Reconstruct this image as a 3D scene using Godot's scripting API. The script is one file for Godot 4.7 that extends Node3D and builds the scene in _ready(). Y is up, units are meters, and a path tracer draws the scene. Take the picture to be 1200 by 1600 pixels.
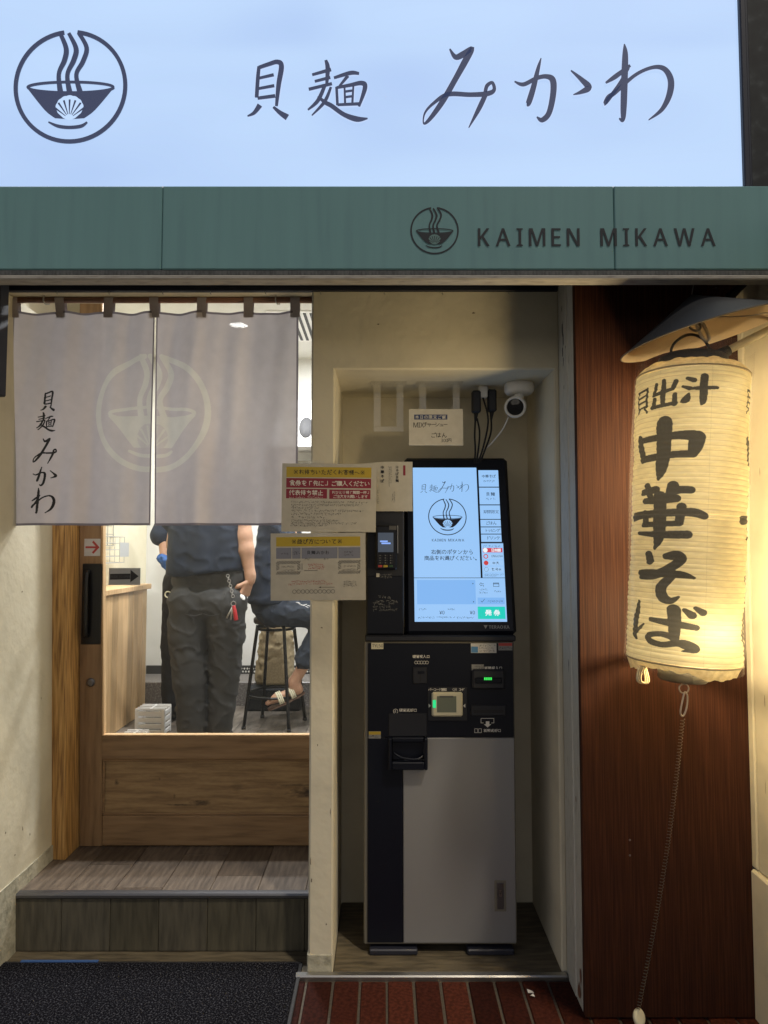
extends Node3D
# A small noodle shop front at night: lit sign, teal fascia, entrance curtain, sliding door, ticket machine in a niche, paper lantern.
# Metres, y up. The wall plane of the shop front is z = 0, the street lies towards +z, the shop behind towards -z.

var M := {}
var taken := {}

# ------------------------------------------------------------------ small helpers
func lin(r: float, g: float, b: float, a := 1.0) -> Color:
	var c := Color(r, g, b).linear_to_srgb()
	c.a = a
	return c

func numbered(called: String) -> String:
	var n: int = taken.get(called, 0)
	taken[called] = n + 1
	return called if n == 0 else "%s_%03d" % [called, n]

func new_st(smooth := false) -> SurfaceTool:
	var st := SurfaceTool.new()
	st.begin(Mesh.PRIMITIVE_TRIANGLES)
	st.set_smooth_group(0 if smooth else -1)
	return st

func tag(o: Node3D, label: String, category := "", group := "") -> Node3D:
	if label:
		o.set_meta("label", label)
	if category:
		o.set_meta("category", category)
	if group:
		o.set_meta("group", group)
	return o

func thing(called: String, label: String, category: String, at := Vector3.ZERO, group := "") -> Node3D:
	var o := Node3D.new()
	o.name = numbered(called)
	add_child(o)
	o.position = at
	return tag(o, label, category, group)

# the origin of a node in the world, for nodes that are only moved
func origin_of(o: Node) -> Vector3:
	var p := Vector3.ZERO
	while o is Node3D and o != self:
		p += (o as Node3D).position
		o = o.get_parent()
	return p

func put(called: String, mesh: Mesh, m: Material, parent: Node3D = null) -> MeshInstance3D:
	var o := MeshInstance3D.new()
	o.name = called if parent else numbered(called)
	o.mesh = mesh
	o.material_override = null
	if m:
		for s in mesh.get_surface_count():
			mesh.surface_set_material(s, m)
	(parent if parent else self).add_child(o, true)
	return o

# commits world-space geometry as one mesh; under a parent it is moved back by the parent's place
func obj(called: String, st: SurfaceTool, m: Material, parent: Node3D = null) -> MeshInstance3D:
	st.generate_normals()
	var o := put(called, st.commit(), m, parent)
	if parent:
		o.position = -origin_of(parent)
	return o

# the same for geometry that is already in the parent's own axes
func obl(called: String, st: SurfaceTool, m: Material, parent: Node3D) -> MeshInstance3D:
	st.generate_normals()
	return put(called, st.commit(), m, parent)

func struct(o: Node3D) -> Node3D:
	o.set_meta("kind", "structure")
	return o

func quad(st: SurfaceTool, a: Vector3, b: Vector3, c: Vector3, d: Vector3) -> void:   # counter-clockwise seen from outside
	for p in [a, c, b, a, d, c]:
		st.add_vertex(p)

func rect(st: SurfaceTool, x0: float, y0: float, x1: float, y1: float, z: float) -> void:
	quad(st, Vector3(x0, y0, z), Vector3(x1, y0, z), Vector3(x1, y1, z), Vector3(x0, y1, z))

# box from corner a to corner b with chamfered edges
func box(st: SurfaceTool, a: Vector3, b: Vector3, r := 0.002) -> void:
	var lo := Vector3(minf(a.x, b.x), minf(a.y, b.y), minf(a.z, b.z))
	var hi := Vector3(maxf(a.x, b.x), maxf(a.y, b.y), maxf(a.z, b.z))
	r = minf(r, 0.45 * minf(hi.x - lo.x, minf(hi.y - lo.y, hi.z - lo.z)))
	var c := (lo + hi) * 0.5
	var h := (hi - lo) * 0.5
	var k := h - Vector3.ONE * r
	for ax in 3:
		var u := (ax + 1) % 3
		var v := (ax + 2) % 3
		for s in [-1.0, 1.0]:
			var q := []
			for w in [[-1, -1], [1, -1], [1, 1], [-1, 1]]:
				var p := Vector3.ZERO
				p[ax] = s * h[ax]
				p[u] = w[0] * k[u]
				p[v] = w[1] * k[v]
				q.append(c + p)
			if s > 0:
				quad(st, q[0], q[1], q[2], q[3])
			else:
				quad(st, q[3], q[2], q[1], q[0])
	if r <= 0.0:
		return
	for ax in 3:      # edges along ax
		var u := (ax + 1) % 3
		var v := (ax + 2) % 3
		for su in [-1.0, 1.0]:
			for sv in [-1.0, 1.0]:
				var p1 := Vector3.ZERO
				p1[u] = su * h[u]
				p1[v] = sv * k[v]
				var p2 := Vector3.ZERO
				p2[u] = su * k[u]
				p2[v] = sv * h[v]
				var e := Vector3.ZERO
				e[ax] = k[ax]
				if su * sv > 0:
					quad(st, c + p1 - e, c + p2 - e, c + p2 + e, c + p1 + e)
				else:
					quad(st, c + p1 + e, c + p2 + e, c + p2 - e, c + p1 - e)
				if su * sv > 0:
					pass
	for sx in [-1.0, 1.0]:
		for sy in [-1.0, 1.0]:
			for sz in [-1.0, 1.0]:
				var px := c + Vector3(sx * h.x, sy * k.y, sz * k.z)
				var py := c + Vector3(sx * k.x, sy * h.y, sz * k.z)
				var pz := c + Vector3(sx * k.x, sy * k.y, sz * h.z)
				var t := [px, pz, py] if sx * sy * sz > 0 else [px, py, pz]
				for p in t:
					st.add_vertex(p)

func boxed(called: String, a: Vector3, b: Vector3, m: Material, parent: Node3D = null, r := 0.002) -> MeshInstance3D:
	var st := new_st()
	box(st, a, b, r)
	return obj(called, st, m, parent)

func boxl(called: String, a: Vector3, b: Vector3, m: Material, parent: Node3D, r := 0.002) -> MeshInstance3D:
	var st := new_st()
	box(st, a, b, r)
	return obl(called, st, m, parent)

func tube(st: SurfaceTool, pts: Array, r: float, sides := 8, r_end := -1.0) -> void:
	if r_end < 0.0:
		r_end = r
	var n := pts.size()
	var rings := []
	var up := Vector3.UP
	for i in n:
		var d: Vector3 = (pts[mini(i + 1, n - 1)] - pts[maxi(i - 1, 0)]).normalized()
		if absf(d.dot(up)) > 0.95:
			up = Vector3.RIGHT if absf(d.x) < 0.9 else Vector3.BACK
		var x := up.cross(d).normalized()
		var y := d.cross(x).normalized()
		up = y
		var ring := []
		var rr := lerpf(r, r_end, float(i) / maxf(1.0, n - 1))
		for k in sides:
			var a := TAU * k / sides
			ring.append(pts[i] + (x * cos(a) + y * sin(a)) * rr)
		rings.append(ring)
	for i in n - 1:
		for k in sides:
			var k2 := (k + 1) % sides
			quad(st, rings[i][k], rings[i][k2], rings[i + 1][k2], rings[i + 1][k])
	for k in range(1, sides - 1):
		for p in [rings[0][0], rings[0][k], rings[0][k + 1]]:
			st.add_vertex(p)
		for p in [rings[n - 1][0], rings[n - 1][k + 1], rings[n - 1][k]]:
			st.add_vertex(p)

# turned shape: profile of (radius, height), bottom to top, about the axis through `at`
func lathe(st: SurfaceTool, profile: Array, segs: int, at := Vector3.ZERO, basis := Basis.IDENTITY) -> void:
	for i in profile.size() - 1:
		var p: Vector2 = profile[i]
		var q: Vector2 = profile[i + 1]
		for k in segs:
			var a := TAU * k / segs
			var b := TAU * (k + 1) / segs
			var v := []
			for w in [[p, a], [p, b], [q, b], [q, a]]:
				var e: Vector2 = w[0]
				v.append(at + basis * Vector3(e.x * sin(w[1]), e.y, e.x * cos(w[1])))
			if p.x < 1e-6:
				for z in [v[0], v[3], v[2]]:
					st.add_vertex(z)
			elif q.x < 1e-6:
				for z in [v[0], v[2], v[1]]:
					st.add_vertex(z)
			else:
				quad(st, v[0], v[1], v[2], v[3])

func torus(st: SurfaceTool, at: Vector3, basis: Basis, big: float, small: float, segs := 32, sides := 8) -> void:
	for i in segs:
		for k in sides:
			var v := []
			for w in [[i, k], [i + 1, k], [i + 1, k + 1], [i, k + 1]]:
				var a: float = TAU * w[0] / segs
				var b: float = TAU * w[1] / sides
				var rr := big + small * cos(b)
				v.append(at + basis * Vector3(rr * sin(a), small * sin(b), rr * cos(a)))
			quad(st, v[0], v[1], v[2], v[3])

# points on a smooth curve through the given ones
func curve(pts: Array, per := 8) -> Array:
	var out := []
	var n := pts.size()
	for i in n - 1:
		var a = pts[maxi(i - 1, 0)]
		var b = pts[i]
		var c = pts[i + 1]
		var d = pts[mini(i + 2, n - 1)]
		for k in per:
			var t := float(k) / per
			out.append(0.5 * (2.0 * b + (c - a) * t + (2.0 * a - 5.0 * b + 4.0 * c - d) * t * t + (3.0 * b - a - 3.0 * c + d) * t * t * t))
	out.append(pts[n - 1])
	return out

# ------------------------------------------------------------------ materials
func ramp_noise(seed_: int, freq: float, stops: Array, size := 512, octaves := 4, kind := FastNoiseLite.TYPE_SIMPLEX_SMOOTH) -> NoiseTexture2D:
	var n := FastNoiseLite.new()
	n.seed = seed_
	n.frequency = freq
	n.noise_type = kind
	n.fractal_octaves = octaves
	var t := NoiseTexture2D.new()
	t.width = size
	t.height = size
	t.seamless = true
	t.noise = n
	if stops:
		var g := Gradient.new()
		var offs := PackedFloat32Array()
		var cols := PackedColorArray()
		for s in stops:
			offs.append(s[0])
			cols.append(s[1])
		g.offsets = offs
		g.colors = cols
		t.color_ramp = g
	return t

func plain(r: float, g: float, b: float, rough := 0.6, metal := 0.0) -> StandardMaterial3D:
	var m := StandardMaterial3D.new()
	m.albedo_color = lin(r, g, b)
	m.roughness = rough
	m.metallic = metal
	return m

# a patterned surface: noise colours laid on in the object's own axes, with fine relief from a second noise
func grained(tex: Texture2D, scale: Vector3, rough := 0.7, bump: Texture2D = null, bump_cm := 0.1) -> StandardMaterial3D:
	var m := StandardMaterial3D.new()
	m.albedo_texture = tex
	m.roughness = rough
	m.uv1_triplanar = true
	m.uv1_scale = scale
	m.uv1_triplanar_sharpness = 8.0
	if bump:
		m.heightmap_enabled = true
		m.heightmap_texture = bump
		m.heightmap_scale = bump_cm
	return m

func variant(m: StandardMaterial3D, tint: Color, offset: Vector3) -> StandardMaterial3D:
	var c: StandardMaterial3D = m.duplicate()
	c.albedo_color = tint
	c.uv1_offset = offset
	return c

func glow(r: float, g: float, b: float, base := 0.02) -> StandardMaterial3D:
	var m := StandardMaterial3D.new()
	m.albedo_color = lin(base, base, base)
	m.emission_enabled = true
	m.emission = lin(minf(r, 1.0), minf(g, 1.0), minf(b, 1.0))
	var most := maxf(r, maxf(g, b))
	if most > 1.0:
		m.emission = lin(r / most, g / most, b / most)
		m.emission_energy_multiplier = most
	m.roughness = 0.4
	return m

func make_materials() -> void:
	var fine := ramp_noise(11, 0.05, [], 512, 5)
	var grit := ramp_noise(12, 0.25, [], 512, 3)
	var fibre := ramp_noise(13, 0.02, [], 512, 6)
	M.plaster = grained(ramp_noise(1, 0.012, [[0.0, lin(0.57, 0.525, 0.405)], [0.45, lin(0.65, 0.60, 0.465)], [1.0, lin(0.68, 0.63, 0.49)]], 512, 6), Vector3(0.7, 0.7, 0.7), 0.85, fine, 0.12)
	M.plaster_pale = grained(ramp_noise(2, 0.012, [[0.0, lin(0.54, 0.50, 0.38)], [0.4, lin(0.59, 0.545, 0.415)], [1.0, lin(0.62, 0.58, 0.45)]], 512, 6), Vector3(0.8, 0.8, 0.8), 0.85, fine, 0.12)
	M.skirting = grained(ramp_noise(3, 0.02, [[0.0, lin(0.25, 0.24, 0.18)], [0.5, lin(0.42, 0.40, 0.31)], [1.0, lin(0.50, 0.47, 0.37)]], 512, 6), Vector3(2, 2, 2), 0.6, fine, 0.15)
	M.paint_worn = grained(ramp_noise(4, 0.03, [[0.0, lin(0.08, 0.075, 0.065)], [0.20, lin(0.40, 0.39, 0.345)], [0.32, lin(0.53, 0.525, 0.475)], [1.0, lin(0.60, 0.595, 0.55)]], 512, 6), Vector3(9, 0.7, 9), 0.5, fine, 0.25)
	M.wood_red = grained(ramp_noise(5, 0.02, [[0.0, lin(0.024, 0.009, 0.006)], [0.4, lin(0.043, 0.0145, 0.0085)], [0.6, lin(0.053, 0.0185, 0.010)], [1.0, lin(0.080, 0.029, 0.015)]], 512, 6), Vector3(15, 0.30, 15), 0.62, fibre, 0.02)
	M.wood_red.metallic_specular = 0.3
	M.wood_door = grained(ramp_noise(6, 0.012, [[0.0, lin(0.17, 0.098, 0.044)], [0.45, lin(0.28, 0.168, 0.078)], [1.0, lin(0.36, 0.225, 0.11)]], 512, 5), Vector3(0.5, 4.5, 4.5), 0.5, fibre, 0.05)
	M.wood_door_up = grained(M.wood_door.albedo_texture, Vector3(4.5, 0.5, 4.5), 0.5, fibre, 0.05)
	M.wood_door_panel = grained(ramp_noise(7, 0.012, [[0.0, lin(0.06, 0.035, 0.018)], [0.22, lin(0.24, 0.145, 0.064)], [0.5, lin(0.36, 0.23, 0.105)], [1.0, lin(0.42, 0.28, 0.135)]], 512, 6), Vector3(0.7, 2.6, 2.6), 0.5, fibre, 0.05)
	M.wood_jamb = grained(ramp_noise(8, 0.02, [[0.0, lin(0.16, 0.075, 0.022)], [0.5, lin(0.50, 0.275, 0.085)], [1.0, lin(0.74, 0.46, 0.17)]], 512, 5), Vector3(7, 0.4, 7), 0.5, fibre, 0.05)
	M.wood_pale = grained(ramp_noise(9, 0.02, [[0.0, lin(0.58, 0.36, 0.165)], [0.5, lin(0.70, 0.46, 0.235)], [1.0, lin(0.78, 0.54, 0.29)]], 512, 5), Vector3(5, 0.3, 5), 0.45, fibre, 0.03)
	M.wood_rod = grained(ramp_noise(10, 0.02, [[0.0, lin(0.13, 0.06, 0.04)], [1.0, lin(0.26, 0.13, 0.085)]], 256, 4), Vector3(0.5, 6, 6), 0.5, fibre, 0.03)
	M.tread = grained(ramp_noise(21, 0.014, [[0.0, lin(0.075, 0.058, 0.045)], [0.42, lin(0.118, 0.091, 0.069)], [0.62, lin(0.145, 0.113, 0.086)], [1.0, lin(0.19, 0.15, 0.113)]], 512, 6), Vector3(6, 2.0, 0.8), 0.5, fibre, 0.05)
	M.riser = grained(ramp_noise(22, 0.014, [[0.0, lin(0.05, 0.045, 0.034)], [0.5, lin(0.082, 0.074, 0.054)], [1.0, lin(0.11, 0.097, 0.07)]], 512, 6), Vector3(6, 0.8, 2.0), 0.5, fibre, 0.05)
	M.floor_wood = grained(ramp_noise(23, 0.014, [[0.0, lin(0.05, 0.04, 0.026)], [0.5, lin(0.11, 0.09, 0.058)], [1.0, lin(0.16, 0.13, 0.085)]], 512, 5), Vector3(0.9, 2, 6), 0.55, fibre, 0.04)
	M.brick = grained(ramp_noise(24, 0.03, [[0.0, lin(0.018, 0.006, 0.004)], [0.5, lin(0.045, 0.0115, 0.0075)], [1.0, lin(0.07, 0.020, 0.013)]], 512, 5), Vector3(4, 4, 4), 0.75, grit, 0.06)
	M.brick.metallic_specular = 0.22
	M.grout = grained(ramp_noise(25, 0.05, [[0.0, lin(0.05, 0.042, 0.033)], [1.0, lin(0.11, 0.094, 0.074)]], 512, 5), Vector3(3, 3, 3), 0.9, grit, 0.1)
	M.asphalt = grained(ramp_noise(26, 0.08, [[0.0, lin(0.09, 0.088, 0.083)], [1.0, lin(0.16, 0.155, 0.145)]], 512, 5), Vector3(1.5, 1.5, 1.5), 0.9, grit, 0.2)
	M.carpet = grained(ramp_noise(27, 0.16, [[0.0, lin(0.003, 0.003, 0.0035)], [0.5, lin(0.007, 0.007, 0.009)], [0.60, lin(0.012, 0.012, 0.015)], [0.74, lin(0.042, 0.042, 0.048)], [1.0, lin(0.09, 0.09, 0.098)]], 512, 3), Vector3(1.6, 1.6, 1.6), 0.95, grit, 0.4)
	M.carpet.metallic_specular = 0.1
	M.scuff = plain(0.17, 0.14, 0.10, 0.9)
	M.rubber = plain(0.015, 0.015, 0.017, 0.7)
	M.teal = grained(ramp_noise(28, 0.02, [[0.0, lin(0.13, 0.26, 0.275)], [0.35, lin(0.145, 0.29, 0.30)], [1.0, lin(0.155, 0.31, 0.32)]], 512, 4), Vector3(2.2, 0.14, 2.2), 0.42)
	M.lip = grained(ramp_noise(29, 0.05, [[0.0, lin(0.22, 0.20, 0.175)], [0.4, lin(0.33, 0.31, 0.275)], [1.0, lin(0.40, 0.375, 0.335)]], 256, 5), Vector3(1.2, 4, 4), 0.5)
	M.lip_dirt = grained(ramp_noise(30, 0.06, [[0.0, lin(0.03, 0.03, 0.03)], [0.5, lin(0.07, 0.075, 0.075)], [1.0, lin(0.13, 0.13, 0.125)]], 256, 5), Vector3(6, 1.5, 6), 0.6)
	M.navy = plain(0.012, 0.014, 0.026, 0.6)
	M.sign_frame = plain(0.02, 0.024, 0.04, 0.45)
	M.ink = plain(0.008, 0.008, 0.010, 0.6)
	M.ink_grey = plain(0.08, 0.08, 0.085, 0.7)
	M.machine_black = plain(0.006, 0.0075, 0.014, 0.3)
	M.machine_black.metallic_specular = 0.38
	M.machine_matt = plain(0.010, 0.0115, 0.018, 0.5)
	M.silver = grained(ramp_noise(31, 0.2, [[0.0, lin(0.265, 0.265, 0.27)], [1.0, lin(0.295, 0.295, 0.30)]], 256, 2), Vector3(6, 6, 6), 0.42)
	M.silver.metallic = 0.35
	M.machine_frame = plain(0.20, 0.185, 0.15, 0.45, 0.2)
	M.steel = plain(0.45, 0.44, 0.42, 0.3, 0.9)
	M.steel_dark = plain(0.16, 0.16, 0.17, 0.35, 0.8)
	M.black_metal = plain(0.012, 0.012, 0.013, 0.35, 0.3)
	M.white_plastic = plain(0.80, 0.79, 0.76, 0.4)
	M.cream_plastic = plain(0.62, 0.58, 0.42, 0.4)
	M.paper = grained(ramp_noise(32, 0.03, [[0.0, lin(0.50, 0.47, 0.39)], [1.0, lin(0.57, 0.535, 0.45)]], 256, 4), Vector3(3, 3, 3), 0.35)
	M.paper.backlight_enabled = true
	M.paper.backlight = Color(0.5, 0.5, 0.5)
	M.card = grained(ramp_noise(33, 0.03, [[0.0, lin(0.52, 0.50, 0.45)], [1.0, lin(0.60, 0.58, 0.53)]], 256, 4), Vector3(3, 3, 3), 0.6)
	M.band_yellow = plain(0.46, 0.33, 0.018, 0.4)
	M.band_red = plain(0.24, 0.012, 0.03, 0.4)
	M.band_grey = plain(0.20, 0.21, 0.26, 0.4)
	M.band_blue = plain(0.025, 0.045, 0.15, 0.5)
	M.print_white = plain(0.70, 0.68, 0.62, 0.5)
	M.print_red = plain(0.42, 0.05, 0.04, 0.5)
	M.print_pale = plain(0.22, 0.22, 0.21, 0.5)
	M.label_yellow = plain(0.42, 0.30, 0.03, 0.5)
	M.label_blue = plain(0.07, 0.22, 0.42, 0.5)
	M.room_wall = grained(ramp_noise(34, 0.02, [[0.0, lin(0.64, 0.63, 0.58)], [1.0, lin(0.70, 0.69, 0.65)]], 256, 4), Vector3(1, 1, 1), 0.8)
	M.room_wall_warm = grained(ramp_noise(35, 0.02, [[0.0, lin(0.66, 0.60, 0.43)], [1.0, lin(0.72, 0.67, 0.50)]], 256, 4), Vector3(1, 1, 1), 0.8)
	M.room_floor = grained(ramp_noise(36, 0.014, [[0.0, lin(0.09, 0.075, 0.062)], [0.5, lin(0.20, 0.17, 0.14)], [1.0, lin(0.30, 0.26, 0.215)]], 512, 6), Vector3(3, 2, 0.8), 0.4, fibre, 0.04)
	M.stone = grained(ramp_noise(37, 0.03, [[0.0, lin(0.10, 0.09, 0.08)], [0.5, lin(0.19, 0.17, 0.155)], [1.0, lin(0.42, 0.40, 0.37)]], 512, 6), Vector3(4, 4, 4), 0.35)
	var glass := StandardMaterial3D.new()
	glass.transparency = BaseMaterial3D.TRANSPARENCY_ALPHA
	glass.albedo_color = Color(0.95, 0.98, 0.97, 0.04)
	glass.roughness = 0.02
	glass.metallic_specular = 0.22
	M.glass = glass
	var clear := StandardMaterial3D.new()
	clear.transparency = BaseMaterial3D.TRANSPARENCY_ALPHA
	clear.albedo_color = Color(0.95, 0.95, 0.92, 0.025)
	clear.roughness = 0.08
	clear.metallic_specular = 0.25
	M.clear = clear
	var acrylic: StandardMaterial3D = clear.duplicate()
	acrylic.albedo_color = Color(0.92, 0.92, 0.9, 0.075)
	acrylic.metallic_specular = 0.5
	M.acrylic = acrylic

# ------------------------------------------------------------------ writing
# Every character is a list of pen strokes on a 100 x 100 square, x to the right and y down, two digits each.
# A stroke that begins with ~ is rounded.
const PEN := {
	"※": "20208080 80202080 50155020 50805085 15502050 80508550",
	"お": "12285830 ~34103460308222702448605478608090 75208835",
	"待": "28101032 30321252 22452290 42228822 65086542 38428242 36589258 72457288 72886282 48685878",
	"ち": "15288228 ~46103255 ~325555467849806272824892",
	"い": "~1424145022803666 ~702880458462",
	"た": "12285528 ~421030601590 55488548 ~5270508270909088",
	"だ": "10305030 ~401228621490 53508350 ~5268508070888888 75128428 87089622",
	"く": "70102850 28507490",
	"へ": "~10602840 ~28409275",
	"客": "50045016 10321018 10189018 90189032 40223044 34307030 70301864 40449262 32663290 32666866 68666890 32906890",
	"様": "06304830 27102790 26321064 28404456 56086018 82087418 52209020 55349034 48489448 70207090 56604684 86607268 72689288",
	"食": "50060832 50069232 50205032 30367036 30363088 70367062 30487048 30627062 30885282 74667088 50649290",
	"券": "30103822 70106222 18288228 08449244 48100870 60449270 30627062 70626490 64905486 46622490",
	"を": "15228022 ~46082658 ~265850485868 ~86425062386848827890",
	"「": "80204020 40204085",
	"」": "60156080 60802080",
	"先": "30122042 22288428 52105250 10509050 38502490 60506084 60849284 92849272",
	"に": "~182014551888 46288228 ~48684280 ~428055868686",
	"ご": "22267026 ~246618802588 25887886 76108424 88069620",
	"こ": "22267026 ~24661880 ~188030888086",
	"購": "10123812 10121066 38123866 10303830 10483848 10663866 16721290 30724088 54085436 76087636 44189218 48289028 42409440 52525290 52528652 86528690 52648664 68406884 44769676",
	"入": "34104810 ~48104050 ~40500890 ~481056529490",
	"さ": "14288628 40085060 ~287030827088",
	"代": "30081048 22342292 38409232 58086450 64507690 76909474 78088820",
	"表": "20208020 24348034 12489248 50085048 46481478 34623490 34905684 52489290 82567268",
	"禁": "08204820 28082844 26221040 30224640 52209420 72087244 70225440 74229240 25548054 10669066 50665092 30722286 68728088",
	"止": "50105088 50448444 24402488 08889288",
	"ひ": "10243824 ~382420602585 ~2585508868607020 70208848",
	"と": "~30103848 ~7530286524808890",
	"り": "~281522502865 ~681270504492",
	"麺": "24062440 08164016 10284028 06404440 22401466 16544054 40540890 20649690 50149614 70145228 50285072 50289228 92289272 62286272 78287872 50729272 62427842 62567856",
	"類": "28062888 08284828 12101822 44103622 26301046 30304846 08624862 26621090 28684688 54129612 72125824 56245676 56249024 90249076 56409040 56589058 56769076 64805090 80809690",
	"一": "10509050",
	"杯": "06304430 26102690 24320862 28404254 46169616 70165058 72167292 76369458",
	"注": "14102422 08342046 22601088 56086418 36289428 42549054 32889688 64286488",
	"文": "50065020 10229222 70220890 28229490",
	"願": "08104810 08100090 28102020 14201450 14204420 44204450 14354435 14504450 28502886 18600880 38604878 52129612 72125824 56245676 56249024 90249076 56409040 56589058 56769076 64805090 80809690",
	"し": "~34103270 ~327048888070",
	"ま": "18248224 22448044 50085070 ~5070388622722860 50727090",
	"す": "08249224 56085650 ~5650406228504438 ~563858704492",
	"並": "28083420 70086420 12249024 38243880 62246280 16401072 84408866 16422460 84427260 06849484",
	"び": "08243424 ~342418602485 ~2485508866606620 66208448 76108424 88069620",
	"方": "50065020 08229222 44221290 42447844 78447090 70905084",
	"つ": "~0838602688408272 ~82724288",
	"て": "10248824 ~88244245 ~424540827690",
	"貝": "26102668 26107410 74107468 26287428 26467446 26687468 38722090 62728090",
	"み": "20186018 ~601842583082 ~308210802058 ~205860608870 80387892",
	"か": "10345434 ~543464525482 ~548248904080 ~381030561290 78248850",
	"わ": "28062892 08304030 40300872 ~08724842 ~484278387862 ~786272785090",
	"右": "08269226 ~440640400876 36503690 36508450 84508490 36828482",
	"側": "24080648 16321692 32143268 32145214 52145268 32325232 32505250 32685268 34742690 48745886 66186672 88088888 88888086",
	"の": "~50244850288014701440 ~1440302070208846 ~884680726288",
	"ボ": "08309030 48104890 48904080 26501076 66508076 76068420 88029616",
	"タ": "38101250 34287828 78282492 30486468",
	"ン": "12203038 ~168650708830",
	"ら": "38085818 ~28303060 ~306050466848 ~684880726092 ~60923690",
	"商": "50045016 08189218 34203832 66206232 12341292 12348834 88348892 88928088 40423052 60427252 34603482 34606660 66606682 34786678",
	"品": "30103040 30107010 70107040 30387038 10541090 10544254 42544290 10864286 58545890 58549054 90549090 58869086",
	"選": "10101820 06402040 20401874 18740690 18749690 34105410 54105425 34255425 34253438 34385838 64108410 84108425 64258425 64256438 64388838 48424862 74427462 34509250 30649664 46663678 72668678",
	"。": "~2070307830882088 ~208810782070",
	"中": "12301266 12308830 88308866 12648864 50085092",
	"華": "08169216 34063426 66066626 14329232 50265092 08469446 30323058 70327058 14609060 06769676",
	"そ": "26147414 74142044 20449440 ~944050524276 ~427656907490",
	"ば": "~141410501488 36288628 60106070 ~607044863474 ~347450668480 76068420 90049818",
	"は": "~141410501488 36288628 62106270 ~627046863674 ~367452668680",
	"期": "06205420 18081866 42084266 18344234 18504250 04665866 20720890 40725288 66106650 66505690 66109210 92109290 66349234 66569256",
	"間": "08100892 08104410 44104438 08244424 08384438 92109292 56109210 56105638 56249224 56389238 32523284 32526852 68526884 32686868 32846884",
	"限": "10101092 10103610 36102840 28403858 38583074 30741672 48104890 48108410 84108446 48288428 48468446 48907082 62469490 84587068",
	"定": "50045016 10301018 10189018 90189030 24407640 50405086 50607860 30543072 30721090 26749688",
	"ん": "~461030501490 ~149040506062 ~606266887892 ~78929468",
	"ト": "40084092 40407460",
	"ッ": "16362254 42304850 82326472 64723690",
	"ピ": "24122482 24828482 24467638 84108014 80148420 84209014 90148410",
	"ビ": "24122482 24828482 24467638 80088820 90049816",
	"グ": "34101048 34247224 72242292 78068620 90029816",
	"ド": "34083492 34406858 70148028 84089422",
	"リ": "28122860 72127256 72563492",
	"ク": "38101248 34268026 80262492",
	"日": "24102490 24107610 76107690 24487648 24887688",
	"本": "08289228 50065092 46280878 54289278 32706870",
	"語": "22082814 06224022 12343634 12463646 12601290 12603660 36603690 12863686 46129412 66125846 52288828 84288246 42469646 54605490 54608860 88608890 54868886",
	"発": "20124812 48120648 22223034 62086848 76129020 86286848 22449644 28347434 10609060 38443668 36681292 60446084 60849084 90849074",
	"硬": "06164216 22160856 16441680 16443844 38443880 16763876 46129612 54265460 54269026 90269060 54429042 54589058 72126870 68704292 54669690",
	"貨": "30060832 20222244 54065438 54388838 88388830 88104824 26462678 26467446 74467478 26567456 26667466 26787478 38803092 62807892",
	"投": "06284028 24082484 24841478 06624048 52105230 52304442 52108010 80108034 80349434 44527852 78524492 48629492",
	"口": "18201886 18208220 82208286 18808280",
	"紙": "24080830 08303040 30281254 12543450 22542292 10681080 34684280 84104820 50185086 50867076 48448844 68206878 68789490 94909476",
	"幣": "24062452 08164216 12220834 36224036 10321056 10324032 40324054 62065434 60189218 86184450 58249450 20602084 20608060 80608082 80827280 50525094",
	"返": "10101820 06402040 20401874 18740690 18749690 40128812 42124240 42403074 42328232 82323476 48428874",
	"却": "08264826 28102846 04465246 26461480 14804674 38604886 62146292 62149014 90149062 90627860",
	"バ": "30301078 60308478 72088020 84049416",
	"ー": "10508850",
	"コ": "18227822 78227888 16827882",
	"読": "22082814 06224022 12343634 12463646 12601290 12603660 36603690 12863686 44189418 68086834 50349034 44464458 44469646 96469658 58545292 52924292 76547688 76889688",
	"取": "04125012 12121278 40124090 12324032 12524052 04785470 54189018 90185290 60289490",
	"部": "26082618 06204820 14263036 38263438 04405240 12521290 12524252 42524290 12864286 60106092 60109010 90107444 74449264 92647470",
	"出": "50085088 22182246 22467846 78187846 12541288 12888888 88548888",
	"汁": "14102624 08362048 24601288 34449644 64086492",
	"円": "12121292 12128812 88128892 88928088 50125050 12508850",
	"飯": "26060632 28084632 12381290 40384062 12384038 12504050 12624062 12882882 30704288 54129412 56125646 56464488 56348634 86345092 58489690",
	"チ": "70082820 08409240 52185250 ~525044782492",
	"ャ": "14507840 78406866 36304692",
	"シ": "16182830 10402252 ~148854688830",
	"ュ": "24466646 66466082 14828682",
	"한": "10104010 06224422 ~25301442254835422530 64086450 64288028 24622488 24888088",
	"국": "22108010 80108030 10409040 50405058 22587858 78587890",
	"어": "~30201250 ~1250307848502820 78107890 56507850",
}

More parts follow.
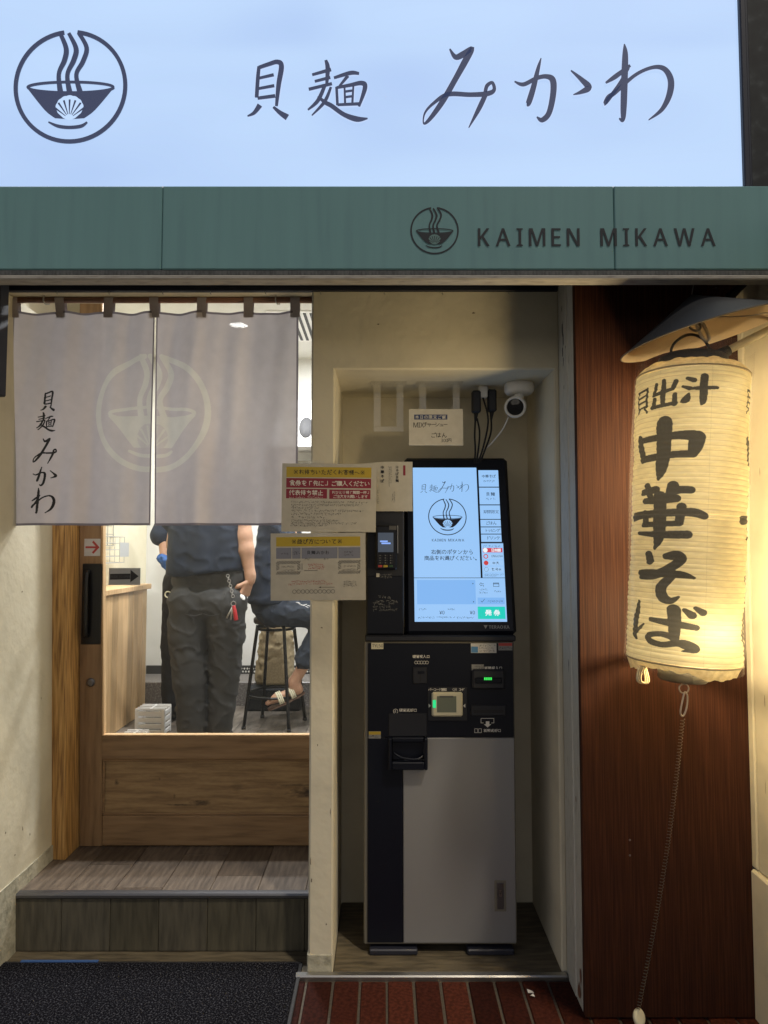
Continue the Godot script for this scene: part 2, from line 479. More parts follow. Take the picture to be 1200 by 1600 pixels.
# ribbon of the pen along points (x, y[, width]); z rises a hair from stroke to stroke
func ribbon(st: SurfaceTool, pts: PackedVector3Array, at: Transform3D, depth := 0.0) -> void:
	var n := pts.size()
	if n < 2:
		return
	var le := []
	var ri := []
	for i in n:
		var p := Vector2(pts[i].x, pts[i].y)
		var d0 := (p - Vector2(pts[maxi(i - 1, 0)].x, pts[maxi(i - 1, 0)].y)).normalized()
		var d1 := (Vector2(pts[mini(i + 1, n - 1)].x, pts[mini(i + 1, n - 1)].y) - p).normalized()
		if i == 0:
			d0 = d1
		if i == n - 1:
			d1 = d0
		var d := (d0 + d1).normalized()
		if d == Vector2.ZERO:
			d = d1
		var nn := Vector2(-d.y, d.x)
		var w: float = 0.5 * pts[i].z / maxf(0.6, nn.dot(Vector2(-d1.y, d1.x)))
		le.append(at * Vector3(p.x + nn.x * w, p.y + nn.y * w, 0))
		ri.append(at * Vector3(p.x - nn.x * w, p.y - nn.y * w, 0))
	for i in n - 1:
		quad(st, ri[i], ri[i + 1], le[i + 1], le[i])
		if depth > 0.0:
			var back: Vector3 = at.basis.z.normalized() * depth
			quad(st, ri[i] - back, ri[i + 1] - back, ri[i + 1], ri[i])
			quad(st, le[i], le[i + 1], le[i + 1] - back, le[i] - back)
	if depth > 0.0:
		var back2: Vector3 = at.basis.z.normalized() * depth
		quad(st, le[0] - back2, ri[0] - back2, ri[0], le[0])
		quad(st, ri[n - 1] - back2, le[n - 1] - back2, le[n - 1], ri[n - 1])

func pen_strokes(ch: String) -> Array:
	var out := []
	for s in (PEN.get(ch, "") as String).split(" ", false):
		var soft := s.begins_with("~")
		s = s.trim_prefix("~")
		var pts := []
		for i in range(0, s.length() - 3, 4):
			pts.append(Vector2(s.substr(i, 2).to_int(), s.substr(i + 2, 2).to_int()))
		if pts.size() < 2:
			continue
		out.append(curve(pts, 5) if soft and pts.size() > 2 else pts)
	return out

# writes a line of characters; x, y is the top left corner of the first, `size` the side of a character
func write(st: SurfaceTool, text: String, x: float, y: float, size: float, z: float, pen := 0.09, step := 1.0, down := false, frame := Transform3D.IDENTITY) -> void:
	var n := 0
	for i in text.length():
		for s in pen_strokes(text[i]):
			var pts := PackedVector3Array()
			for k in s.size():
				var p: Vector2 = s[k]
				# the pen's ends reach half a width further
				if k == 0:
					p += (s[0] - s[1]).normalized() * pen * 40.0
				elif k == s.size() - 1:
					p += (s[k] - s[k - 1]).normalized() * pen * 40.0
				pts.append(Vector3(x + size * p.x / 100.0, y - size * p.y / 100.0, size * pen))
			n += 1
			ribbon(st, pts, frame * Transform3D(Basis.IDENTITY, Vector3(0, 0, z + 0.00001 * (n % 12))))
		if down:
			y -= size * step
		else:
			x += size * step

# Latin letters; x, y is the left end of the base line, `size` the height of a capital
func latin(st: SurfaceTool, text: String, x: float, y: float, size: float, z: float, spread := 0.0, font := "Droid Sans", wide := 1.0, centred := false, bold := false, frame := Transform3D.IDENTITY) -> void:
	var f := SystemFont.new()
	f.font_names = PackedStringArray([font])
	if bold:
		f.font_weight = 700
	var parts := [text] if spread == 0.0 else Array(text.split(""))
	var meshes := []
	var wides := []
	var total := 0.0
	for p in parts:
		var t := TextMesh.new()
		t.font = f
		t.text = p
		t.font_size = 32
		t.pixel_size = size / 32.0 / 0.72
		t.depth = 0.0
		t.curve_step = 1.0
		t.horizontal_alignment = HORIZONTAL_ALIGNMENT_LEFT
		t.vertical_alignment = VERTICAL_ALIGNMENT_BOTTOM
		var w: float = size * 0.45 if p == " " else t.get_aabb().size.x
		meshes.append(t)
		wides.append(w)
		total += w * wide + spread
	var cx := x - (total - spread) * 0.5 if centred else x
	for i in parts.size():
		if parts[i] != " ":
			var b: AABB = meshes[i].get_aabb()
			var low := 0.0
			for ch in ["Q", "g", "j", "p", "q", "y", ",", "J"]:
				if parts[i].contains(ch) and ch != "J":
					low = 0.22 * size
			var arr: Array = meshes[i].get_mesh_arrays()
			if arr.size() and arr[Mesh.ARRAY_VERTEX]:
				var vs: PackedVector3Array = arr[Mesh.ARRAY_VERTEX]
				var ix = arr[Mesh.ARRAY_INDEX]
				var m := frame * Transform3D(Basis.from_scale(Vector3(wide, 1, 1)), Vector3(cx - b.position.x * wide, y - b.position.y - low, z))
				if ix:
					for k in ix:
						st.add_vertex(m * vs[k])
				else:
					for v in vs:
						st.add_vertex(m * v)
		cx += wides[i] * wide + spread

# brush writing: strokes of points (x, y, width of the brush), traced on a square 0..100 or any other frame
func brush_points(stroke: Array, per := 7) -> PackedVector3Array:
	var c := curve(stroke, per)
	var out := PackedVector3Array()
	for p in c:
		out.append(p)
	return out

func v3(list: Array) -> Array:
	var out := []
	for i in range(0, list.size(), 3):
		out.append(Vector3(list[i], list[i + 1], list[i + 2]))
	return out

# the five brush characters of the shop's name, in the order in which they stand, each on a frame of its own
func brush_name() -> Dictionary:
	return {
		"kai": [[783, 205, 7, 780, 240, 8, 777, 298, 8], [783, 208, 7, 812, 198, 8, 838, 191, 9, 851, 204, 11, 843, 260, 10, 837, 324, 6], [785, 240, 5, 828, 230, 6], [782, 272, 5, 830, 263, 6], [780, 301, 6, 833, 294, 7], [787, 322, 11, 770, 345, 7, 750, 355, 2], [828, 328, 5, 848, 345, 9, 870, 359, 13]],
		"men": [[985, 186, 6, 991, 210, 10, 988, 260, 6], [944, 230, 5, 1001, 214, 7], [952, 250, 5, 999, 238, 6], [934, 274, 6, 1004, 257, 6], [983, 262, 7, 962, 308, 8, 932, 336, 3], [962, 296, 4, 984, 314, 8, 1003, 324, 9, 1040, 350, 9, 1080, 364, 11, 1112, 362, 2], [1001, 268, 5, 982, 312, 7, 944, 353, 2], [1010, 240, 5, 1060, 225, 8, 1086, 227, 5], [1052, 234, 7, 1026, 266, 4], [1018, 268, 6, 1021, 322, 6], [1018, 270, 5, 1060, 262, 7, 1094, 256, 9, 1104, 270, 10, 1086, 326, 5], [1042, 266, 4, 1044, 316, 5], [1069, 262, 4, 1066, 314, 5], [1044, 282, 4, 1066, 279, 4], [1044, 299, 4, 1066, 296, 4], [1021, 322, 5, 1086, 319, 6]],
		"mi": [[238, 152, 3, 255, 176, 10, 278, 168, 13, 304, 153, 11, 285, 188, 14, 255, 242, 12, 215, 311, 12, 176, 364, 8, 158, 376, 3, 162, 345, 4, 188, 316, 6, 232, 289, 9, 300, 290, 9, 350, 287, 10, 371, 276, 8, 366, 254, 6, 350, 263, 8, 344, 284, 8], [348, 284, 10, 325, 332, 10, 294, 389, 2]],
		"ka": [[433, 250, 2, 460, 259, 8, 500, 240, 8, 530, 235, 9, 549, 247, 13, 549, 290, 13, 536, 345, 12, 515, 366, 10, 499, 357, 2], [514, 180, 2, 505, 210, 8, 490, 268, 12, 475, 314, 12, 469, 319, 4], [604, 217, 2, 635, 244, 9, 656, 268, 14, 634, 282, 8, 610, 290, 1]],
		"wa": [[767, 137, 2, 769, 170, 12, 765, 250, 14, 761, 330, 13, 758, 366, 8, 747, 361, 2], [709, 254, 4, 740, 234, 10, 783, 202, 6], [778, 210, 6, 746, 264, 8, 709, 312, 9, 716, 298, 10, 738, 282, 9, 798, 231, 7, 850, 208, 7, 886, 212, 10, 905, 245, 13, 900, 290, 13, 876, 335, 9, 836, 366, 2]],
	}

# bowl in a ring, with three threads of steam and a scallop shell: strokes on a frame of radius 165 about (215, 265)
func emblem(ink: SurfaceTool, pale: SurfaceTool, at: Transform3D, r: float, z_step := 0.0004, fat := 1.0, depth := 0.0) -> void:
	var k := r / 165.0
	var f := at * Transform3D(Basis.from_scale(Vector3(k, -k, 1)), Vector3(-215 * k, 265 * k, 0))
	var lift := func(n: int) -> Transform3D: return Transform3D(Basis.IDENTITY, at.basis.z * z_step * n) * f
	var ring := PackedVector3Array()
	for i in 73:
		var a := deg_to_rad(-84.0 + 346.0 * i / 72.0)
		if i == 72:
			a = deg_to_rad(-84.0 + 346.0)
		ring.append(Vector3(215 + 165 * cos(a), 265 + 165 * sin(a), 10 * fat))
	ribbon(ink, ring, lift.call(0), depth)
	var n := 1
	for s in [[180, 104, 10, 199, 150, 12, 195, 186, 12, 179, 228, 10, 186, 287, 14], [206, 104, 9, 229, 150, 12, 223, 186, 12, 205, 230, 10, 214, 287, 14], [236, 103, 10, 261, 148, 11, 251, 190, 11, 232, 230, 10, 246, 287, 14]]:
		var pts := brush_points(v3(s))
		for i in pts.size():
			pts[i].z *= fat
		ribbon(ink, pts, lift.call(n), depth)
		n += 1
	var rim := PackedVector3Array()
	for i in 49:
		var a := TAU * i / 48.0
		rim.append(Vector3(216 + 129 * cos(a), 268 + 16 * sin(a), 6 * fat))
	ribbon(ink, rim, lift.call(4), depth)
	var g: Transform3D = lift.call(5)
	for i in 24:      # the bowl's side, between the near edge of its rim and its outline
		var q := []
		for w in [i, i + 1]:
			var u: float = -1.0 + 2.0 * w / 24.0
			var x := 216.0 + 131.0 * u
			var up := 270.0 + 18.0 * sqrt(maxf(0.0, 1.0 - u * u))
			var v := absf(u)
			var down := 365.0 - 3.0 * v / 0.34 if v < 0.34 else (362.0 - 17.0 * (v - 0.34) / 0.18 if v < 0.52 else 345.0 - 75.0 * pow((v - 0.52) / 0.48, 1.08))
			q.append(g * Vector3(x, up, 0))
			q.append(g * Vector3(x, maxf(up, down), 0))
		quad(ink, q[0], q[1], q[3], q[2])
	ribbon(ink, brush_points(v3([152, 372, 4, 180, 384, 9, 215, 388, 9, 250, 384, 9, 268, 372, 4])), lift.call(1), depth)
	# the shell
	var shell := PackedVector2Array()
	for i in 41:
		var a := PI + PI * i / 40.0
		var w := 41.0 + 1.6 * absf(sin(a * 7.0))
		shell.append(Vector2(215 + w * cos(a), 332 + w * 0.92 * sin(a)))
	for p in [Vector2(250, 346), Vector2(232, 362), Vector2(215, 368), Vector2(198, 362), Vector2(180, 346)]:
		shell.append(p)
	g = lift.call(7)
	for i in shell.size():
		var p := shell[i]
		var q := shell[(i + 1) % shell.size()]
		for w in [Vector2(215, 335), p, q]:
			pale.add_vertex(g * Vector3(w.x, w.y, 0))
	for a in [-52, -34, -17, 0, 17, 34, 52]:
		var d := Vector2(sin(deg_to_rad(a)), -cos(deg_to_rad(a)))
		var o := Vector2(215, 364)
		ribbon(ink, PackedVector3Array([Vector3(o.x + d.x * 14, o.y + d.y * 14, 2), Vector3(o.x + d.x * 60, o.y + d.y * 58, 5 * fat)]), lift.call(9))

# the same drawings laid into a picture, for cloth and paper: stamps a round brush along a stroke
func stamp(mask: PackedByteArray, w: int, h: int, pts: PackedVector3Array, value := 255) -> void:
	for i in pts.size() - 1:
		var a := pts[i]
		var b := pts[i + 1]
		var steps := maxi(1, int(ceil(Vector2(a.x - b.x, a.y - b.y).length() / maxf(1.0, 0.12 * minf(a.z, b.z)))))
		for k in steps:
			var p := a.lerp(b, float(k) / steps)
			var r := maxf(0.5, p.z * 0.5)
			for y in range(maxi(0, int(p.y - r - 1)), mini(h, int(p.y + r + 2))):
				var dy := float(y) - p.y
				var half := r * r - dy * dy
				if half <= 0.0:
					continue
				half = sqrt(half)
				var x0 := maxi(0, int(round(p.x - half)))
				var x1 := mini(w - 1, int(round(p.x + half)))
				for x in range(x0, x1 + 1):
					mask[y * w + x] = value

# ------------------------------------------------------------------ bodies: tapered capsules joined by a smooth minimum, meshed as surface nets
func field_mesh(st: SurfaceTool, bones: Array, cell: float, blend: float, fold := 0.0, fold_freq := 8.0, fold_seed := 1, cut: Variant = null) -> void:
	var lo := Vector3.ONE * 1e9
	var hi := -lo
	for b in bones:
		var r := maxf(b[2], b[3]) + blend + cell * 3.0
		for p in [b[0], b[1]]:
			lo = lo.min(p - Vector3.ONE * r)
			hi = hi.max(p + Vector3.ONE * r)
	var nx := int((hi.x - lo.x) / cell) + 2
	var ny := int((hi.y - lo.y) / cell) + 2
	var nz := int((hi.z - lo.z) / cell) + 2
	var f := PackedFloat32Array()
	f.resize(nx * ny * nz)
	f.fill(1.0)
	for b in bones:
		var a: Vector3 = b[0]
		var ab: Vector3 = b[1] - a
		var l2 := maxf(ab.length_squared(), 1e-9)
		var ra: float = b[2]
		var rb: float = b[3]
		var r := maxf(ra, rb) + blend + cell * 2.0
		var p0: Vector3 = a.min(b[1]) - Vector3.ONE * r - lo
		var p1: Vector3 = a.max(b[1]) + Vector3.ONE * r - lo
		for k in range(maxi(0, int(p0.z / cell)), mini(nz, int(p1.z / cell) + 2)):
			for j in range(maxi(0, int(p0.y / cell)), mini(ny, int(p1.y / cell) + 2)):
				var row := (k * ny + j) * nx
				for i in range(maxi(0, int(p0.x / cell)), mini(nx, int(p1.x / cell) + 2)):
					var q := lo + Vector3(i, j, k) * cell - a
					var t := clampf(q.dot(ab) / l2, 0.0, 1.0)
					var d := (q - ab * t).length() - lerpf(ra, rb, t)
					var e := f[row + i]
					var h := maxf(blend - absf(d - e), 0.0)
					f[row + i] = minf(d, e) - (h * h / (4.0 * blend) if blend > 0.0 else 0.0)
	if fold > 0.0:
		var n := FastNoiseLite.new()
		n.seed = fold_seed
		n.frequency = 1.0
		n.fractal_octaves = 2
		for k in nz:
			for j in ny:
				for i in nx:
					var at := (k * ny + j) * nx + i
					if absf(f[at]) < cell * 3.0:
						var p := lo + Vector3(i, j, k) * cell
						var w := n.get_noise_3d(p.x * fold_freq * 0.55 + p.y * fold_freq * 1.1, p.y * fold_freq * 0.3 - p.x * fold_freq * 0.8, p.z * fold_freq * 0.8)
						var ridge := 1.0 - minf(1.0, absf(w) * 3.2)
						f[at] += fold * (0.45 * w - 0.55 * ridge * ridge)
	if cut != null:
		for k in nz:
			for j in ny:
				for i in nx:
					var at := (k * ny + j) * nx + i
					f[at] = maxf(f[at], cut.call(lo + Vector3(i, j, k) * cell))
	var index := PackedInt32Array()
	index.resize(nx * ny * nz)
	index.fill(-1)
	var verts := PackedVector3Array()
	var off := [0, 1, nx, nx + 1, nx * ny, nx * ny + 1, nx * ny + nx, nx * ny + nx + 1]
	var corner := [Vector3(0, 0, 0), Vector3(1, 0, 0), Vector3(0, 1, 0), Vector3(1, 1, 0), Vector3(0, 0, 1), Vector3(1, 0, 1), Vector3(0, 1, 1), Vector3(1, 1, 1)]
	var edges := [[0, 1], [2, 3], [4, 5], [6, 7], [0, 2], [1, 3], [4, 6], [5, 7], [0, 4], [1, 5], [2, 6], [3, 7]]
	for k in nz - 1:
		for j in ny - 1:
			for i in nx - 1:
				var at := (k * ny + j) * nx + i
				var first := f[at] < 0.0
				var mixed := false
				for o in off:
					if (f[at + o] < 0.0) != first:
						mixed = true
						break
				if not mixed:
					continue
				var sum := Vector3.ZERO
				var n := 0
				for e in edges:
					var u := f[at + off[e[0]]]
					var v := f[at + off[e[1]]]
					if (u < 0.0) != (v < 0.0):
						sum += (corner[e[0]] as Vector3).lerp(corner[e[1]], u / (u - v))
						n += 1
				index[at] = verts.size()
				verts.append(lo + (Vector3(i, j, k) + sum / n) * cell)
	for k in range(1, nz - 1):
		for j in range(1, ny - 1):
			for i in range(1, nx - 1):
				var at := (k * ny + j) * nx + i
				var inside := f[at] < 0.0
				for ax in 3:
					var step: int = [1, nx, nx * ny][ax]
					if (f[at + step] < 0.0) == inside:
						continue
					var u: int = [nx, nx * ny, 1][ax]
					var v: int = [nx * ny, 1, nx][ax]
					var q := [index[at - u - v], index[at - v], index[at], index[at - u]]
					if q.min() < 0:
						continue
					if inside:
						quad(st, verts[q[0]], verts[q[1]], verts[q[2]], verts[q[3]])
					else:
						quad(st, verts[q[3]], verts[q[2]], verts[q[1]], verts[q[0]])

# a block given by its two ends: four corners each, counter-clockwise seen from the front (z larger) end
func prism(st: SurfaceTool, front: Array, back: Array) -> void:
	quad(st, front[0], front[1], front[2], front[3])
	quad(st, back[3], back[2], back[1], back[0])
	for i in 4:
		var j := (i + 1) % 4
		quad(st, front[i], back[i], back[j], front[j])

# block whose left and right sides lean by `lean` per metre of height
func leaning(called: String, x0: float, x1: float, y0: float, y1: float, z0: float, z1: float, m: Material, parent: Node3D = null, lean := -0.0245) -> MeshInstance3D:
	var st := new_st()
	var s := func(x: float, y: float) -> float: return x + lean * (y - 0.8)
	prism(st, [Vector3(s.call(x0, y0), y0, z1), Vector3(s.call(x1, y0), y0, z1), Vector3(s.call(x1, y1), y1, z1), Vector3(s.call(x0, y1), y1, z1)],
		[Vector3(s.call(x0, y0), y0, z0), Vector3(s.call(x1, y0), y0, z0), Vector3(s.call(x1, y1), y1, z0), Vector3(s.call(x0, y1), y1, z0)])
	return obj(called, st, m, parent)

# ------------------------------------------------------------------ the scene
func _ready() -> void:
	# camera
	var cam := Camera3D.new()
	cam.name = "camera"
	cam.fov = 73.74
	cam.near = 0.02
	cam.far = 200.0
	add_child(cam)
	cam.position = Vector3(0, 1.395, 2.32)
	cam.rotation_degrees = Vector3(3.1, 0, 0)
	cam.current = true
	# night sky of a lit street, and the street's light from high in front of the shop
	var env := Environment.new()
	env.background_mode = Environment.BG_SKY
	var sky := Sky.new()
	var sm := ProceduralSkyMaterial.new()
	sm.sky_top_color = Color(0.30, 0.33, 0.40)
	sm.sky_horizon_color = Color(0.86, 0.82, 0.75)
	sm.sky_curve = 0.16
	sm.ground_bottom_color = Color(0.16, 0.15, 0.14)
	sm.ground_horizon_color = Color(0.35, 0.32, 0.28)
	sm.sun_angle_max = 1.0
	sky.sky_material = sm
	env.sky = sky
	env.background_energy_multiplier = 1.45
	env.tonemap_mode = Environment.TONE_MAPPER_LINEAR
	env.tonemap_exposure = 1.0
	env.sdfgi_enabled = true
	env.ssao_enabled = true
	env.ssil_enabled = true
	var we := WorldEnvironment.new()
	we.name = "environment"
	we.environment = env
	add_child(we)
	var sun := DirectionalLight3D.new()
	sun.name = "street_light"
	sun.light_energy = 0.46
	sun.light_color = Color(1.0, 0.95, 0.87)
	sun.light_angular_distance = 3.0
	sun.shadow_enabled = true
	add_child(sun)
	sun.look_at_from_position(Vector3(0.35, 1.0, 0.43), Vector3.ZERO)

	make_materials()
	ground()
	shop_front()
	entrance()
	room()
	awning_and_sign()
	curtain()
	ticket_machine()
	niche_things()
	notices()
	lantern()
	people()

# ------------------------------------------------------------------ ground
func ground() -> void:
	var rng := RandomNumberGenerator.new()
	rng.seed = 5
	var st := new_st()
	quad(st, Vector3(-30, -0.03, 40), Vector3(30, -0.03, 40), Vector3(30, -0.03, -20), Vector3(-30, -0.03, -20))
	struct(tag(obj("ground", st, M.asphalt), "dark street ground that runs out in front of the shop", "ground"))
	var pave := struct(thing("pavement", "strip of long red brick tiles laid in front of the shop", "pavement")) as Node3D
	boxed("mortar", Vector3(-1.29, -0.029, 0.02), Vector3(1.42, -0.005, 1.2), M.grout, pave, 0.0)
	var tints := []
	for i in 6:
		var k := 0.78 + 0.09 * i
		tints.append(variant(M.brick, Color(k, k * (0.97 + 0.01 * i), k), Vector3(0.13 * i, 0.31 * i, 0.22 * i)))
	for row in 5:
		for i in 32:
			var x0 := -1.285 + 0.0865 * i + (0.0 if row % 2 == 0 else 0.0)
			var z0 := 0.034 + 0.232 * row
			var dy := rng.randf_range(-0.0012, 0.0012)
			if x0 > 0.60 and row == 0 and x0 < 1.11:
				z0 = 0.036
			boxed("brick_tile", Vector3(x0 + rng.randf_range(0.0, 0.0015), -0.022, z0), Vector3(x0 + 0.079 + rng.randf_range(-0.0015, 0.001), dy, z0 + 0.224), tints[rng.randi() % 6], pave, 0.003)
	var sc := new_st()
	quad(sc, Vector3(0.452, 0.004, 0.10), Vector3(0.470, 0.007, 0.104), Vector3(0.468, 0.003, 0.088), Vector3(0.451, 0.008, 0.086))
	quad(sc, Vector3(0.456, 0.010, 0.122), Vector3(0.470, 0.004, 0.118), Vector3(0.466, 0.009, 0.108), Vector3(0.455, 0.003, 0.112))
	tag(obj("paper_scrap", sc, M.white_plastic), "tiny torn scrap of white paper lying on the brick tiles", "litter")
	var strip := new_st()
	box(strip, Vector3(-0.29, -0.02, 0.004), Vector3(0.598, 0.013, 0.030), 0.004)
	tag(obj("threshold_strip", strip, M.steel), "narrow worn metal strip along the front of the niche floor", "threshold")

	# floor of the niche, the strip of floor in front of the step, the mat
	struct(tag(boxed("niche_floor", Vector3(-0.166, -0.028, -0.44), Vector3(0.584, 0.010, 0.003), M.floor_wood), "brown wooden floor under the ticket machine", "floor"))
	struct(tag(boxed("entrance_floor", Vector3(-1.29, -0.028, -0.125), Vector3(-0.252, 0.003, 0.019), M.floor_wood), "narrow strip of brown floor between the step and the mat", "floor"))
	var mat := thing("door_mat", "dark grey speckled carpet mat on the ground below the step", "mat", Vector3(-0.79, 0.0, 0.3))
	var mt := new_st()
	box(mt, Vector3(-1.285, 0.0042, -0.046), Vector3(-0.285, 0.0125, 0.72), 0.003)
	obj("pile", mt, M.carpet, mat)
	for e in [[Vector3(-1.288, 0.0035, -0.056), Vector3(-0.275, 0.010, -0.0465)], [Vector3(-0.2845, 0.0035, -0.046), Vector3(-0.272, 0.010, 0.72)]]:
		boxed("rubber_edge", e[0], e[1], M.rubber, mat, 0.002)
	var tp := new_st()
	box(tp, Vector3(-1.22, 0.010, -0.058), Vector3(-0.96, 0.0128, -0.048), 0.0)
	tag(obj("blue_tape", tp, plain(0.05, 0.12, 0.32, 0.5)), "strip of blue tape along the back edge of the mat", "tape")

# ------------------------------------------------------------------ walls of the shop front
func scuff(parent: Node3D, at: Vector3, up: Vector3, side: Vector3, h: float, w: float, rng: RandomNumberGenerator) -> void:
	var st := new_st()
	var rim := []
	for k in 10:
		var r := rng.randf_range(0.45, 1.1)
		rim.append(at + up * h * r * sin(TAU * k / 10.0) + side * w * r * cos(TAU * k / 10.0))
	for k in 10:
		for p in [at, rim[k], rim[(k + 1) % 10]]:
			st.add_vertex(p)
	obj("scuff", st, M.scuff, parent)

func shop_front() -> void:
	var f := thing("shop_front_wall", "cream plastered front wall with a deep niche for the ticket machine", "wall", Vector3(0.2, 0, 0))
	# pillar between the door and the niche, and the lintel over the niche, in one piece with rounded arrises
	var st := new_st()
	var out := [Vector2(-0.25, 0.0), Vector2(-0.168, 0.0), Vector2(-0.168, 2.012), Vector2(0.584, 2.012), Vector2(0.584, 0.0), Vector2(0.600, 0.0), Vector2(0.600, 2.30), Vector2(-0.25, 2.30)]
	var inn := [Vector2(-0.244, 0.0), Vector2(-0.174, 0.0), Vector2(-0.174, 2.018), Vector2(0.589, 2.018), Vector2(0.589, 0.0), Vector2(0.600, 0.0), Vector2(0.600, 2.30), Vector2(-0.244, 2.30)]
	for i in 8:
		var p: Vector2 = out[i]
		var q: Vector2 = out[(i + 1) % 8]
		var p2: Vector2 = inn[i]
		var q2: Vector2 = inn[(i + 1) % 8]
		quad(st, Vector3(p.x, p.y, -0.44), Vector3(q.x, q.y, -0.44), Vector3(q.x, q.y, -0.006), Vector3(p.x, p.y, -0.006))
		quad(st, Vector3(p.x, p.y, -0.006), Vector3(q.x, q.y, -0.006), Vector3(q2.x, q2.y, 0.0), Vector3(p2.x, p2.y, 0.0))
	rect(st, -0.244, 0.0, -0.174, 2.018, 0.0)
	rect(st, -0.244, 2.018, 0.600, 2.30, 0.0)
	rect(st, 0.589, 0.0, 0.600, 2.018, 0.0)
	obj("pillar_and_lintel", st, M.plaster, f)
	boxed("pillar_skirting", Vector3(-0.253, 0.0, -0.10), Vector3(-0.170, 0.066, 0.003), M.skirting, f, 0.004)
	boxed("niche_back", Vector3(-0.25, 0.0, -0.52), Vector3(0.70, 2.30, -0.4405), M.plaster, f, 0.0)
	boxed("upper_wall", Vector3(-1.499, 2.302, -0.16), Vector3(2.2, 3.6, -0.001), M.plaster, f, 0.0)
	boxed("side_return", Vector3(-1.499, 2.302, -0.56), Vector3(-1.36, 3.6, -0.1605), M.plaster, f, 0.0)
	boxed("side_return", Vector3(-0.25, 2.302, -0.546), Vector3(2.2, 3.6, -0.1605), M.plaster, f, 0.0)
	# the projecting box on the right: painted return side and the red wood panel
	var bx := thing("wood_clad_box", "dark red wood panelled box with a worn grey painted side, right of the niche", "wall panel", Vector3(0.85, 0, 0.1))
	for s in [[0.001, 0.030, 0.0], [0.034, 0.118, 0.003], [0.121, 0.189, 0.001]]:
		boxed("painted_side", Vector3(0.6005 - s[2], 0.0, s[0]), Vector3(0.622, 2.30, s[1]), M.paint_worn, bx, 0.004)
	boxed("niche_side", Vector3(0.585, 0.0, -0.44), Vector3(0.622, 2.012, -0.0065), M.plaster, bx, 0.0)
	# chipped and scuffed places of the paint, down to the dark wood
	var rc := RandomNumberGenerator.new()
	rc.seed = 77
	for q in [[2.13, 0.072, 0.030, 0.010], [2.09, 0.078, 0.026, 0.008], [2.055, 0.070, 0.018, 0.009], [2.02, 0.076, 0.020, 0.006], [2.06, 0.105, 0.008, 0.004], [1.93, 0.080, 0.010, 0.003], [2.20, 0.068, 0.014, 0.006], [0.62, 0.150, 0.012, 0.004], [0.10, 0.170, 0.03, 0.012], [0.045, 0.155, 0.03, 0.018], [1.02, 0.088, 0.028, 0.004]]:
		var ch := new_st()
		var rim := []
		for k in 11:
			var an := TAU * k / 11.0
			var rr := rc.randf_range(0.5, 1.1)
			rim.append(Vector3(0.5971, q[0] + q[2] * rr * sin(an), q[1] + q[3] * rr * cos(an)))
		for k in 11:
			for w in [Vector3(0.5970, q[0], q[1]), rim[k], rim[(k + 1) % 11]]:
				ch.add_vertex(w)
		obj("paint_chip", ch, M.ink_grey if q[0] > 1.0 else M.wood_rod, bx)
	var n_st := [[0.62, 1.108]]
	for p in n_st:
		boxed("wood_panel", Vector3(0.5985, 0.004, 0.19), Vector3(1.108, 2.30, 0.214), M.wood_red, bx, 0.002)
	for q in [[0.7405, 0.52], [0.7395, 0.475], [1.045, 2.215], [0.985, 2.14]]:
		var ns := new_st()
		lathe(ns, [Vector2(0.0032, 0.0), Vector2(0.0028, 0.0012), Vector2(0.0, 0.0016)], 10, Vector3(q[0], q[1], 0.2142), Basis(Vector3.RIGHT, PI / 2))
		obj("nail", ns, M.steel_dark, bx)
	# right return wall with its trim, crack and dado
	var rw := thing("right_wall", "cream plastered side wall at the right edge, beside the lantern", "wall", Vector3(1.2, 0, 0.4))
	boxed("outer_face", Vector3(1.76, 0.0, 0.25), Vector3(4.0, 3.6, 0.895), M.plaster, rw, 0.0)
	boxed("plaster_face", Vector3(1.112, 0.44, 0.243), Vector3(1.35, 2.30, 0.9), M.plaster, rw, 0.003)
	boxed("corner_trim", Vector3(1.1085, 0.44, 0.19), Vector3(1.35, 2.30, 0.239), M.plaster, rw, 0.004)
	boxed("dado", Vector3(1.100, 0.0, 0.2145), Vector3(1.35, 0.438, 0.9), M.plaster, rw, 0.006)
	# left wall
	var lw := thing("left_wall", "cream plastered side wall left of the entrance step", "wall", Vector3(-1.36, 0, -0.2))
	leaning("plaster_face", -1.50, -1.298, 0.0, 2.30, -0.40, 0.04, M.plaster_pale, lw)
	boxed("outer_face", Vector3(-4.0, 0.0, -0.60), Vector3(-1.5, 3.6, 0.02), M.plaster, lw, 0.0)
	leaning("skirting", -1.2975, -1.2925, 0.197, 0.252, -0.385, -0.118, M.skirting, lw)
	leaning("skirting", -1.2975, -1.2925, 0.004, 0.252, -0.117, 0.04, M.skirting, lw)
	leaning("door_jamb", -1.40, -1.246, 0.197, 2.30, -0.56, -0.385, M.wood_jamb, lw)
	var rs := RandomNumberGenerator.new()
	rs.seed = 15
	# scuffs and pits in the plaster: height, depth along the wall, half height, half length
	for q in [[0.36, -0.22, 0.006, 0.004], [0.40, -0.17, 0.010, 0.003], [0.43, -0.06, 0.005, 0.003], [0.33, -0.12, 0.004, 0.006], [1.24, -0.16, 0.004, 0.006], [0.62, -0.02, 0.012, 0.002], [0.83, -0.30, 0.006, 0.002]]:
		scuff(lw, Vector3(-1.2973 - 0.0245 * (q[0] - 0.8), q[0], q[1]), Vector3(0.0245, -1, 0).normalized(), Vector3.BACK, q[2], q[3], rs)
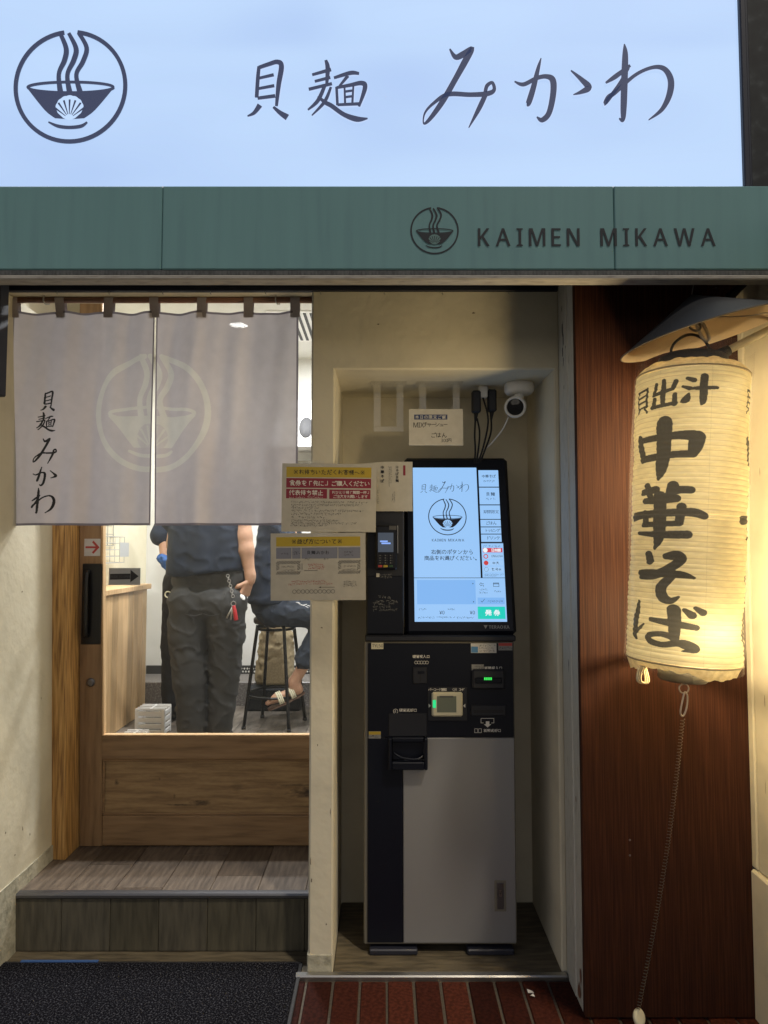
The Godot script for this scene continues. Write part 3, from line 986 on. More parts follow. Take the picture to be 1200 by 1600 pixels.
	for q in [[-0.243, 0.36, 0.016, 0.002], [-0.240, 0.30, 0.010, 0.003], [-0.19, 0.16, 0.004, 0.003], [-0.178, 0.52, 0.02, 0.0016], [-0.222, 0.74, 0.004, 0.002], [-0.21, 1.13, 0.003, 0.004], [0.31, 2.21, 0.004, 0.006], [-0.02, 2.17, 0.003, 0.004]]:
		scuff(f, Vector3(q[0], q[1], 0.0004), Vector3.UP, Vector3.RIGHT, q[2], q[3], rs)
	for q in [[0.95, 0.30, 0.02, 0.002], [1.30, 0.34, 0.008, 0.004], [0.70, 0.29, 0.03, 0.0014], [1.62, 0.31, 0.016, 0.0016]]:
		scuff(rw, Vector3(1.1117, q[0], q[1]), Vector3.UP, Vector3.BACK, q[2], q[3], rs)
	var dk := new_st()
	box(dk, Vector3(-1.42, 1.905, 0.045), Vector3(-1.272, 2.30, 0.10), 0.004)
	tag(obj("dark_wall_box", dk, M.navy), "dark box fixed high on the left wall beside the curtain", "box")

# ------------------------------------------------------------------ step and sliding door
func door_board_picture() -> ImageTexture:
	var pw := 640
	var ph := 160
	var pim := Image.create(pw, ph, false, Image.FORMAT_RGB8)
	var gn := FastNoiseLite.new()
	gn.seed = 17
	gn.frequency = 0.02
	gn.fractal_octaves = 5
	# knots and dirt: centre and half size on the board (0..1), strength
	var marks := [[0.06, 0.42, 0.012, 0.05, 0.75], [0.36, 0.82, 0.08, 0.018, 0.8], [0.45, 0.78, 0.05, 0.05, 0.9], [0.97, 0.60, 0.11, 0.11, 0.95], [0.90, 0.47, 0.12, 0.03, 0.6], [0.26, 0.36, 0.006, 0.03, 0.6], [0.33, 0.66, 0.005, 0.05, 0.5], [0.62, 0.5, 0.03, 0.12, 0.25], [0.95, 0.85, 0.10, 0.02, 0.5]]
	for y in ph:
		for x in pw:
			var u := float(x) / pw
			var v := float(y) / ph
			var k := 0.5 + 0.9 * gn.get_noise_2d(x * 0.25, y * 2.6) + 0.25 * gn.get_noise_2d(x * 1.5 + 900.0, y * 7.0)
			var col := Color(0.24, 0.145, 0.064).lerp(Color(0.40, 0.26, 0.12), clampf(k, 0.0, 1.0))
			for q in marks:
				var dd := Vector2((u - q[0]) / q[2], (v - q[1]) / q[3]).length() + 0.55 * gn.get_noise_2d(x * 2.0, y * 5.0 + 300.0)
				col = col.lerp(Color(0.035, 0.022, 0.014), q[4] * clampf(1.15 - dd, 0.0, 1.0))
			pim.set_pixel(x, y, col.linear_to_srgb())
	return ImageTexture.create_from_image(pim)

func entrance() -> void:
	var rng := RandomNumberGenerator.new()
	rng.seed = 9
	var s := thing("entrance_step", "wooden step of grey brown boards up to the sliding door", "step", Vector3(-0.78, 0, -0.3))
	boxed("base", Vector3(-1.29, 0.0, -0.56), Vector3(-0.252, 0.186, -0.135), M.riser, s, 0.0)
	var ts := []
	var rs := []
	for i in 6:
		var k := 0.86 + 0.06 * i
		ts.append(variant(M.tread, Color(minf(k, 1), minf(k * 0.98, 1), minf(k * 0.96, 1)), Vector3(0.21 * i, 0.1, 0.37 * i)))
		rs.append(variant(M.riser, Color(minf(k, 1), minf(k, 1), minf(k * 0.97, 1)), Vector3(0.21 * i, 0.37 * i, 0.1)))
	var x := -1.289
	var i := 0
	while x < -0.26:
		var x1 := minf(x + 0.169, -0.2525)
		var cut := -0.345 + 0.11 * ((i * 7) % 5 - 2) * 0.8
		boxed("tread_board", Vector3(x, 0.186, -0.56), Vector3(x1 - 0.0015, 0.196, cut - 0.0008), ts[rng.randi() % 6], s, 0.0012)
		boxed("tread_board", Vector3(x, 0.186, cut + 0.0008), Vector3(x1 - 0.0015, 0.196 + rng.randf_range(0, 0.0006), -0.132), ts[rng.randi() % 6], s, 0.0012)
		boxed("riser_board", Vector3(x, 0.004, -0.135), Vector3(x1 - 0.0015, 0.181, -0.124 + rng.randf_range(0, 0.0008)), rs[rng.randi() % 6], s, 0.0012)
		x += 0.169
		i += 1
	var nb := new_st()
	box(nb, Vector3(-1.289, 0.1815, -0.150), Vector3(-0.2525, 0.1995, -0.116), 0.005)
	obj("metal_nosing", nb, M.steel_dark, s)

	var d := thing("sliding_door", "wooden sliding door with a large glass pane and a black pull", "door", Vector3(-0.75, 0.196, -0.52))
	var zf := -0.50
	leaning("stile", -1.240, -1.152, 0.199, 2.68, -0.545, zf, M.wood_door_up, d)
	boxed("stile", Vector3(-0.262, 0.199, -0.545), Vector3(-0.17, 2.68, zf), M.wood_door_up, d)
	boxed("bottom_rail", Vector3(-1.140, 0.199, -0.545), Vector3(-0.263, 0.318, zf - 0.001), M.wood_door, d, 0.004)
	boxed("middle_rail", Vector3(-1.150, 0.541, -0.545), Vector3(-0.263, 0.634, zf - 0.001), M.wood_door, d, 0.004)
	boxed("top_rail", Vector3(-1.19, 2.60, -0.545), Vector3(-0.263, 2.68, zf - 0.001), M.wood_door, d, 0.004)
	boxed("lower_panel", Vector3(-1.143, 0.318, -0.535), Vector3(-0.263, 0.541, zf - 0.013), M.wood_door_panel, d, 0.0)
	var pm := StandardMaterial3D.new()
	pm.albedo_texture = door_board_picture()
	pm.roughness = 0.55
	var pf := new_st()
	for q in [[0, 1], [1, 0], [1, 1], [0, 1], [0, 0], [1, 0]]:
		pf.set_uv(Vector2(q[0], q[1]))
		pf.add_vertex(Vector3(lerpf(-1.1425, -0.2635, q[0]), lerpf(0.541, 0.318, q[1]), zf - 0.0128))
	obj("panel_face", pf, pm, d)
	for e in [[Vector3(-1.1435, 0.319, zf - 0.0126), Vector3(-0.264, 0.327, zf - 0.004)], [Vector3(-1.147, 0.532, zf - 0.0126), Vector3(-0.264, 0.5405, zf - 0.004)], [Vector3(-1.145, 0.3275, zf - 0.0126), Vector3(-1.134, 0.5315, zf - 0.004)]]:
		boxed("panel_moulding", e[0], e[1], M.wood_door, d, 0.003)
	boxed("glazing_bead", Vector3(-1.150, 0.6345, -0.53), Vector3(-0.263, 0.6405, zf - 0.003), M.wood_pale, d, 0.002)
	leaning("glazing_bead", -1.1515, -1.145, 0.641, 2.60, -0.53, zf - 0.003, M.wood_pale, d)
	var g := new_st()
	rect(g, -1.19, 0.6355, -0.262, 2.601, -0.522)
	obj("glass_pane", g, M.glass, d)
	# recessed black pull, lock, stickers
	var h := new_st()
	box(h, Vector3(-1.241, 1.005, zf - 0.004), Vector3(-1.160, 1.335, zf + 0.004), 0.003)
	var hp := obj("pull_plate", h, M.black_metal, d)
	var hg := new_st()
	tube(hg, curve([Vector3(-1.216, 1.04, zf + 0.004), Vector3(-1.214, 1.06, zf + 0.022), Vector3(-1.214, 1.17, zf + 0.026), Vector3(-1.215, 1.28, zf + 0.022), Vector3(-1.217, 1.305, zf + 0.004)], 6), 0.009, 10)
	var hgo := obj("grip", hg, M.black_metal, d)
	d.remove_child(hgo)
	hp.add_child(hgo, true)
	hgo.position = Vector3.ZERO
	var lk := new_st(true)
	lathe(lk, [Vector2(0.0, 0.0), Vector2(0.017, 0.0), Vector2(0.018, 0.004), Vector2(0.013, 0.008), Vector2(0.007, 0.009), Vector2(0.0, 0.007)], 20, Vector3(-1.196, 0.852, zf + 0.0005), Basis(Vector3.RIGHT, PI / 2))
	obj("lock", lk, M.steel_dark, d)
	# dark scuffs and knots of the board are its grain; the stickers are print
	boxed("arrow_sticker", Vector3(-1.236, 1.366, zf + 0.0003), Vector3(-1.170, 1.437, zf + 0.0011), M.card, d, 0.0)
	var ar := new_st()
	ribbon(ar, PackedVector3Array([Vector3(-1.231, 1.402, 0.008), Vector3(-1.182, 1.402, 0.008)]), Transform3D(Basis.IDENTITY, Vector3(0, 0, zf + 0.0014)))
	ribbon(ar, PackedVector3Array([Vector3(-1.201, 1.426, 0.009), Vector3(-1.179, 1.402, 0.009), Vector3(-1.201, 1.378, 0.009)]), Transform3D(Basis.IDENTITY, Vector3(0, 0, zf + 0.0016)))
	obj("red_arrow", ar, M.print_red, d)
	boxed("glass_sticker", Vector3(-1.141, 1.246, -0.521), Vector3(-1.010, 1.316, -0.5203), plain(0.30, 0.30, 0.29, 0.5), d, 0.0)
	var a2 := new_st()
	quad(a2, Vector3(-1.136, 1.268, -0.520), Vector3(-1.052, 1.270, -0.520), Vector3(-1.052, 1.293, -0.520), Vector3(-1.136, 1.292, -0.520))
	for p in [Vector3(-1.051, 1.257, -0.5198), Vector3(-1.051, 1.309, -0.5198), Vector3(-1.017, 1.282, -0.5198)]:
		a2.add_vertex(p)
	obj("black_arrow", a2, M.ink, d)
	for w in [["SLIDE", -1.131], ["TO", -1.098], ["OPEN", -1.0795]]:
		var tx := new_st()
		latin(tx, w[0], w[1], 1.2765, 0.0085, -0.5196, 0.0, "Droid Sans", 0.95)
		obj("lettering", tx, M.ink_grey, d)

# ------------------------------------------------------------------ the room behind the door
func room() -> void:
	var w := thing("dining_room", "bright white walled dining room seen through the glass door", "room", Vector3(0, 0.196, -2))
	var zb := -3.35
	boxed("back_wall", Vector3(-2.1, 0.1, zb - 0.1), Vector3(2.7, 3.1, zb), M.room_wall, w, 0.0)
	boxed("side_wall", Vector3(-2.1, 0.1, zb + 0.001), Vector3(-1.97, 3.1, -0.60), M.room_wall_warm, w, 0.0)
	boxed("side_wall", Vector3(2.6, 0.1, zb + 0.001), Vector3(2.7, 3.1, -0.60), M.room_wall, w, 0.0)
	boxed("front_wall", Vector3(-2.1, 0.1, -0.60), Vector3(-1.255, 3.1, -0.562), M.room_wall_warm, w, 0.0)
	boxed("front_wall", Vector3(-0.20, 0.1, -0.60), Vector3(2.7, 3.1, -0.548), M.room_wall, w, 0.0)
	boxed("front_wall", Vector3(-1.254, 2.685, -0.60), Vector3(-0.201, 3.1, -0.548), M.room_wall, w, 0.0)
	boxed("ceiling", Vector3(-2.1, 3.0, zb), Vector3(2.7, 3.1, -0.548), M.room_wall, w, 0.0)
	boxed("floor", Vector3(-2.1, 0.08, zb), Vector3(2.7, 0.185, -0.562), M.stone, w, 0.0)
	# floor boards
	var rng := RandomNumberGenerator.new()
	rng.seed = 3
	var fb := []
	for i in 5:
		var k := 0.75 + 0.12 * i
		fb.append(variant(M.room_floor, Color(minf(k, 1), minf(k, 1), minf(k, 1)), Vector3(0.2 * i, 0, 0.3 * i)))
	var x := -1.95
	var i := 0
	while x < 0.6:
		var z := -0.565 - 0.33 * (i % 3)
		var z0 := -0.565
		while z0 > -2.98:
			boxed("floor_board", Vector3(x, 0.185, maxf(z, -2.98)), Vector3(x + 0.158, 0.1955, z0 - 0.001), fb[rng.randi() % 5], w, 0.001)
			z0 = z
			z -= 0.92
		x += 0.16
		i += 1
	# stone plinth and patterned border along the back wall
	boxed("plinth", Vector3(-1.95, 0.186, zb), Vector3(0.4, 0.372, -3.0), M.stone, w, 0.006)
	boxed("border", Vector3(-1.95, 0.373, zb), Vector3(0.4, 0.44, zb + 0.012), plain(0.03, 0.03, 0.03, 0.5), w, 0.0)
	var bs := new_st()
	for k in 46:
		for r in 2:
			var cx := -1.66 + 0.024 * k + (0.012 if r else 0.0)
			var cy := 0.392 + 0.024 * r
			quad(bs, Vector3(cx - 0.009, cy, zb + 0.0128), Vector3(cx, cy - 0.009, zb + 0.0128), Vector3(cx + 0.009, cy, zb + 0.0128), Vector3(cx, cy + 0.009, zb + 0.0128))
	obj("border_pattern", bs, M.print_white, w)
	# things of the room
	var c := thing("wooden_counter", "low counter clad in pale wood boards, left behind the glass door", "counter", Vector3(-1.85, 0.196, -1.8))
	boxed("carcass", Vector3(-1.965, 0.196, -2.76), Vector3(-1.765, 1.10, -0.75), M.wood_pale, c, 0.0)
	boxed("counter_top", Vector3(-1.968, 1.10, -2.80), Vector3(-1.735, 1.137, -0.72), M.wood_pale, c, 0.004)
	for k in 22:
		boxed("cladding_board", Vector3(-1.7648, 0.20, -2.76 + 0.0912 * k), Vector3(-1.755 + 0.0006 * (k % 3), 1.099, -2.76 + 0.0912 * k + 0.0902), variant(M.wood_pale, Color(0.86 + 0.07 * ((k * 5) % 3), 0.86 + 0.07 * ((k * 5) % 3), 0.85 + 0.07 * ((k * 5) % 3)), Vector3(0.3 * k, 0.17 * k, 0.1)), c, 0.001)
	# wire rack on the side wall
	var rk := thing("wire_rack", "white wire rack with a paper slip hung on the side wall", "rack", Vector3(-1.96, 1.5, -2.3))
	var wr := new_st()
	for k in 7:
		tube(wr, [Vector3(-1.958, 1.42, -2.62 + 0.1 * k), Vector3(-1.958, 1.98, -2.62 + 0.1 * k)], 0.0025, 6)
	for k in 8:
		tube(wr, [Vector3(-1.955, 1.42 + 0.08 * k, -2.62), Vector3(-1.955, 1.42 + 0.08 * k, -2.02)], 0.0025, 6)
	obj("grid", wr, plain(0.35, 0.35, 0.34, 0.4, 0.5), rk)
	var wb := new_st()
	for k in 5:
		var yy := 1.30 + 0.045 * k
		tube(wb, [Vector3(-1.955, yy, -2.02), Vector3(-1.85, yy, -2.02), Vector3(-1.85, yy, -2.55), Vector3(-1.955, yy, -2.55)], 0.003, 6)
	for k in 7:
		tube(wb, [Vector3(-1.95, 1.30, -2.55 + 0.085 * k), Vector3(-1.85, 1.30, -2.55 + 0.085 * k), Vector3(-1.85, 1.48, -2.55 + 0.085 * k)], 0.002, 6)
	obj("basket", wb, plain(0.45, 0.45, 0.44, 0.4, 0.4), rk)
	boxed("paper_slip", Vector3(-1.845, 1.34, -2.62), Vector3(-1.843, 1.44, -2.45), plain(0.45, 0.46, 0.45, 0.7), rk, 0.0)
	# white slatted crate on the floor, and a second one in front
	for cr in [[Vector3(-1.60, 0.196, -2.13), 0.16, "white slatted plastic crate on the floor beside the counter", 0.19], [Vector3(-1.545, 0.196, -1.72), 0.10, "lower white plastic crate in front, just above the door rail", 0.13]]:
		var o: Vector3 = cr[0]
		var t := thing("plastic_crate", cr[2], "crate", o, "white crates by the counter")
		var hh: float = cr[1]
		var ww: float = cr[3]
		for sx in [0.0, ww - 0.012]:
			for k in 4:
				boxed("slat", o + Vector3(sx, 0.008 + k * hh / 4.0, -0.14), o + Vector3(sx + 0.011, 0.008 + k * hh / 4.0 + hh / 6.0, 0.0), M.white_plastic, t, 0.002)
		for sz in [-0.14, -0.011]:
			for k in 4:
				boxed("slat", o + Vector3(0.0125, 0.008 + k * hh / 4.0, sz), o + Vector3(ww - 0.0125, 0.008 + k * hh / 4.0 + hh / 6.0, sz + 0.010), M.white_plastic, t, 0.002)
		for sx in [0.0, ww - 0.02]:
			for sz in [-0.1405, -0.0195]:
				boxed("corner_post", o + Vector3(sx - 0.001, 0, sz), o + Vector3(sx + 0.021, hh + 0.004, sz + 0.0205), M.white_plastic, t, 0.002)
		for k in 4:
			boxed("top_bar", o + Vector3(0.0, hh + 0.005, -0.14 + k * 0.0435), o + Vector3(ww, hh + 0.013, -0.14 + k * 0.0435 + 0.010), M.white_plastic, t, 0.002)
		boxed("top_bar", o + Vector3(ww * 0.5 - 0.006, hh + 0.0045, -0.1395), o + Vector3(ww * 0.5 + 0.006, hh + 0.0125, -0.0005), M.white_plastic, t, 0.002)
	# range hood, seen in the gap right of the curtain
	var hd := thing("range_hood", "white sloping cooker hood on the back wall, seen right of the curtain", "hood", Vector3(-0.55, 2.3, zb + 0.1))
	var hs := new_st()
	prism(hs, [Vector3(-0.95, 2.20, zb + 0.34), Vector3(-0.30, 2.20, zb + 0.34), Vector3(-0.42, 2.60, zb + 0.2), Vector3(-0.80, 2.60, zb + 0.2)], [Vector3(-0.95, 2.20, zb + 0.001), Vector3(-0.30, 2.20, zb + 0.001), Vector3(-0.42, 2.60, zb + 0.001), Vector3(-0.80, 2.60, zb + 0.001)])
	obj("canopy", hs, M.white_plastic, hd)
	var hv := new_st(true)
	lathe(hv, [Vector2(0.0, 0.0), Vector2(0.075, 0.0), Vector2(0.07, 0.01), Vector2(0.0, 0.012)], 24, Vector3(-0.62, 2.36, zb + 0.287), Basis(Vector3.RIGHT, PI / 2 - 0.34) * Basis.from_scale(Vector3(0.75, 1, 1.25)))
	obj("port", hv, M.ink_grey, hd)
	boxed("duct", Vector3(-0.68, 2.60, zb + 0.02), Vector3(-0.60, 2.72, zb + 0.14), M.white_plastic, hd)
	tag(boxed("wall_shelf", Vector3(-0.95, 2.10, zb + 0.001), Vector3(-0.20, 2.118, zb + 0.10), plain(0.3, 0.28, 0.22, 0.5)), "thin shelf under the hood on the back wall", "shelf")
	# ceiling vent
	var v := thing("ceiling_vent", "white ceiling vent with dark slanted slots, above the curtain's right edge", "vent", Vector3(-0.55, 2.99, -2.5))
	boxed("vent_plate", Vector3(-0.80, 2.992, -2.86), Vector3(-0.28, 2.9995, -2.20), M.white_plastic, v, 0.002)
	for k in 11:
		boxed("slot", Vector3(-0.77 + 0.044 * k, 2.9885, -2.83), Vector3(-0.77 + 0.044 * k + 0.02, 2.9918, -2.23), M.ink, v, 0.0)
	# downlights
	var lamp_m := glow(55.0, 54.0, 52.0)
	for q in [[-1.03, -2.45, "round ceiling downlight that shines through the entrance curtain"], [-0.75, -1.2, "round ceiling downlight just inside the sliding door"], [-0.35, -1.85, "round ceiling downlight in the middle of the room, over the stools"], [0.35, -2.65, "round ceiling downlight over the far right of the room"]]:
		var dl := thing("ceiling_downlight", q[2], "downlight", Vector3(q[0], 2.985, q[1]), "round downlights in the room's ceiling")
		var rs := new_st(true)
		lathe(rs, [Vector2(0.062, 0.006), Vector2(0.062, -0.004), Vector2(0.080, -0.006), Vector2(0.084, 0.0), Vector2(0.084, 0.014)], 28)
		obl("trim_ring", rs, M.white_plastic, dl)
		var ls := new_st(true)
		lathe(ls, [Vector2(0.0, -0.001), Vector2(0.06, 0.0), Vector2(0.0611, 0.008)], 28)
		obl("lamp_disc", ls, lamp_m, dl)
		var al := AreaLight3D.new()
		al.name = "lamp"
		al.area_size = Vector2(0.11, 0.11)
		al.area_normalize_energy = true
		al.light_energy = 3.6
		al.light_color = Color(0.98, 0.99, 1.0)
		al.shadow_enabled = true
		dl.add_child(al)
		al.position = Vector3(0, -0.012, 0)
		al.rotation_degrees = Vector3(-90, 0, 0)

# ------------------------------------------------------------------ awning fascia and lit sign
func awning_and_sign() -> void:
	var z := 0.5
	var a := thing("awning", "teal metal awning fascia with the shop's name in dark letters", "awning", Vector3(0, 2.2, 0.3))
	for p in [[-1.72, -0.6078, -0.01], [-0.6062, 0.6283, 0.0], [0.6297, 1.75, 0.002]]:
		boxed("fascia_panel", Vector3(p[0], 2.155, z - 0.03), Vector3(p[1], 2.389, z + p[2] * 0.1), variant(M.teal, Color.WHITE, Vector3(p[0], 0.2, 0)), a, 0.003)
	boxed("dirty_edge", Vector3(-1.72, 2.139, z - 0.035), Vector3(1.75, 2.1545, z - 0.002), M.lip_dirt, a, 0.002)
	boxed("lip", Vector3(-1.72, 2.126, z - 0.04), Vector3(1.75, 2.1385, z + 0.004), M.lip, a, 0.003)
	boxed("soffit", Vector3(-1.72, 2.301, 0.0005), Vector3(1.75, 2.33, z - 0.031), M.navy, a, 0.0)
	boxed("back_beam", Vector3(-1.34, 2.284, -0.008), Vector3(0.60, 2.3008, 0.012), M.navy, a, 0.002)
	boxed("top_board", Vector3(-1.72, 2.375, 0.0005), Vector3(1.75, 2.388, z - 0.031), M.navy, a, 0.0)
	var sc := new_st()
	for x in [-1.13, -0.95, -0.765, -0.60, -0.41, -0.22, 0.0, 0.2, 0.43]:
		tube(sc, [Vector3(x, 2.284, 0.004), Vector3(x, 2.276, 0.006), Vector3(x + 0.004, 2.272, 0.008)], 0.0014, 5)
	obj("hook_screw", sc, M.steel, a)
	var ink := new_st()
	var pale := new_st()
	emblem(ink, pale, Transform3D(Basis.IDENTITY, Vector3(0.138, 2.263, z + 0.001)), 0.064, 0.0001, 1.1)
	obj("emblem", ink, plain(0.012, 0.016, 0.022, 0.5), a)
	var word_x := [0.256, 0.590]
	for w in 2:
		var ls := new_st()
		latin(ls, ["KAIMEN", "MIKAWA"][w], word_x[w], 2.2195, 0.0475, z + 0.0016, 0.0178, "Droid Sans", 0.97, false, false)
		latin(ls, ["KAIMEN", "MIKAWA"][w], word_x[w] + 0.0012, 2.2195, 0.0475, z + 0.00175, 0.0178, "Droid Sans", 0.97, false, false)
		obj("lettering", ls, plain(0.012, 0.016, 0.022, 0.5), a)
	obj("shell_mark", pale, plain(0.125, 0.225, 0.215, 0.45), a)

	# lit sign box above
	var zs := 0.46
	var s := thing("illuminated_sign", "large lit white sign box with brush lettering and a bowl emblem", "sign", Vector3(0, 2.4, 0.4))
	boxed("case", Vector3(-1.6, 2.398, 0.10), Vector3(1.004, 3.32, zs - 0.006), M.sign_frame, s, 0.0)
	var fc := new_st()
	for q in [[-1.6, 2.409, 0, 1], [1.0045, 2.409, 1, 1], [1.0045, 3.30, 1, 0], [-1.6, 2.409, 0, 1], [1.0045, 3.30, 1, 0], [-1.6, 3.30, 0, 0]].map(func(w): return w):
		fc.set_uv(Vector2(q[2], q[3]))
		fc.add_vertex(Vector3(q[0], q[1], zs))
	var face_m := glow(0.54, 0.72, 1.0, 0.02)
	# the tubes behind the face do not light it quite evenly
	face_m.emission_operator = BaseMaterial3D.EMISSION_OP_MULTIPLY
	face_m.emission_texture = ramp_noise(63, 0.006, [[0.0, Color(0.92, 0.93, 0.965)], [0.5, Color(0.97, 0.975, 0.985)], [1.0, Color(1, 1, 1)]], 256, 3)
	obj("lit_face", fc, face_m, s)
	for e in [[Vector3(1.005, 2.392, 0.10), Vector3(1.022, 3.32, zs + 0.012)], [Vector3(1.0225, 2.392, 0.10), Vector3(1.040, 3.32, zs - 0.01)]]:
		boxed("frame_edge", e[0], e[1], M.sign_frame, s, 0.003)
	boxed("bottom_edge", Vector3(-1.6, 2.396, zs - 0.004), Vector3(1.0045, 2.4085, zs + 0.003), M.white_plastic, s, 0.002)
	var letters := new_st()
	var edges := new_st()
	var shell := new_st()
	var sx := 0.001807
	var sy := -0.001873
	# the frames on which the brush strokes were traced: half a unit wide, hung on the face
	var one := Transform3D(Basis.from_scale(Vector3(sx * 0.5167, sy * 0.5167, 1)), Vector3(-600 * sx, 2.954, zs + 0.004))
	var two := Transform3D(Basis.from_scale(Vector3(sx * 0.5167, sy * 0.5167, 1)), Vector3(-20 * sx, 2.954, zs + 0.004))
	var names := brush_name()
	for k in ["kai", "men", "mi", "ka", "wa"]:
		var n := 0
		for stroke in names[k]:
			var pts := brush_points(v3(stroke))
			for i in pts.size():
				pts[i].z *= 1.38
			var wide := pts.duplicate()
			for i in wide.size():
				wide[i].z += 5.0
			ribbon(edges, wide, Transform3D(Basis.IDENTITY, Vector3(0, 0, 0.00004 * n - 0.003)) * (one if k in ["kai", "men"] else two))
			ribbon(letters, pts, Transform3D(Basis.IDENTITY, Vector3(0, 0, 0.00015 * n)) * (one if k in ["kai", "men"] else two), 0.003)
			n += 1
	obj("brush_lettering", letters, glow(0.038, 0.05, 0.105, 0.03), s)
	obj("lettering_edge", edges, glow(0.56, 0.69, 0.97, 0.03), s)
	var em := new_st()
	emblem(em, shell, Transform3D(Basis.from_scale(Vector3(1, 1.035, 1)), Vector3(-0.884, 2.697, zs + 0.004)), 0.1545, 0.0002, 1.2, 0.003)
	obj("bowl_emblem", em, glow(0.038, 0.05, 0.105, 0.03), s)
	obj("scallop_shell", shell, glow(0.54, 0.72, 1.0, 0.02), s)
	var al := AreaLight3D.new()
	al.name = "lamp"
	al.area_size = Vector2(2.55, 0.87)
	al.area_normalize_energy = false
	al.light_energy = 0.12
	al.light_color = Color(0.72, 0.83, 1.0)
	al.shadow_enabled = true
	s.add_child(al)
	al.position = Vector3(-0.29, 0.455, zs - 0.4 + 0.012)
	al.rotation_degrees = Vector3(0, 180, 0)
	tag(boxed("neighbour_wall", Vector3(1.06, 2.392, 0.05), Vector3(1.75, 3.6, 0.30), grained(ramp_noise(61, 0.03, [[0.0, lin(0.008, 0.01, 0.014)], [0.6, lin(0.02, 0.025, 0.03)], [1.0, lin(0.08, 0.09, 0.10)]], 256, 5), Vector3(2, 2, 2), 0.7)), "dark rough wall right of the lit sign", "wall")

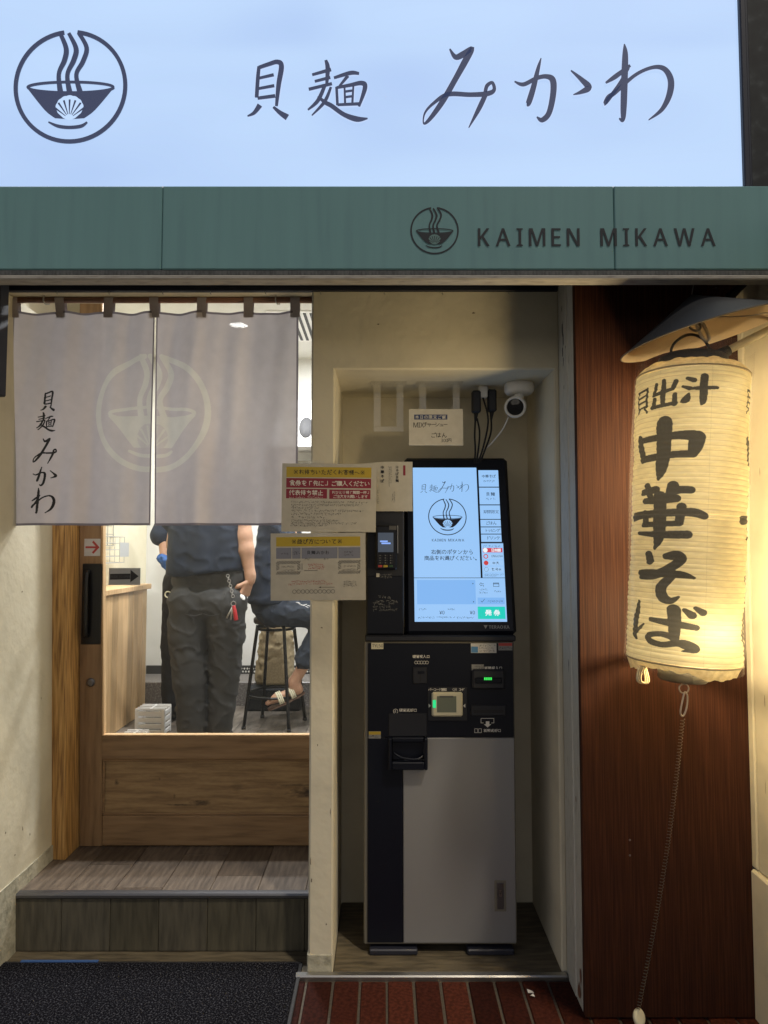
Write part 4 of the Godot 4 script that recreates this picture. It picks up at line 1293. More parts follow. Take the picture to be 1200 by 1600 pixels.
# ------------------------------------------------------------------ entrance curtain
func curtain() -> void:
	var rod := thing("curtain_rod", "dark wooden rod that carries the entrance curtain", "rod", Vector3(-0.8, 2.29, -0.1))
	var rs := new_st(true)
	tube(rs, [Vector3(-1.335, 2.292, -0.10), Vector3(-0.20, 2.292, -0.10)], 0.0105, 12)
	obj("pole", rs, M.wood_rod, rod)
	for x in [-1.215, -0.385]:
		var hk := new_st(true)
		tube(hk, curve([Vector3(x, 2.318, -0.085), Vector3(x - 0.003, 2.285, -0.075), Vector3(x + 0.002, 2.272, -0.085), Vector3(x + 0.008, 2.278, -0.10)], 5), 0.0025, 6)
		obj("hook", hk, M.steel, rod)
	tag(boxed("head_rail", Vector3(-1.33, 2.312, -0.16), Vector3(-0.252, 2.330, -0.1005), plain(0.42, 0.24, 0.17, 0.6)), "pinkish wooden rail along the top of the entrance", "rail")

	# cloth: one picture for both halves
	var W := 1024
	var H := 768
	var x0 := -1.336
	var x1 := -0.307
	var y0 := 1.478
	var y1 := 2.250
	var mark := PackedByteArray()
	mark.resize(W * H)
	var to_px := func(px: float, py: float) -> Vector2: return Vector2((px - 19.5) / (466.0 - 19.5) * W, (py - 487.0) / (821.0 - 487.0) * H)
	# pale emblem: ring, steam, rim, bowl, foot on a frame of radius 165
	var fr := func(p: Vector3) -> Vector3:
		var q: Vector2 = to_px.call(240.5 + (p.x - 215.0) * 0.533, 646.5 + (p.y - 265.0) * 0.548)
		return Vector3(q.x, q.y, p.z * 1.05)
	var draw := func(pts: PackedVector3Array, v: int) -> void:
		var o := PackedVector3Array()
		for p in pts:
			o.append(fr.call(p))
		stamp(mark, W, H, o, v)
	var ring := PackedVector3Array()
	for i in 91:
		var a := deg_to_rad(-80.0 + 342.0 * i / 90.0)
		ring.append(Vector3(215 + 162 * cos(a), 265 + 162 * sin(a), 19))
	draw.call(ring, 90)
	for s in [[180, 104, 17, 199, 150, 19, 195, 186, 19, 179, 228, 17, 186, 287, 22], [208, 104, 16, 231, 150, 19, 225, 186, 19, 207, 230, 17, 216, 287, 22], [238, 103, 17, 263, 148, 18, 253, 190, 18, 234, 230, 17, 248, 287, 22]]:
		draw.call(brush_points(v3(s)), 90)
	var rim := PackedVector3Array()
	for i in 61:
		var a := TAU * i / 60.0
		rim.append(Vector3(216 + 124 * cos(a), 268 + 18 * sin(a), 11))
	draw.call(rim, 90)
	for k in 44:
		var yy := 276.0 + 2.0 * k
		var half := lerpf(126.0, 52.0, pow(float(k) / 43.0, 0.9))
		draw.call(PackedVector3Array([Vector3(216 - half, yy, 4), Vector3(216 + half, yy, 4)]), 90)
	draw.call(brush_points(v3([152, 374, 9, 180, 385, 12, 215, 389, 12, 250, 385, 12, 268, 374, 9])), 90)
	for k in 30:
		var yy := 300.0 + 2.2 * k
		var half := sqrt(maxf(0.0, 40.0 * 40.0 - (yy - 335.0) * (yy - 335.0)))
		draw.call(PackedVector3Array([Vector3(215 - half, yy, 4), Vector3(215 + half, yy, 4)]), 40)
	for a in [-50, -30, -10, 10, 30, 50]:
		var d := Vector2(sin(deg_to_rad(a)), -cos(deg_to_rad(a)))
		draw.call(PackedVector3Array([Vector3(215 + d.x * 12, 366 + d.y * 12, 4), Vector3(215 + d.x * 62, 366 + d.y * 62, 7)]), 90)
	# black brush name, top to bottom
	var spots := {"kai": [810, 270, 78.5, 627.0, 0.178], "men": [1022, 278, 77.5, 661.0, 0.163], "mi": [264, 262, 77.0, 705.0, 0.162], "ka": [545, 270, 77.5, 745.0, 0.152], "wa": [807, 252, 76.0, 783.0, 0.165]}
	var names := brush_name()
	for k in spots:
		var c: Array = spots[k]
		for stroke in names[k]:
			var o := PackedVector3Array()
			for p in brush_points(v3(stroke)):
				var q: Vector2 = to_px.call(c[2] + (p.x - c[0]) * c[4], c[3] + (p.y - c[1]) * c[4])
				o.append(Vector3(q.x, q.y, maxf(2.8, p.z * c[4] * 3.8)))
			stamp(mark, W, H, o, 255)
	# piping along the edges of each half
	var split := int((243.0 - 19.5) / (466.0 - 19.5) * W)
	var im := Image.create(W, H, false, Image.FORMAT_RGB8)
	var weave := FastNoiseLite.new()
	weave.seed = 4
	weave.frequency = 0.02
	weave.fractal_octaves = 4
	var c_cloth := Color(0.65, 0.60, 0.605)
	var c_pale := Color(0.75, 0.73, 0.675)
	var c_edge := Color(0.20, 0.175, 0.195)
	for y in H:
		for x in W:
			var m := mark[y * W + x]
			var n := 1.0 + 0.05 * weave.get_noise_2d(x, y) + (0.015 if (x + y) % 2 == 0 else -0.015)
			var c := c_cloth
			if m == 255:
				c = Color(0.012, 0.012, 0.014)
				n = 1.0
			elif m == 90:
				c = c_pale
			elif m == 40:
				c = c_cloth.lerp(c_pale, 0.35)
			if x < 7 or x > W - 8 or absi(x - split) < 7 or y < 8 or y > H - 9:
				c = c_edge
			c = c * n
			c.a = 1.0
			im.set_pixel(x, y, c.linear_to_srgb())
	var tex := ImageTexture.create_from_image(im)
	var m := StandardMaterial3D.new()
	m.albedo_texture = tex
	m.roughness = 0.8
	m.backlight_enabled = true
	m.backlight = Color(0.6, 0.6, 0.6)
	m.transparency = BaseMaterial3D.TRANSPARENCY_ALPHA
	m.albedo_color = Color(1, 1, 1, 0.985)
	m.rim_enabled = true
	m.rim = 0.3
	var cur := thing("entrance_curtain", "grey lilac split entrance curtain with a pale bowl emblem and black brush writing", "curtain", Vector3(-0.82, 2.25, -0.1))
	var split_x := x0 + (x1 - x0) * (243.0 - 19.5) / (466.0 - 19.5)
	for half in 2:
		var a := x0 if half == 0 else split_x + 0.0015
		var b := split_x - 0.0015 if half == 0 else x1
		var st := new_st(true)
		var nx := 84
		var ny := 60
		var grid := []
		for j in ny + 1:
			var t := float(j) / ny
			var row := []
			for i in nx + 1:
				var u := float(i) / nx
				var x := lerpf(a, b, u)
				var y := lerpf(y1, y0, t)
				var hang := 0.25 + 0.75 * t
				# soft vertical waves, pinched where the straps hold the cloth
				var z := -0.094
				z += 0.015 * hang * sin(x * 21.0 + 1.3 * sin(t * 2.0) + half * 2.0) + 0.010 * hang * sin(x * 43.0 - t * 1.7) + 0.0035 * sin(x * 71.0 + t * 5.0)
				z += (1.0 - t) * 0.0035 * cos((x - x0) / 0.1675 * TAU)
				if half == 1:
					z += 0.010 * exp(-pow((u - 0.12 - 0.2 * (1.0 - t)) / 0.05, 2.0)) * exp(-pow((t - 0.22) / 0.25, 2.0))
					z += 0.012 * t * exp(-pow((u - 0.86 - 0.1 * (t - 0.6)) / 0.09, 2.0))
					z += 0.010 * exp(-pow((u - 0.55) / 0.10, 2.0)) * t
				x += (0.006 * t * sin(t * 2.2) if half == 1 and u < 0.3 else 0.0) * (1.0 - u / 0.3) + (-0.004 * sin(t * 3.0)) * (1.0 if half == 0 and u < 0.02 else 0.0)
				y -= 0.0065 * (1.0 - t) * absf(sin((x - x0 - 0.01) / 0.1675 * PI)) * (1.0 - t)
				row.append([Vector3(x, y, z), Vector2((lerpf(a, b, u) - x0) / (x1 - x0), t)])
			grid.append(row)
		for j in ny:
			for i in nx:
				for p in [grid[j + 1][i], grid[j][i + 1], grid[j + 1][i + 1], grid[j + 1][i], grid[j][i], grid[j][i + 1]]:
					st.set_uv(p[1])
					st.add_vertex(p[0])
		obj("cloth_half", st, m, cur)
	# straps over the rod
	var strap := grained(ramp_noise(62, 0.05, [[0.0, lin(0.36, 0.315, 0.325)], [1.0, lin(0.42, 0.37, 0.38)]], 256, 4), Vector3(5, 5, 5), 0.8)
	strap.backlight_enabled = true
	strap.backlight = Color(0.25, 0.25, 0.25)
	for k in 7:
		var cx := -1.325 + 0.1675 * k
		var w := 0.0165
		var st := new_st(true)
		var prof := []
		var lean := 0.012 * (1.0 if k < 2 else 0.0) + 0.006 * (1.0 if k == 3 else 0.0)
		for p in [[2.224, -0.0865], [2.25, -0.086], [2.275, -0.0868], [2.292, -0.0875], [2.300, -0.0905], [2.3045, -0.096], [2.3045, -0.104], [2.300, -0.110], [2.290, -0.1125], [2.26, -0.1085], [2.232, -0.105]]:
			prof.append(Vector2(p[0], p[1]))
		for i in prof.size() - 1:
			var p: Vector2 = prof[i]
			var q: Vector2 = prof[i + 1]
			var lp := lean * (2.224 - p.x) / 0.08
			var lq := lean * (2.224 - q.x) / 0.08
			quad(st, Vector3(cx - w + lp, p.x, p.y), Vector3(cx + w + lp, p.x, p.y), Vector3(cx + w + lq, q.x, q.y), Vector3(cx - w + lq, q.x, q.y))
		obj("strap", st, strap, cur)

# tiny print that nobody could read even on the thing itself: rows of little pen marks
func fine_print(st: SurfaceTool, x: float, y: float, length: float, size: float, z: float, rng: RandomNumberGenerator, frame := Transform3D.IDENTITY, down := false) -> void:
	var t := 0.0
	while t < length - size * 0.6:
		if rng.randf() > 0.1:
			for k in 3:
				var a := Vector2(rng.randf_range(0.0, 0.8), rng.randf_range(0.0, 0.9)) * size
				var b := a + (Vector2(rng.randf_range(0.3, 0.8), 0.0) if rng.randf() < 0.5 else Vector2(rng.randf_range(-0.15, 0.15), rng.randf_range(0.3, 0.8))) * size
				var o := Vector2(x, y) + (Vector2(0, -t) if down else Vector2(t, 0))
				ribbon(st, PackedVector3Array([Vector3(o.x + a.x, o.y - a.y, size * 0.13), Vector3(o.x + b.x, o.y - b.y, size * 0.13)]), frame * Transform3D(Basis.IDENTITY, Vector3(0, 0, z + 0.00001 * k)))
		t += size * 0.95

func ring_mark(st: SurfaceTool, x: float, y: float, r: float, w: float, z: float, frame := Transform3D.IDENTITY) -> void:
	var p := PackedVector3Array()
	for i in 21:
		p.append(Vector3(x + r * cos(TAU * i / 20.0), y + r * sin(TAU * i / 20.0), w))
	ribbon(st, p, frame * Transform3D(Basis.IDENTITY, Vector3(0, 0, z)))

func disc(st: SurfaceTool, x: float, y: float, r: float, z: float, n := 20, frame := Transform3D.IDENTITY) -> void:
	for i in n:
		for p in [Vector3(x, y, z), Vector3(x + r * cos(TAU * (i + 1) / n), y + r * sin(TAU * (i + 1) / n), z), Vector3(x + r * cos(TAU * i / n), y + r * sin(TAU * i / n), z)]:
			st.add_vertex(frame * p)

# ------------------------------------------------------------------ ticket machine
func ticket_machine() -> void:
	var rng := RandomNumberGenerator.new()
	rng.seed = 21
	var zf := -0.098
	var t := thing("ticket_machine", "tall black and silver meal ticket vending machine with a lit touch screen", "ticket machine", Vector3(0.2, 0.012, -0.25))
	boxed("cabinet", Vector3(-0.070, 0.036, -0.40), Vector3(0.458, 1.071, -0.104), M.machine_frame, t, 0.005)
	boxed("front_panel", Vector3(-0.057, 0.739, -0.106), Vector3(0.4535, 1.064, zf), M.machine_black, t, 0.002)
	boxed("side_strip", Vector3(-0.057, 0.046, -0.106), Vector3(0.0655, 0.7375, zf), M.machine_black, t, 0.002)
	var dr := boxed("silver_door", Vector3(0.067, 0.046, -0.106), Vector3(0.4535, 0.7375, -0.096), M.silver, t, 0.002)
	var lp := boxed("door_lock", Vector3(0.380, 0.152, -0.0962), Vector3(0.420, 0.256, -0.0945), M.machine_frame, t, 0.001)
	for q in [[0.388, 0.160, 0.412, 0.248, M.steel_dark], [0.395, 0.20, 0.405, 0.226, M.steel]]:
		boxed("key_plate", Vector3(q[0], q[1], -0.0946), Vector3(q[2], q[3], -0.0925), q[4], t, 0.001)
	dr.name = "silver_door"
	lp.name = "door_lock"
	for q in [[-0.05, 0.115], [0.285, 0.445]]:
		boxed("foot", Vector3(q[0], 0.0105, -0.36), Vector3(q[1], 0.030, -0.085), plain(0.02, 0.022, 0.035, 0.35), t, 0.004)
		boxed("foot_stem", Vector3((q[0] + q[1]) * 0.5 - 0.02, 0.026, -0.3), Vector3((q[0] + q[1]) * 0.5 + 0.02, 0.037, -0.2), M.steel_dark, t, 0.0)
	# drawing grid of the front: u to the right from the left edge, v down from the top
	var fx := func(u: float) -> float: return -0.067 + u * 0.00224
	var fy := func(v: float) -> float: return 1.071 - v * 0.00222
	var at := func(u0: float, v0: float, u1: float, v1: float, z0: float, z1: float) -> Array: return [Vector3(fx.call(u0), fy.call(v1), z0), Vector3(fx.call(u1), fy.call(v0), z1)]
	# coin slot
	var c: Array = at.call(75, 40, 97, 66, zf - 0.002, zf + 0.006)
	var cs := boxed("coin_slot", c[0], c[1], M.machine_matt, t, 0.003)
	c = at.call(83, 46, 93, 50, zf + 0.0062, zf + 0.009)
	boxed("slot_lip", c[0], c[1], M.machine_black, t, 0.001)
	c = at.call(85.5, 45, 87.5, 63, zf + 0.0061, zf + 0.0064)
	boxed("slot_opening", c[0], c[1], M.ink, t, 0.0)
	cs.name = "coin_slot"
	# note slots
	c = at.call(167, 43, 218, 74, zf - 0.002, zf + 0.014)
	boxed("note_slot", c[0], c[1], M.machine_matt, t, 0.006)
	c = at.call(172, 55, 213, 64, zf + 0.0141, zf + 0.022)
	boxed("note_lip", c[0], c[1], M.machine_black, t, 0.003)
	for k in 4:
		c = at.call(185.0 + 3.2 * k, 54.5, 187.2 + 3.2 * k, 58.5, zf + 0.0221, zf + 0.0229)
		boxed("indicator_light", c[0], c[1], glow(0.05, 0.95, 0.12), t, 0.0)
	c = at.call(165, 99, 220, 116, zf - 0.002, zf + 0.005)
	boxed("note_return", c[0], c[1], M.machine_matt, t, 0.003)
	c = at.call(169, 106, 216, 111, zf + 0.0051, zf + 0.0056)
	boxed("return_opening", c[0], c[1], M.ink, t, 0.0)
	# code reader
	c = at.call(98, 71, 160, 124, zf - 0.002, zf + 0.004)
	boxed("reader_base", c[0], c[1], M.machine_matt, t, 0.003)
	c = at.call(104, 78, 152, 116, zf + 0.0041, zf + 0.016)
	boxed("code_reader", c[0], c[1], M.cream_plastic, t, 0.006)
	c = at.call(112, 84, 142, 109, zf + 0.0161, zf + 0.0165)
	boxed("reader_window", c[0], c[1], plain(0.17, 0.19, 0.15, 0.1), t, 0.0)
	c = at.call(116, 83.5, 137, 86, zf + 0.0166, zf + 0.0172)
	boxed("reader_slot", c[0], c[1], M.ink_grey, t, 0.0)
	c = at.call(105.5, 90, 110.5, 102, zf + 0.0161, zf + 0.0168)
	boxed("indicator_light", c[0], c[1], glow(0.02, 0.75, 0.25), t, 0.0)
	# coin return: a scoop with a hollow
	c = at.call(37, 112, 97, 148, zf - 0.002, zf + 0.004)
	boxed("tray_plate", c[0], c[1], M.machine_matt, t, 0.003)
	var tr := new_st()
	for q in [[37, 148, 42, 196, 0.030], [92, 148, 97, 196, 0.030], [42, 184, 92, 196, 0.030], [42, 148, 92, 155, 0.018], [42, 155, 92, 184, 0.004]]:
		c = at.call(q[0], q[1], q[2], q[3], zf - 0.002, zf + q[4])
		box(tr, c[0], c[1], 0.003)
	obj("coin_tray", tr, M.machine_black, t)
	var sp := new_st(true)
	tube(sp, curve([Vector3(fx.call(45), fy.call(172), zf + 0.012), Vector3(fx.call(58), fy.call(178), zf + 0.022), Vector3(fx.call(80), fy.call(180), zf + 0.024), Vector3(fx.call(90), fy.call(176), zf + 0.014)], 6), 0.004, 8)
	obj("tray_rim", sp, M.machine_black, t)
	# print on the front
	var wt := new_st()
	var pz := zf + 0.0004
	write(wt, "硬貨投入口", fx.call(74.5), fy.call(21), 0.0122, pz, 0.1)
	for k in 5:
		ring_mark(wt, fx.call(80.0 + 4.3 * k), fy.call(33), 0.0052, 0.0011, pz + 0.00002 * k)
	write(wt, "紙幣投入口", fx.call(187), fy.call(39), 0.0126, pz, 0.1)
	write(wt, "硬貨返却口", fx.call(53.5), fy.call(104.5), 0.0125, pz, 0.1)
	ring_mark(wt, fx.call(48), fy.call(109), 0.0078, 0.0015, pz)
	latin(wt, "4", fx.call(46), fy.call(111.2), 0.009, pz)
	write(wt, "紙幣返却口", fx.call(185), fy.call(136), 0.0122, pz, 0.1)
	for q in [[171, 136, 175.5, 142], [177, 136, 181.5, 142]]:
		ribbon(wt, PackedVector3Array([Vector3(fx.call(q[0]), fy.call(q[1]), 0.0013), Vector3(fx.call(q[2]), fy.call(q[1]), 0.0013), Vector3(fx.call(q[2]), fy.call(q[3]), 0.0013), Vector3(fx.call(q[0]), fy.call(q[3]), 0.0013), Vector3(fx.call(q[0]), fy.call(q[1]), 0.0013)]), Transform3D(Basis.IDENTITY, Vector3(0, 0, pz)))
	write(wt, "バーコード読取", fx.call(99), fy.call(72.5), 0.0105, zf + 0.0044, 0.11, 0.86)
	latin(wt, "QR", fx.call(137), fy.call(77), 0.0085, zf + 0.0044)
	write(wt, "コード", fx.call(146), fy.call(72.5), 0.0105, zf + 0.0044, 0.11, 0.5)
	# bracket and arrow of the note return
	ribbon(wt, PackedVector3Array([Vector3(fx.call(181), fy.call(120), 0.0016), Vector3(fx.call(181), fy.call(127), 0.0016), Vector3(fx.call(185), fy.call(127), 0.0016)]), Transform3D(Basis.IDENTITY, Vector3(0, 0, pz)))
	ribbon(wt, PackedVector3Array([Vector3(fx.call(181), fy.call(120), 0.0016), Vector3(fx.call(201), fy.call(120), 0.0016), Vector3(fx.call(201), fy.call(127), 0.0016), Vector3(fx.call(197), fy.call(127), 0.0016)]), Transform3D(Basis.IDENTITY, Vector3(0, 0, pz + 0.00003)))
	rect(wt, fx.call(188.5), fy.call(129), fx.call(194), fy.call(124.5), pz + 0.00005)
	for p in [Vector3(fx.call(185.5), fy.call(129), pz), Vector3(fx.call(197), fy.call(129), pz), Vector3(fx.call(191.2), fy.call(134), pz)]:
		wt.add_vertex(p)
	for p in [Vector3(fx.call(99.5), fy.call(97), zf + 0.0044), Vector3(fx.call(99.5), fy.call(103), zf + 0.0044), Vector3(fx.call(103), fy.call(100), zf + 0.0044), Vector3(fx.call(156.5), fy.call(97), zf + 0.0044), Vector3(fx.call(156.5), fy.call(103), zf + 0.0044), Vector3(fx.call(153), fy.call(100), zf + 0.0044)]:
		wt.add_vertex(p)
	obj("front_lettering", wt, M.print_white, t)
	# stickers
	c = at.call(10, 2, 29, 12, pz, pz + 0.0005)
	boxed("sticker", c[0], c[1], M.cream_plastic, t, 0.0)
	c = at.call(166, 3, 206, 18, pz, pz + 0.0005)
	boxed("sticker", c[0], c[1], M.card, t, 0.0)
	c = at.call(166.5, 8, 177, 17.5, pz + 0.0006, pz + 0.0009)
	boxed("sticker_mark", c[0], c[1], M.label_blue, t, 0.0)
	c = at.call(209, 2, 231, 14, pz, pz + 0.0005)
	boxed("sticker", c[0], c[1], M.print_pale, t, 0.0)
	c = at.call(209.5, 2.5, 230.5, 7, pz + 0.0006, pz + 0.0009)
	boxed("sticker_mark", c[0], c[1], M.print_red, t, 0.0)
	c = at.call(6, 140, 25, 151, pz, pz + 0.0005)
	boxed("sticker", c[0], c[1], M.print_pale, t, 0.0)
	c = at.call(6.3, 140.3, 24.7, 145, pz + 0.0006, pz + 0.0009)
	boxed("sticker_mark", c[0], c[1], M.label_yellow, t, 0.0)
	c = at.call(167, 36, 186, 46, pz, pz + 0.0003)
	boxed("sticker", c[0], c[1], M.print_pale, t, 0.0)
	var sk := new_st()
	latin(sk, "TYL50", fx.call(11.5), fy.call(9.3), 0.0105, pz + 0.0007)
	for k in 3:
		fine_print(sk, fx.call(178.5), fy.call(5.0 + 4.0 * k), 0.056, 0.006, pz + 0.0007, rng)
	fine_print(sk, fx.call(210), fy.call(8.5), 0.045, 0.007, pz + 0.0007, rng)
	fine_print(sk, fx.call(7), fy.call(146), 0.038, 0.008, pz + 0.0007, rng)
	for k in 2:
		fine_print(sk, fx.call(168), fy.call(37.5 + 4 * k), 0.038, 0.006, pz + 0.0005, rng)
	obj("sticker_print", sk, M.ink, t)

	# head: base bar, card column
	boxed("head_base", Vector3(-0.066, 1.0712, -0.36), Vector3(0.462, 1.092, -0.09), M.machine_matt, t, 0.004)
	boxed("card_column", Vector3(-0.063, 1.0925, -0.30), Vector3(0.071, 1.530, -0.108), M.machine_matt, t, 0.004)
	boxed("column_cover", Vector3(-0.060, 1.096, -0.108), Vector3(0.068, 1.300, -0.103), M.machine_black, t, 0.003)
	var term := boxed("card_terminal", Vector3(-0.030, 1.322, -0.1075), Vector3(0.046, 1.478, -0.072), M.machine_black, t, 0.006)
	var into := func(a: Vector3, b: Vector3, m: Material, called: String, r := 0.001) -> void:
		var o := boxed(called, a, b, m, t, r)
		t.remove_child(o)
		term.add_child(o, true)
		o.position = Vector3.ZERO
	into.call(Vector3(-0.021, 1.384, -0.0719), Vector3(0.033, 1.452, -0.0705), glow(0.045, 0.06, 0.085), "display")
	for k in 2:
		into.call(Vector3(-0.014 + 0.005 * k, 1.419 - 0.007 * k, -0.0704), Vector3(0.013 + 0.010 * k, 1.4245 - 0.007 * k, -0.0702), glow(0.25, 0.42, 0.95), "display_text", 0.0)
	for r in 4:
		for q in 3:
			into.call(Vector3(-0.021 + 0.0185 * q, 1.3685 - 0.0085 * r, -0.0719), Vector3(-0.006 + 0.0185 * q, 1.375 - 0.0085 * r, -0.0695), M.machine_matt, "key")
	for q in 3:
		into.call(Vector3(-0.021 + 0.0185 * q, 1.331, -0.0719), Vector3(-0.006 + 0.0185 * q, 1.339, -0.0695), [M.print_red, M.label_yellow, plain(0.02, 0.06, 0.025, 0.5)][q], "key")
	boxed("terminal_edge", Vector3(0.0465, 1.38, -0.105), Vector3(0.0495, 1.478, -0.076), M.steel, t, 0.001)
	boxed("sticker", Vector3(0.018, 1.462, -0.0718), Vector3(0.044, 1.476, -0.0714), M.ink_grey, t, 0.0)
	boxed("sticker", Vector3(-0.027, 1.296, -0.1028), Vector3(-0.016, 1.309, -0.1022), M.card, t, 0.0)
	var tp := new_st()
	for k in 2:
		fine_print(tp, -0.013, 1.307 - 0.007 * k, 0.038, 0.006, -0.1022, rng)
	fine_print(tp, -0.024, 1.231, 0.05, 0.009, -0.1022, rng)
	for k in 4:
		fine_print(tp, -0.040, 1.216 - 0.0105 * k, 0.088 - 0.012 * (k % 3), 0.0085 if k < 2 else 0.006, -0.1022, rng)
	for r in 4:
		for q in 3:
			rect(tp, -0.015 + 0.0185 * q, 1.3705 - 0.0085 * r, -0.0125 + 0.0185 * q, 1.3735 - 0.0085 * r, -0.0693)
	obj("column_lettering", tp, M.print_pale, t)

	# tilted touch screen
	var mo := Node3D.new()
	mo.name = "monitor"
	t.add_child(mo)
	mo.position = Vector3(0.273, 1.098, -0.112) - t.position
	mo.rotation_degrees = Vector3(-13.5, 0, 0)
	var bz := new_st()
	box(bz, Vector3(-0.197, -0.004, -0.05), Vector3(0.197, 0.665, 0.0), 0.012)
	obl("bezel", bz, M.machine_black, mo)
	boxl("bracket", Vector3(-0.09, 0.1, -0.12), Vector3(0.09, 0.5, -0.0505), M.machine_matt, mo, 0.004)
	var sx := -0.164
	var sw := 0.328
	var sy := 0.622
	var sh := 0.582
	var blue := glow(0.315, 0.565, 0.93)
	var dim := glow(0.215, 0.46, 0.87)
	var X := func(u: float) -> float: return sx + sw * u
	var Y := func(v: float) -> float: return sy - sh * v
	var plate := func(u0: float, v0: float, u1: float, v1: float, z: float, m: Material, called: String) -> void:
		var st := new_st()
		rect(st, X.call(u0), Y.call(v1), X.call(u1), Y.call(v0), z)
		obl(called, st, m, mo)
	var gl := new_st()
	rect(gl, sx - 0.004, sy - sh - 0.004, sx + sw + 0.004, sy + 0.004, 0.0004)
	obl("screen_glass", gl, M.machine_black, mo)
	plate.call(0.0, 0.0, 0.735, 0.727, 0.0008, blue, "screen")
	plate.call(0.755, 0.505, 1.0, 0.727, 0.0008, blue, "screen")
	plate.call(0.0, 0.730, 1.0, 1.0, 0.0008, blue, "screen")
	for b in [[0.018, 0.131], [0.137, 0.251], [0.257, 0.348], [0.353, 0.398], [0.403, 0.445], [0.450, 0.498]]:
		plate.call(0.757, b[0], 0.985, b[1], 0.0008, blue, "menu_button")
	plate.call(0.03, 0.742, 0.672, 0.893, 0.0010, dim, "basket_area")
	plate.call(0.690, 0.852, 0.985, 0.893, 0.0010, dim, "confirm_area")
	plate.call(0.687, 0.908, 0.985, 0.983, 0.0010, glow(0.01, 0.62, 0.50), "issue_button")
	plate.call(0.770, 0.538, 0.988, 0.566, 0.0010, glow(0.62, 0.05, 0.09), "language_button")
	for k in 3:
		plate.call(0.772, 0.577 + 0.041 * k, 0.99, 0.608 + 0.041 * k, 0.0010, glow(0.36, 0.60, 0.93), "language_button")
	var red := new_st()
	disc(red, X.call(0.80), Y.call(0.634), 0.0085, 0.0013)
	ring_mark(red, X.call(0.80), Y.call(0.592), 0.0072, 0.003, 0.0013)
	obl("language_mark", red, glow(0.60, 0.05, 0.05), mo)
	var wh := new_st()
	disc(wh, X.call(0.797), Y.call(0.552), 0.0085, 0.0013)
	write(wh, "日本語", X.call(0.86), Y.call(0.541), 0.0135, 0.0013, 0.13, 0.85)
	write(wh, "発券", X.call(0.765), Y.call(0.925), 0.0235, 0.0013, 0.12, 1.3)
	obl("white_lettering", wh, glow(0.85, 0.92, 0.96), mo)
	var ink := new_st()
	var pale := new_st()
	emblem(ink, pale, Transform3D(Basis.IDENTITY, Vector3(X.call(0.385), Y.call(0.333), 0.0011)), 0.0695, 0.00004, 0.75)
	var names := brush_name()
	var place := {"kai": [810, 270, 0.122, 0.142, 0.00020], "men": [1022, 278, 0.235, 0.142, 0.00018], "mi": [264, 262, 0.35, 0.132, 0.00019], "ka": [545, 270, 0.465, 0.135, 0.00017], "wa": [807, 252, 0.585, 0.13, 0.000175]}
	for k in place:
		var p: Array = place[k]
		for stroke in names[k]:
			var pts := brush_points(v3(stroke), 5)
			for i in pts.size():
				pts[i] = Vector3(X.call(p[2]) + (pts[i].x - p[0]) * p[4], Y.call(p[3]) - (pts[i].y - p[1]) * p[4], maxf(0.0011, pts[i].z * p[4] * 0.9))
			ribbon(ink, pts, Transform3D(Basis.IDENTITY, Vector3(0, 0, 0.0012)))
	latin(ink, "KAIMEN MIKAWA", X.call(0.385), Y.call(0.496), 0.0098, 0.0012, 0.0022, "Droid Sans", 1.0, true)
	write(ink, "右側のボタンから", X.call(0.19), Y.call(0.547), 0.0195, 0.0012, 0.085, 1.0)
	write(ink, "商品をお選びください。", X.call(0.115), Y.call(0.587), 0.0188, 0.0012, 0.085, 0.98)
	write(ink, "中華そば", X.call(0.792), Y.call(0.048), 0.0138, 0.0012, 0.075, 0.97)
	write(ink, "貝麺", X.call(0.83), Y.call(0.168), 0.0165, 0.0012, 0.075, 1.1)
	write(ink, "期間限定", X.call(0.795), Y.call(0.288), 0.0148, 0.0012, 0.06, 0.97)
	write(ink, "ごはん", X.call(0.815), Y.call(0.363), 0.0140, 0.0012, 0.085, 0.95)
	write(ink, "トッピング", X.call(0.80), Y.call(0.413), 0.0125, 0.0012, 0.085, 0.9)
	write(ink, "ドリンク", X.call(0.815), Y.call(0.461), 0.0135, 0.0012, 0.085, 0.93)
	fine_print(ink, X.call(0.80), Y.call(0.085), 0.05, 0.007, 0.0012, rng)
	fine_print(ink, X.call(0.83), Y.call(0.205), 0.036, 0.007, 0.0012, rng)
	fine_print(ink, X.call(0.775), Y.call(0.520), 0.066, 0.006, 0.0012, rng)
	latin(ink, "ENGLISH", X.call(0.865), Y.call(0.597), 0.0075, 0.0013)
	write(ink, "中文", X.call(0.87), Y.call(0.625), 0.011, 0.0013, 0.1, 1.2)
	write(ink, "한국어", X.call(0.86), Y.call(0.666), 0.011, 0.0013, 0.1, 1.1)
	ring_mark(ink, X.call(0.80), Y.call(0.675), 0.0075, 0.0007, 0.0013)
	fine_print(ink, X.call(0.775), Y.call(0.703), 0.07, 0.004, 0.0012, rng)
	fine_print(ink, X.call(0.775), Y.call(0.712), 0.05, 0.004, 0.0012, rng)
	for q in [[0.0, 0.7285, 1.0], [0.755, 0.507, 1.0]]:
		rect(ink, X.call(q[0]), Y.call(q[1] + 0.0012), X.call(q[2]), Y.call(q[1] - 0.0012), 0.0011)
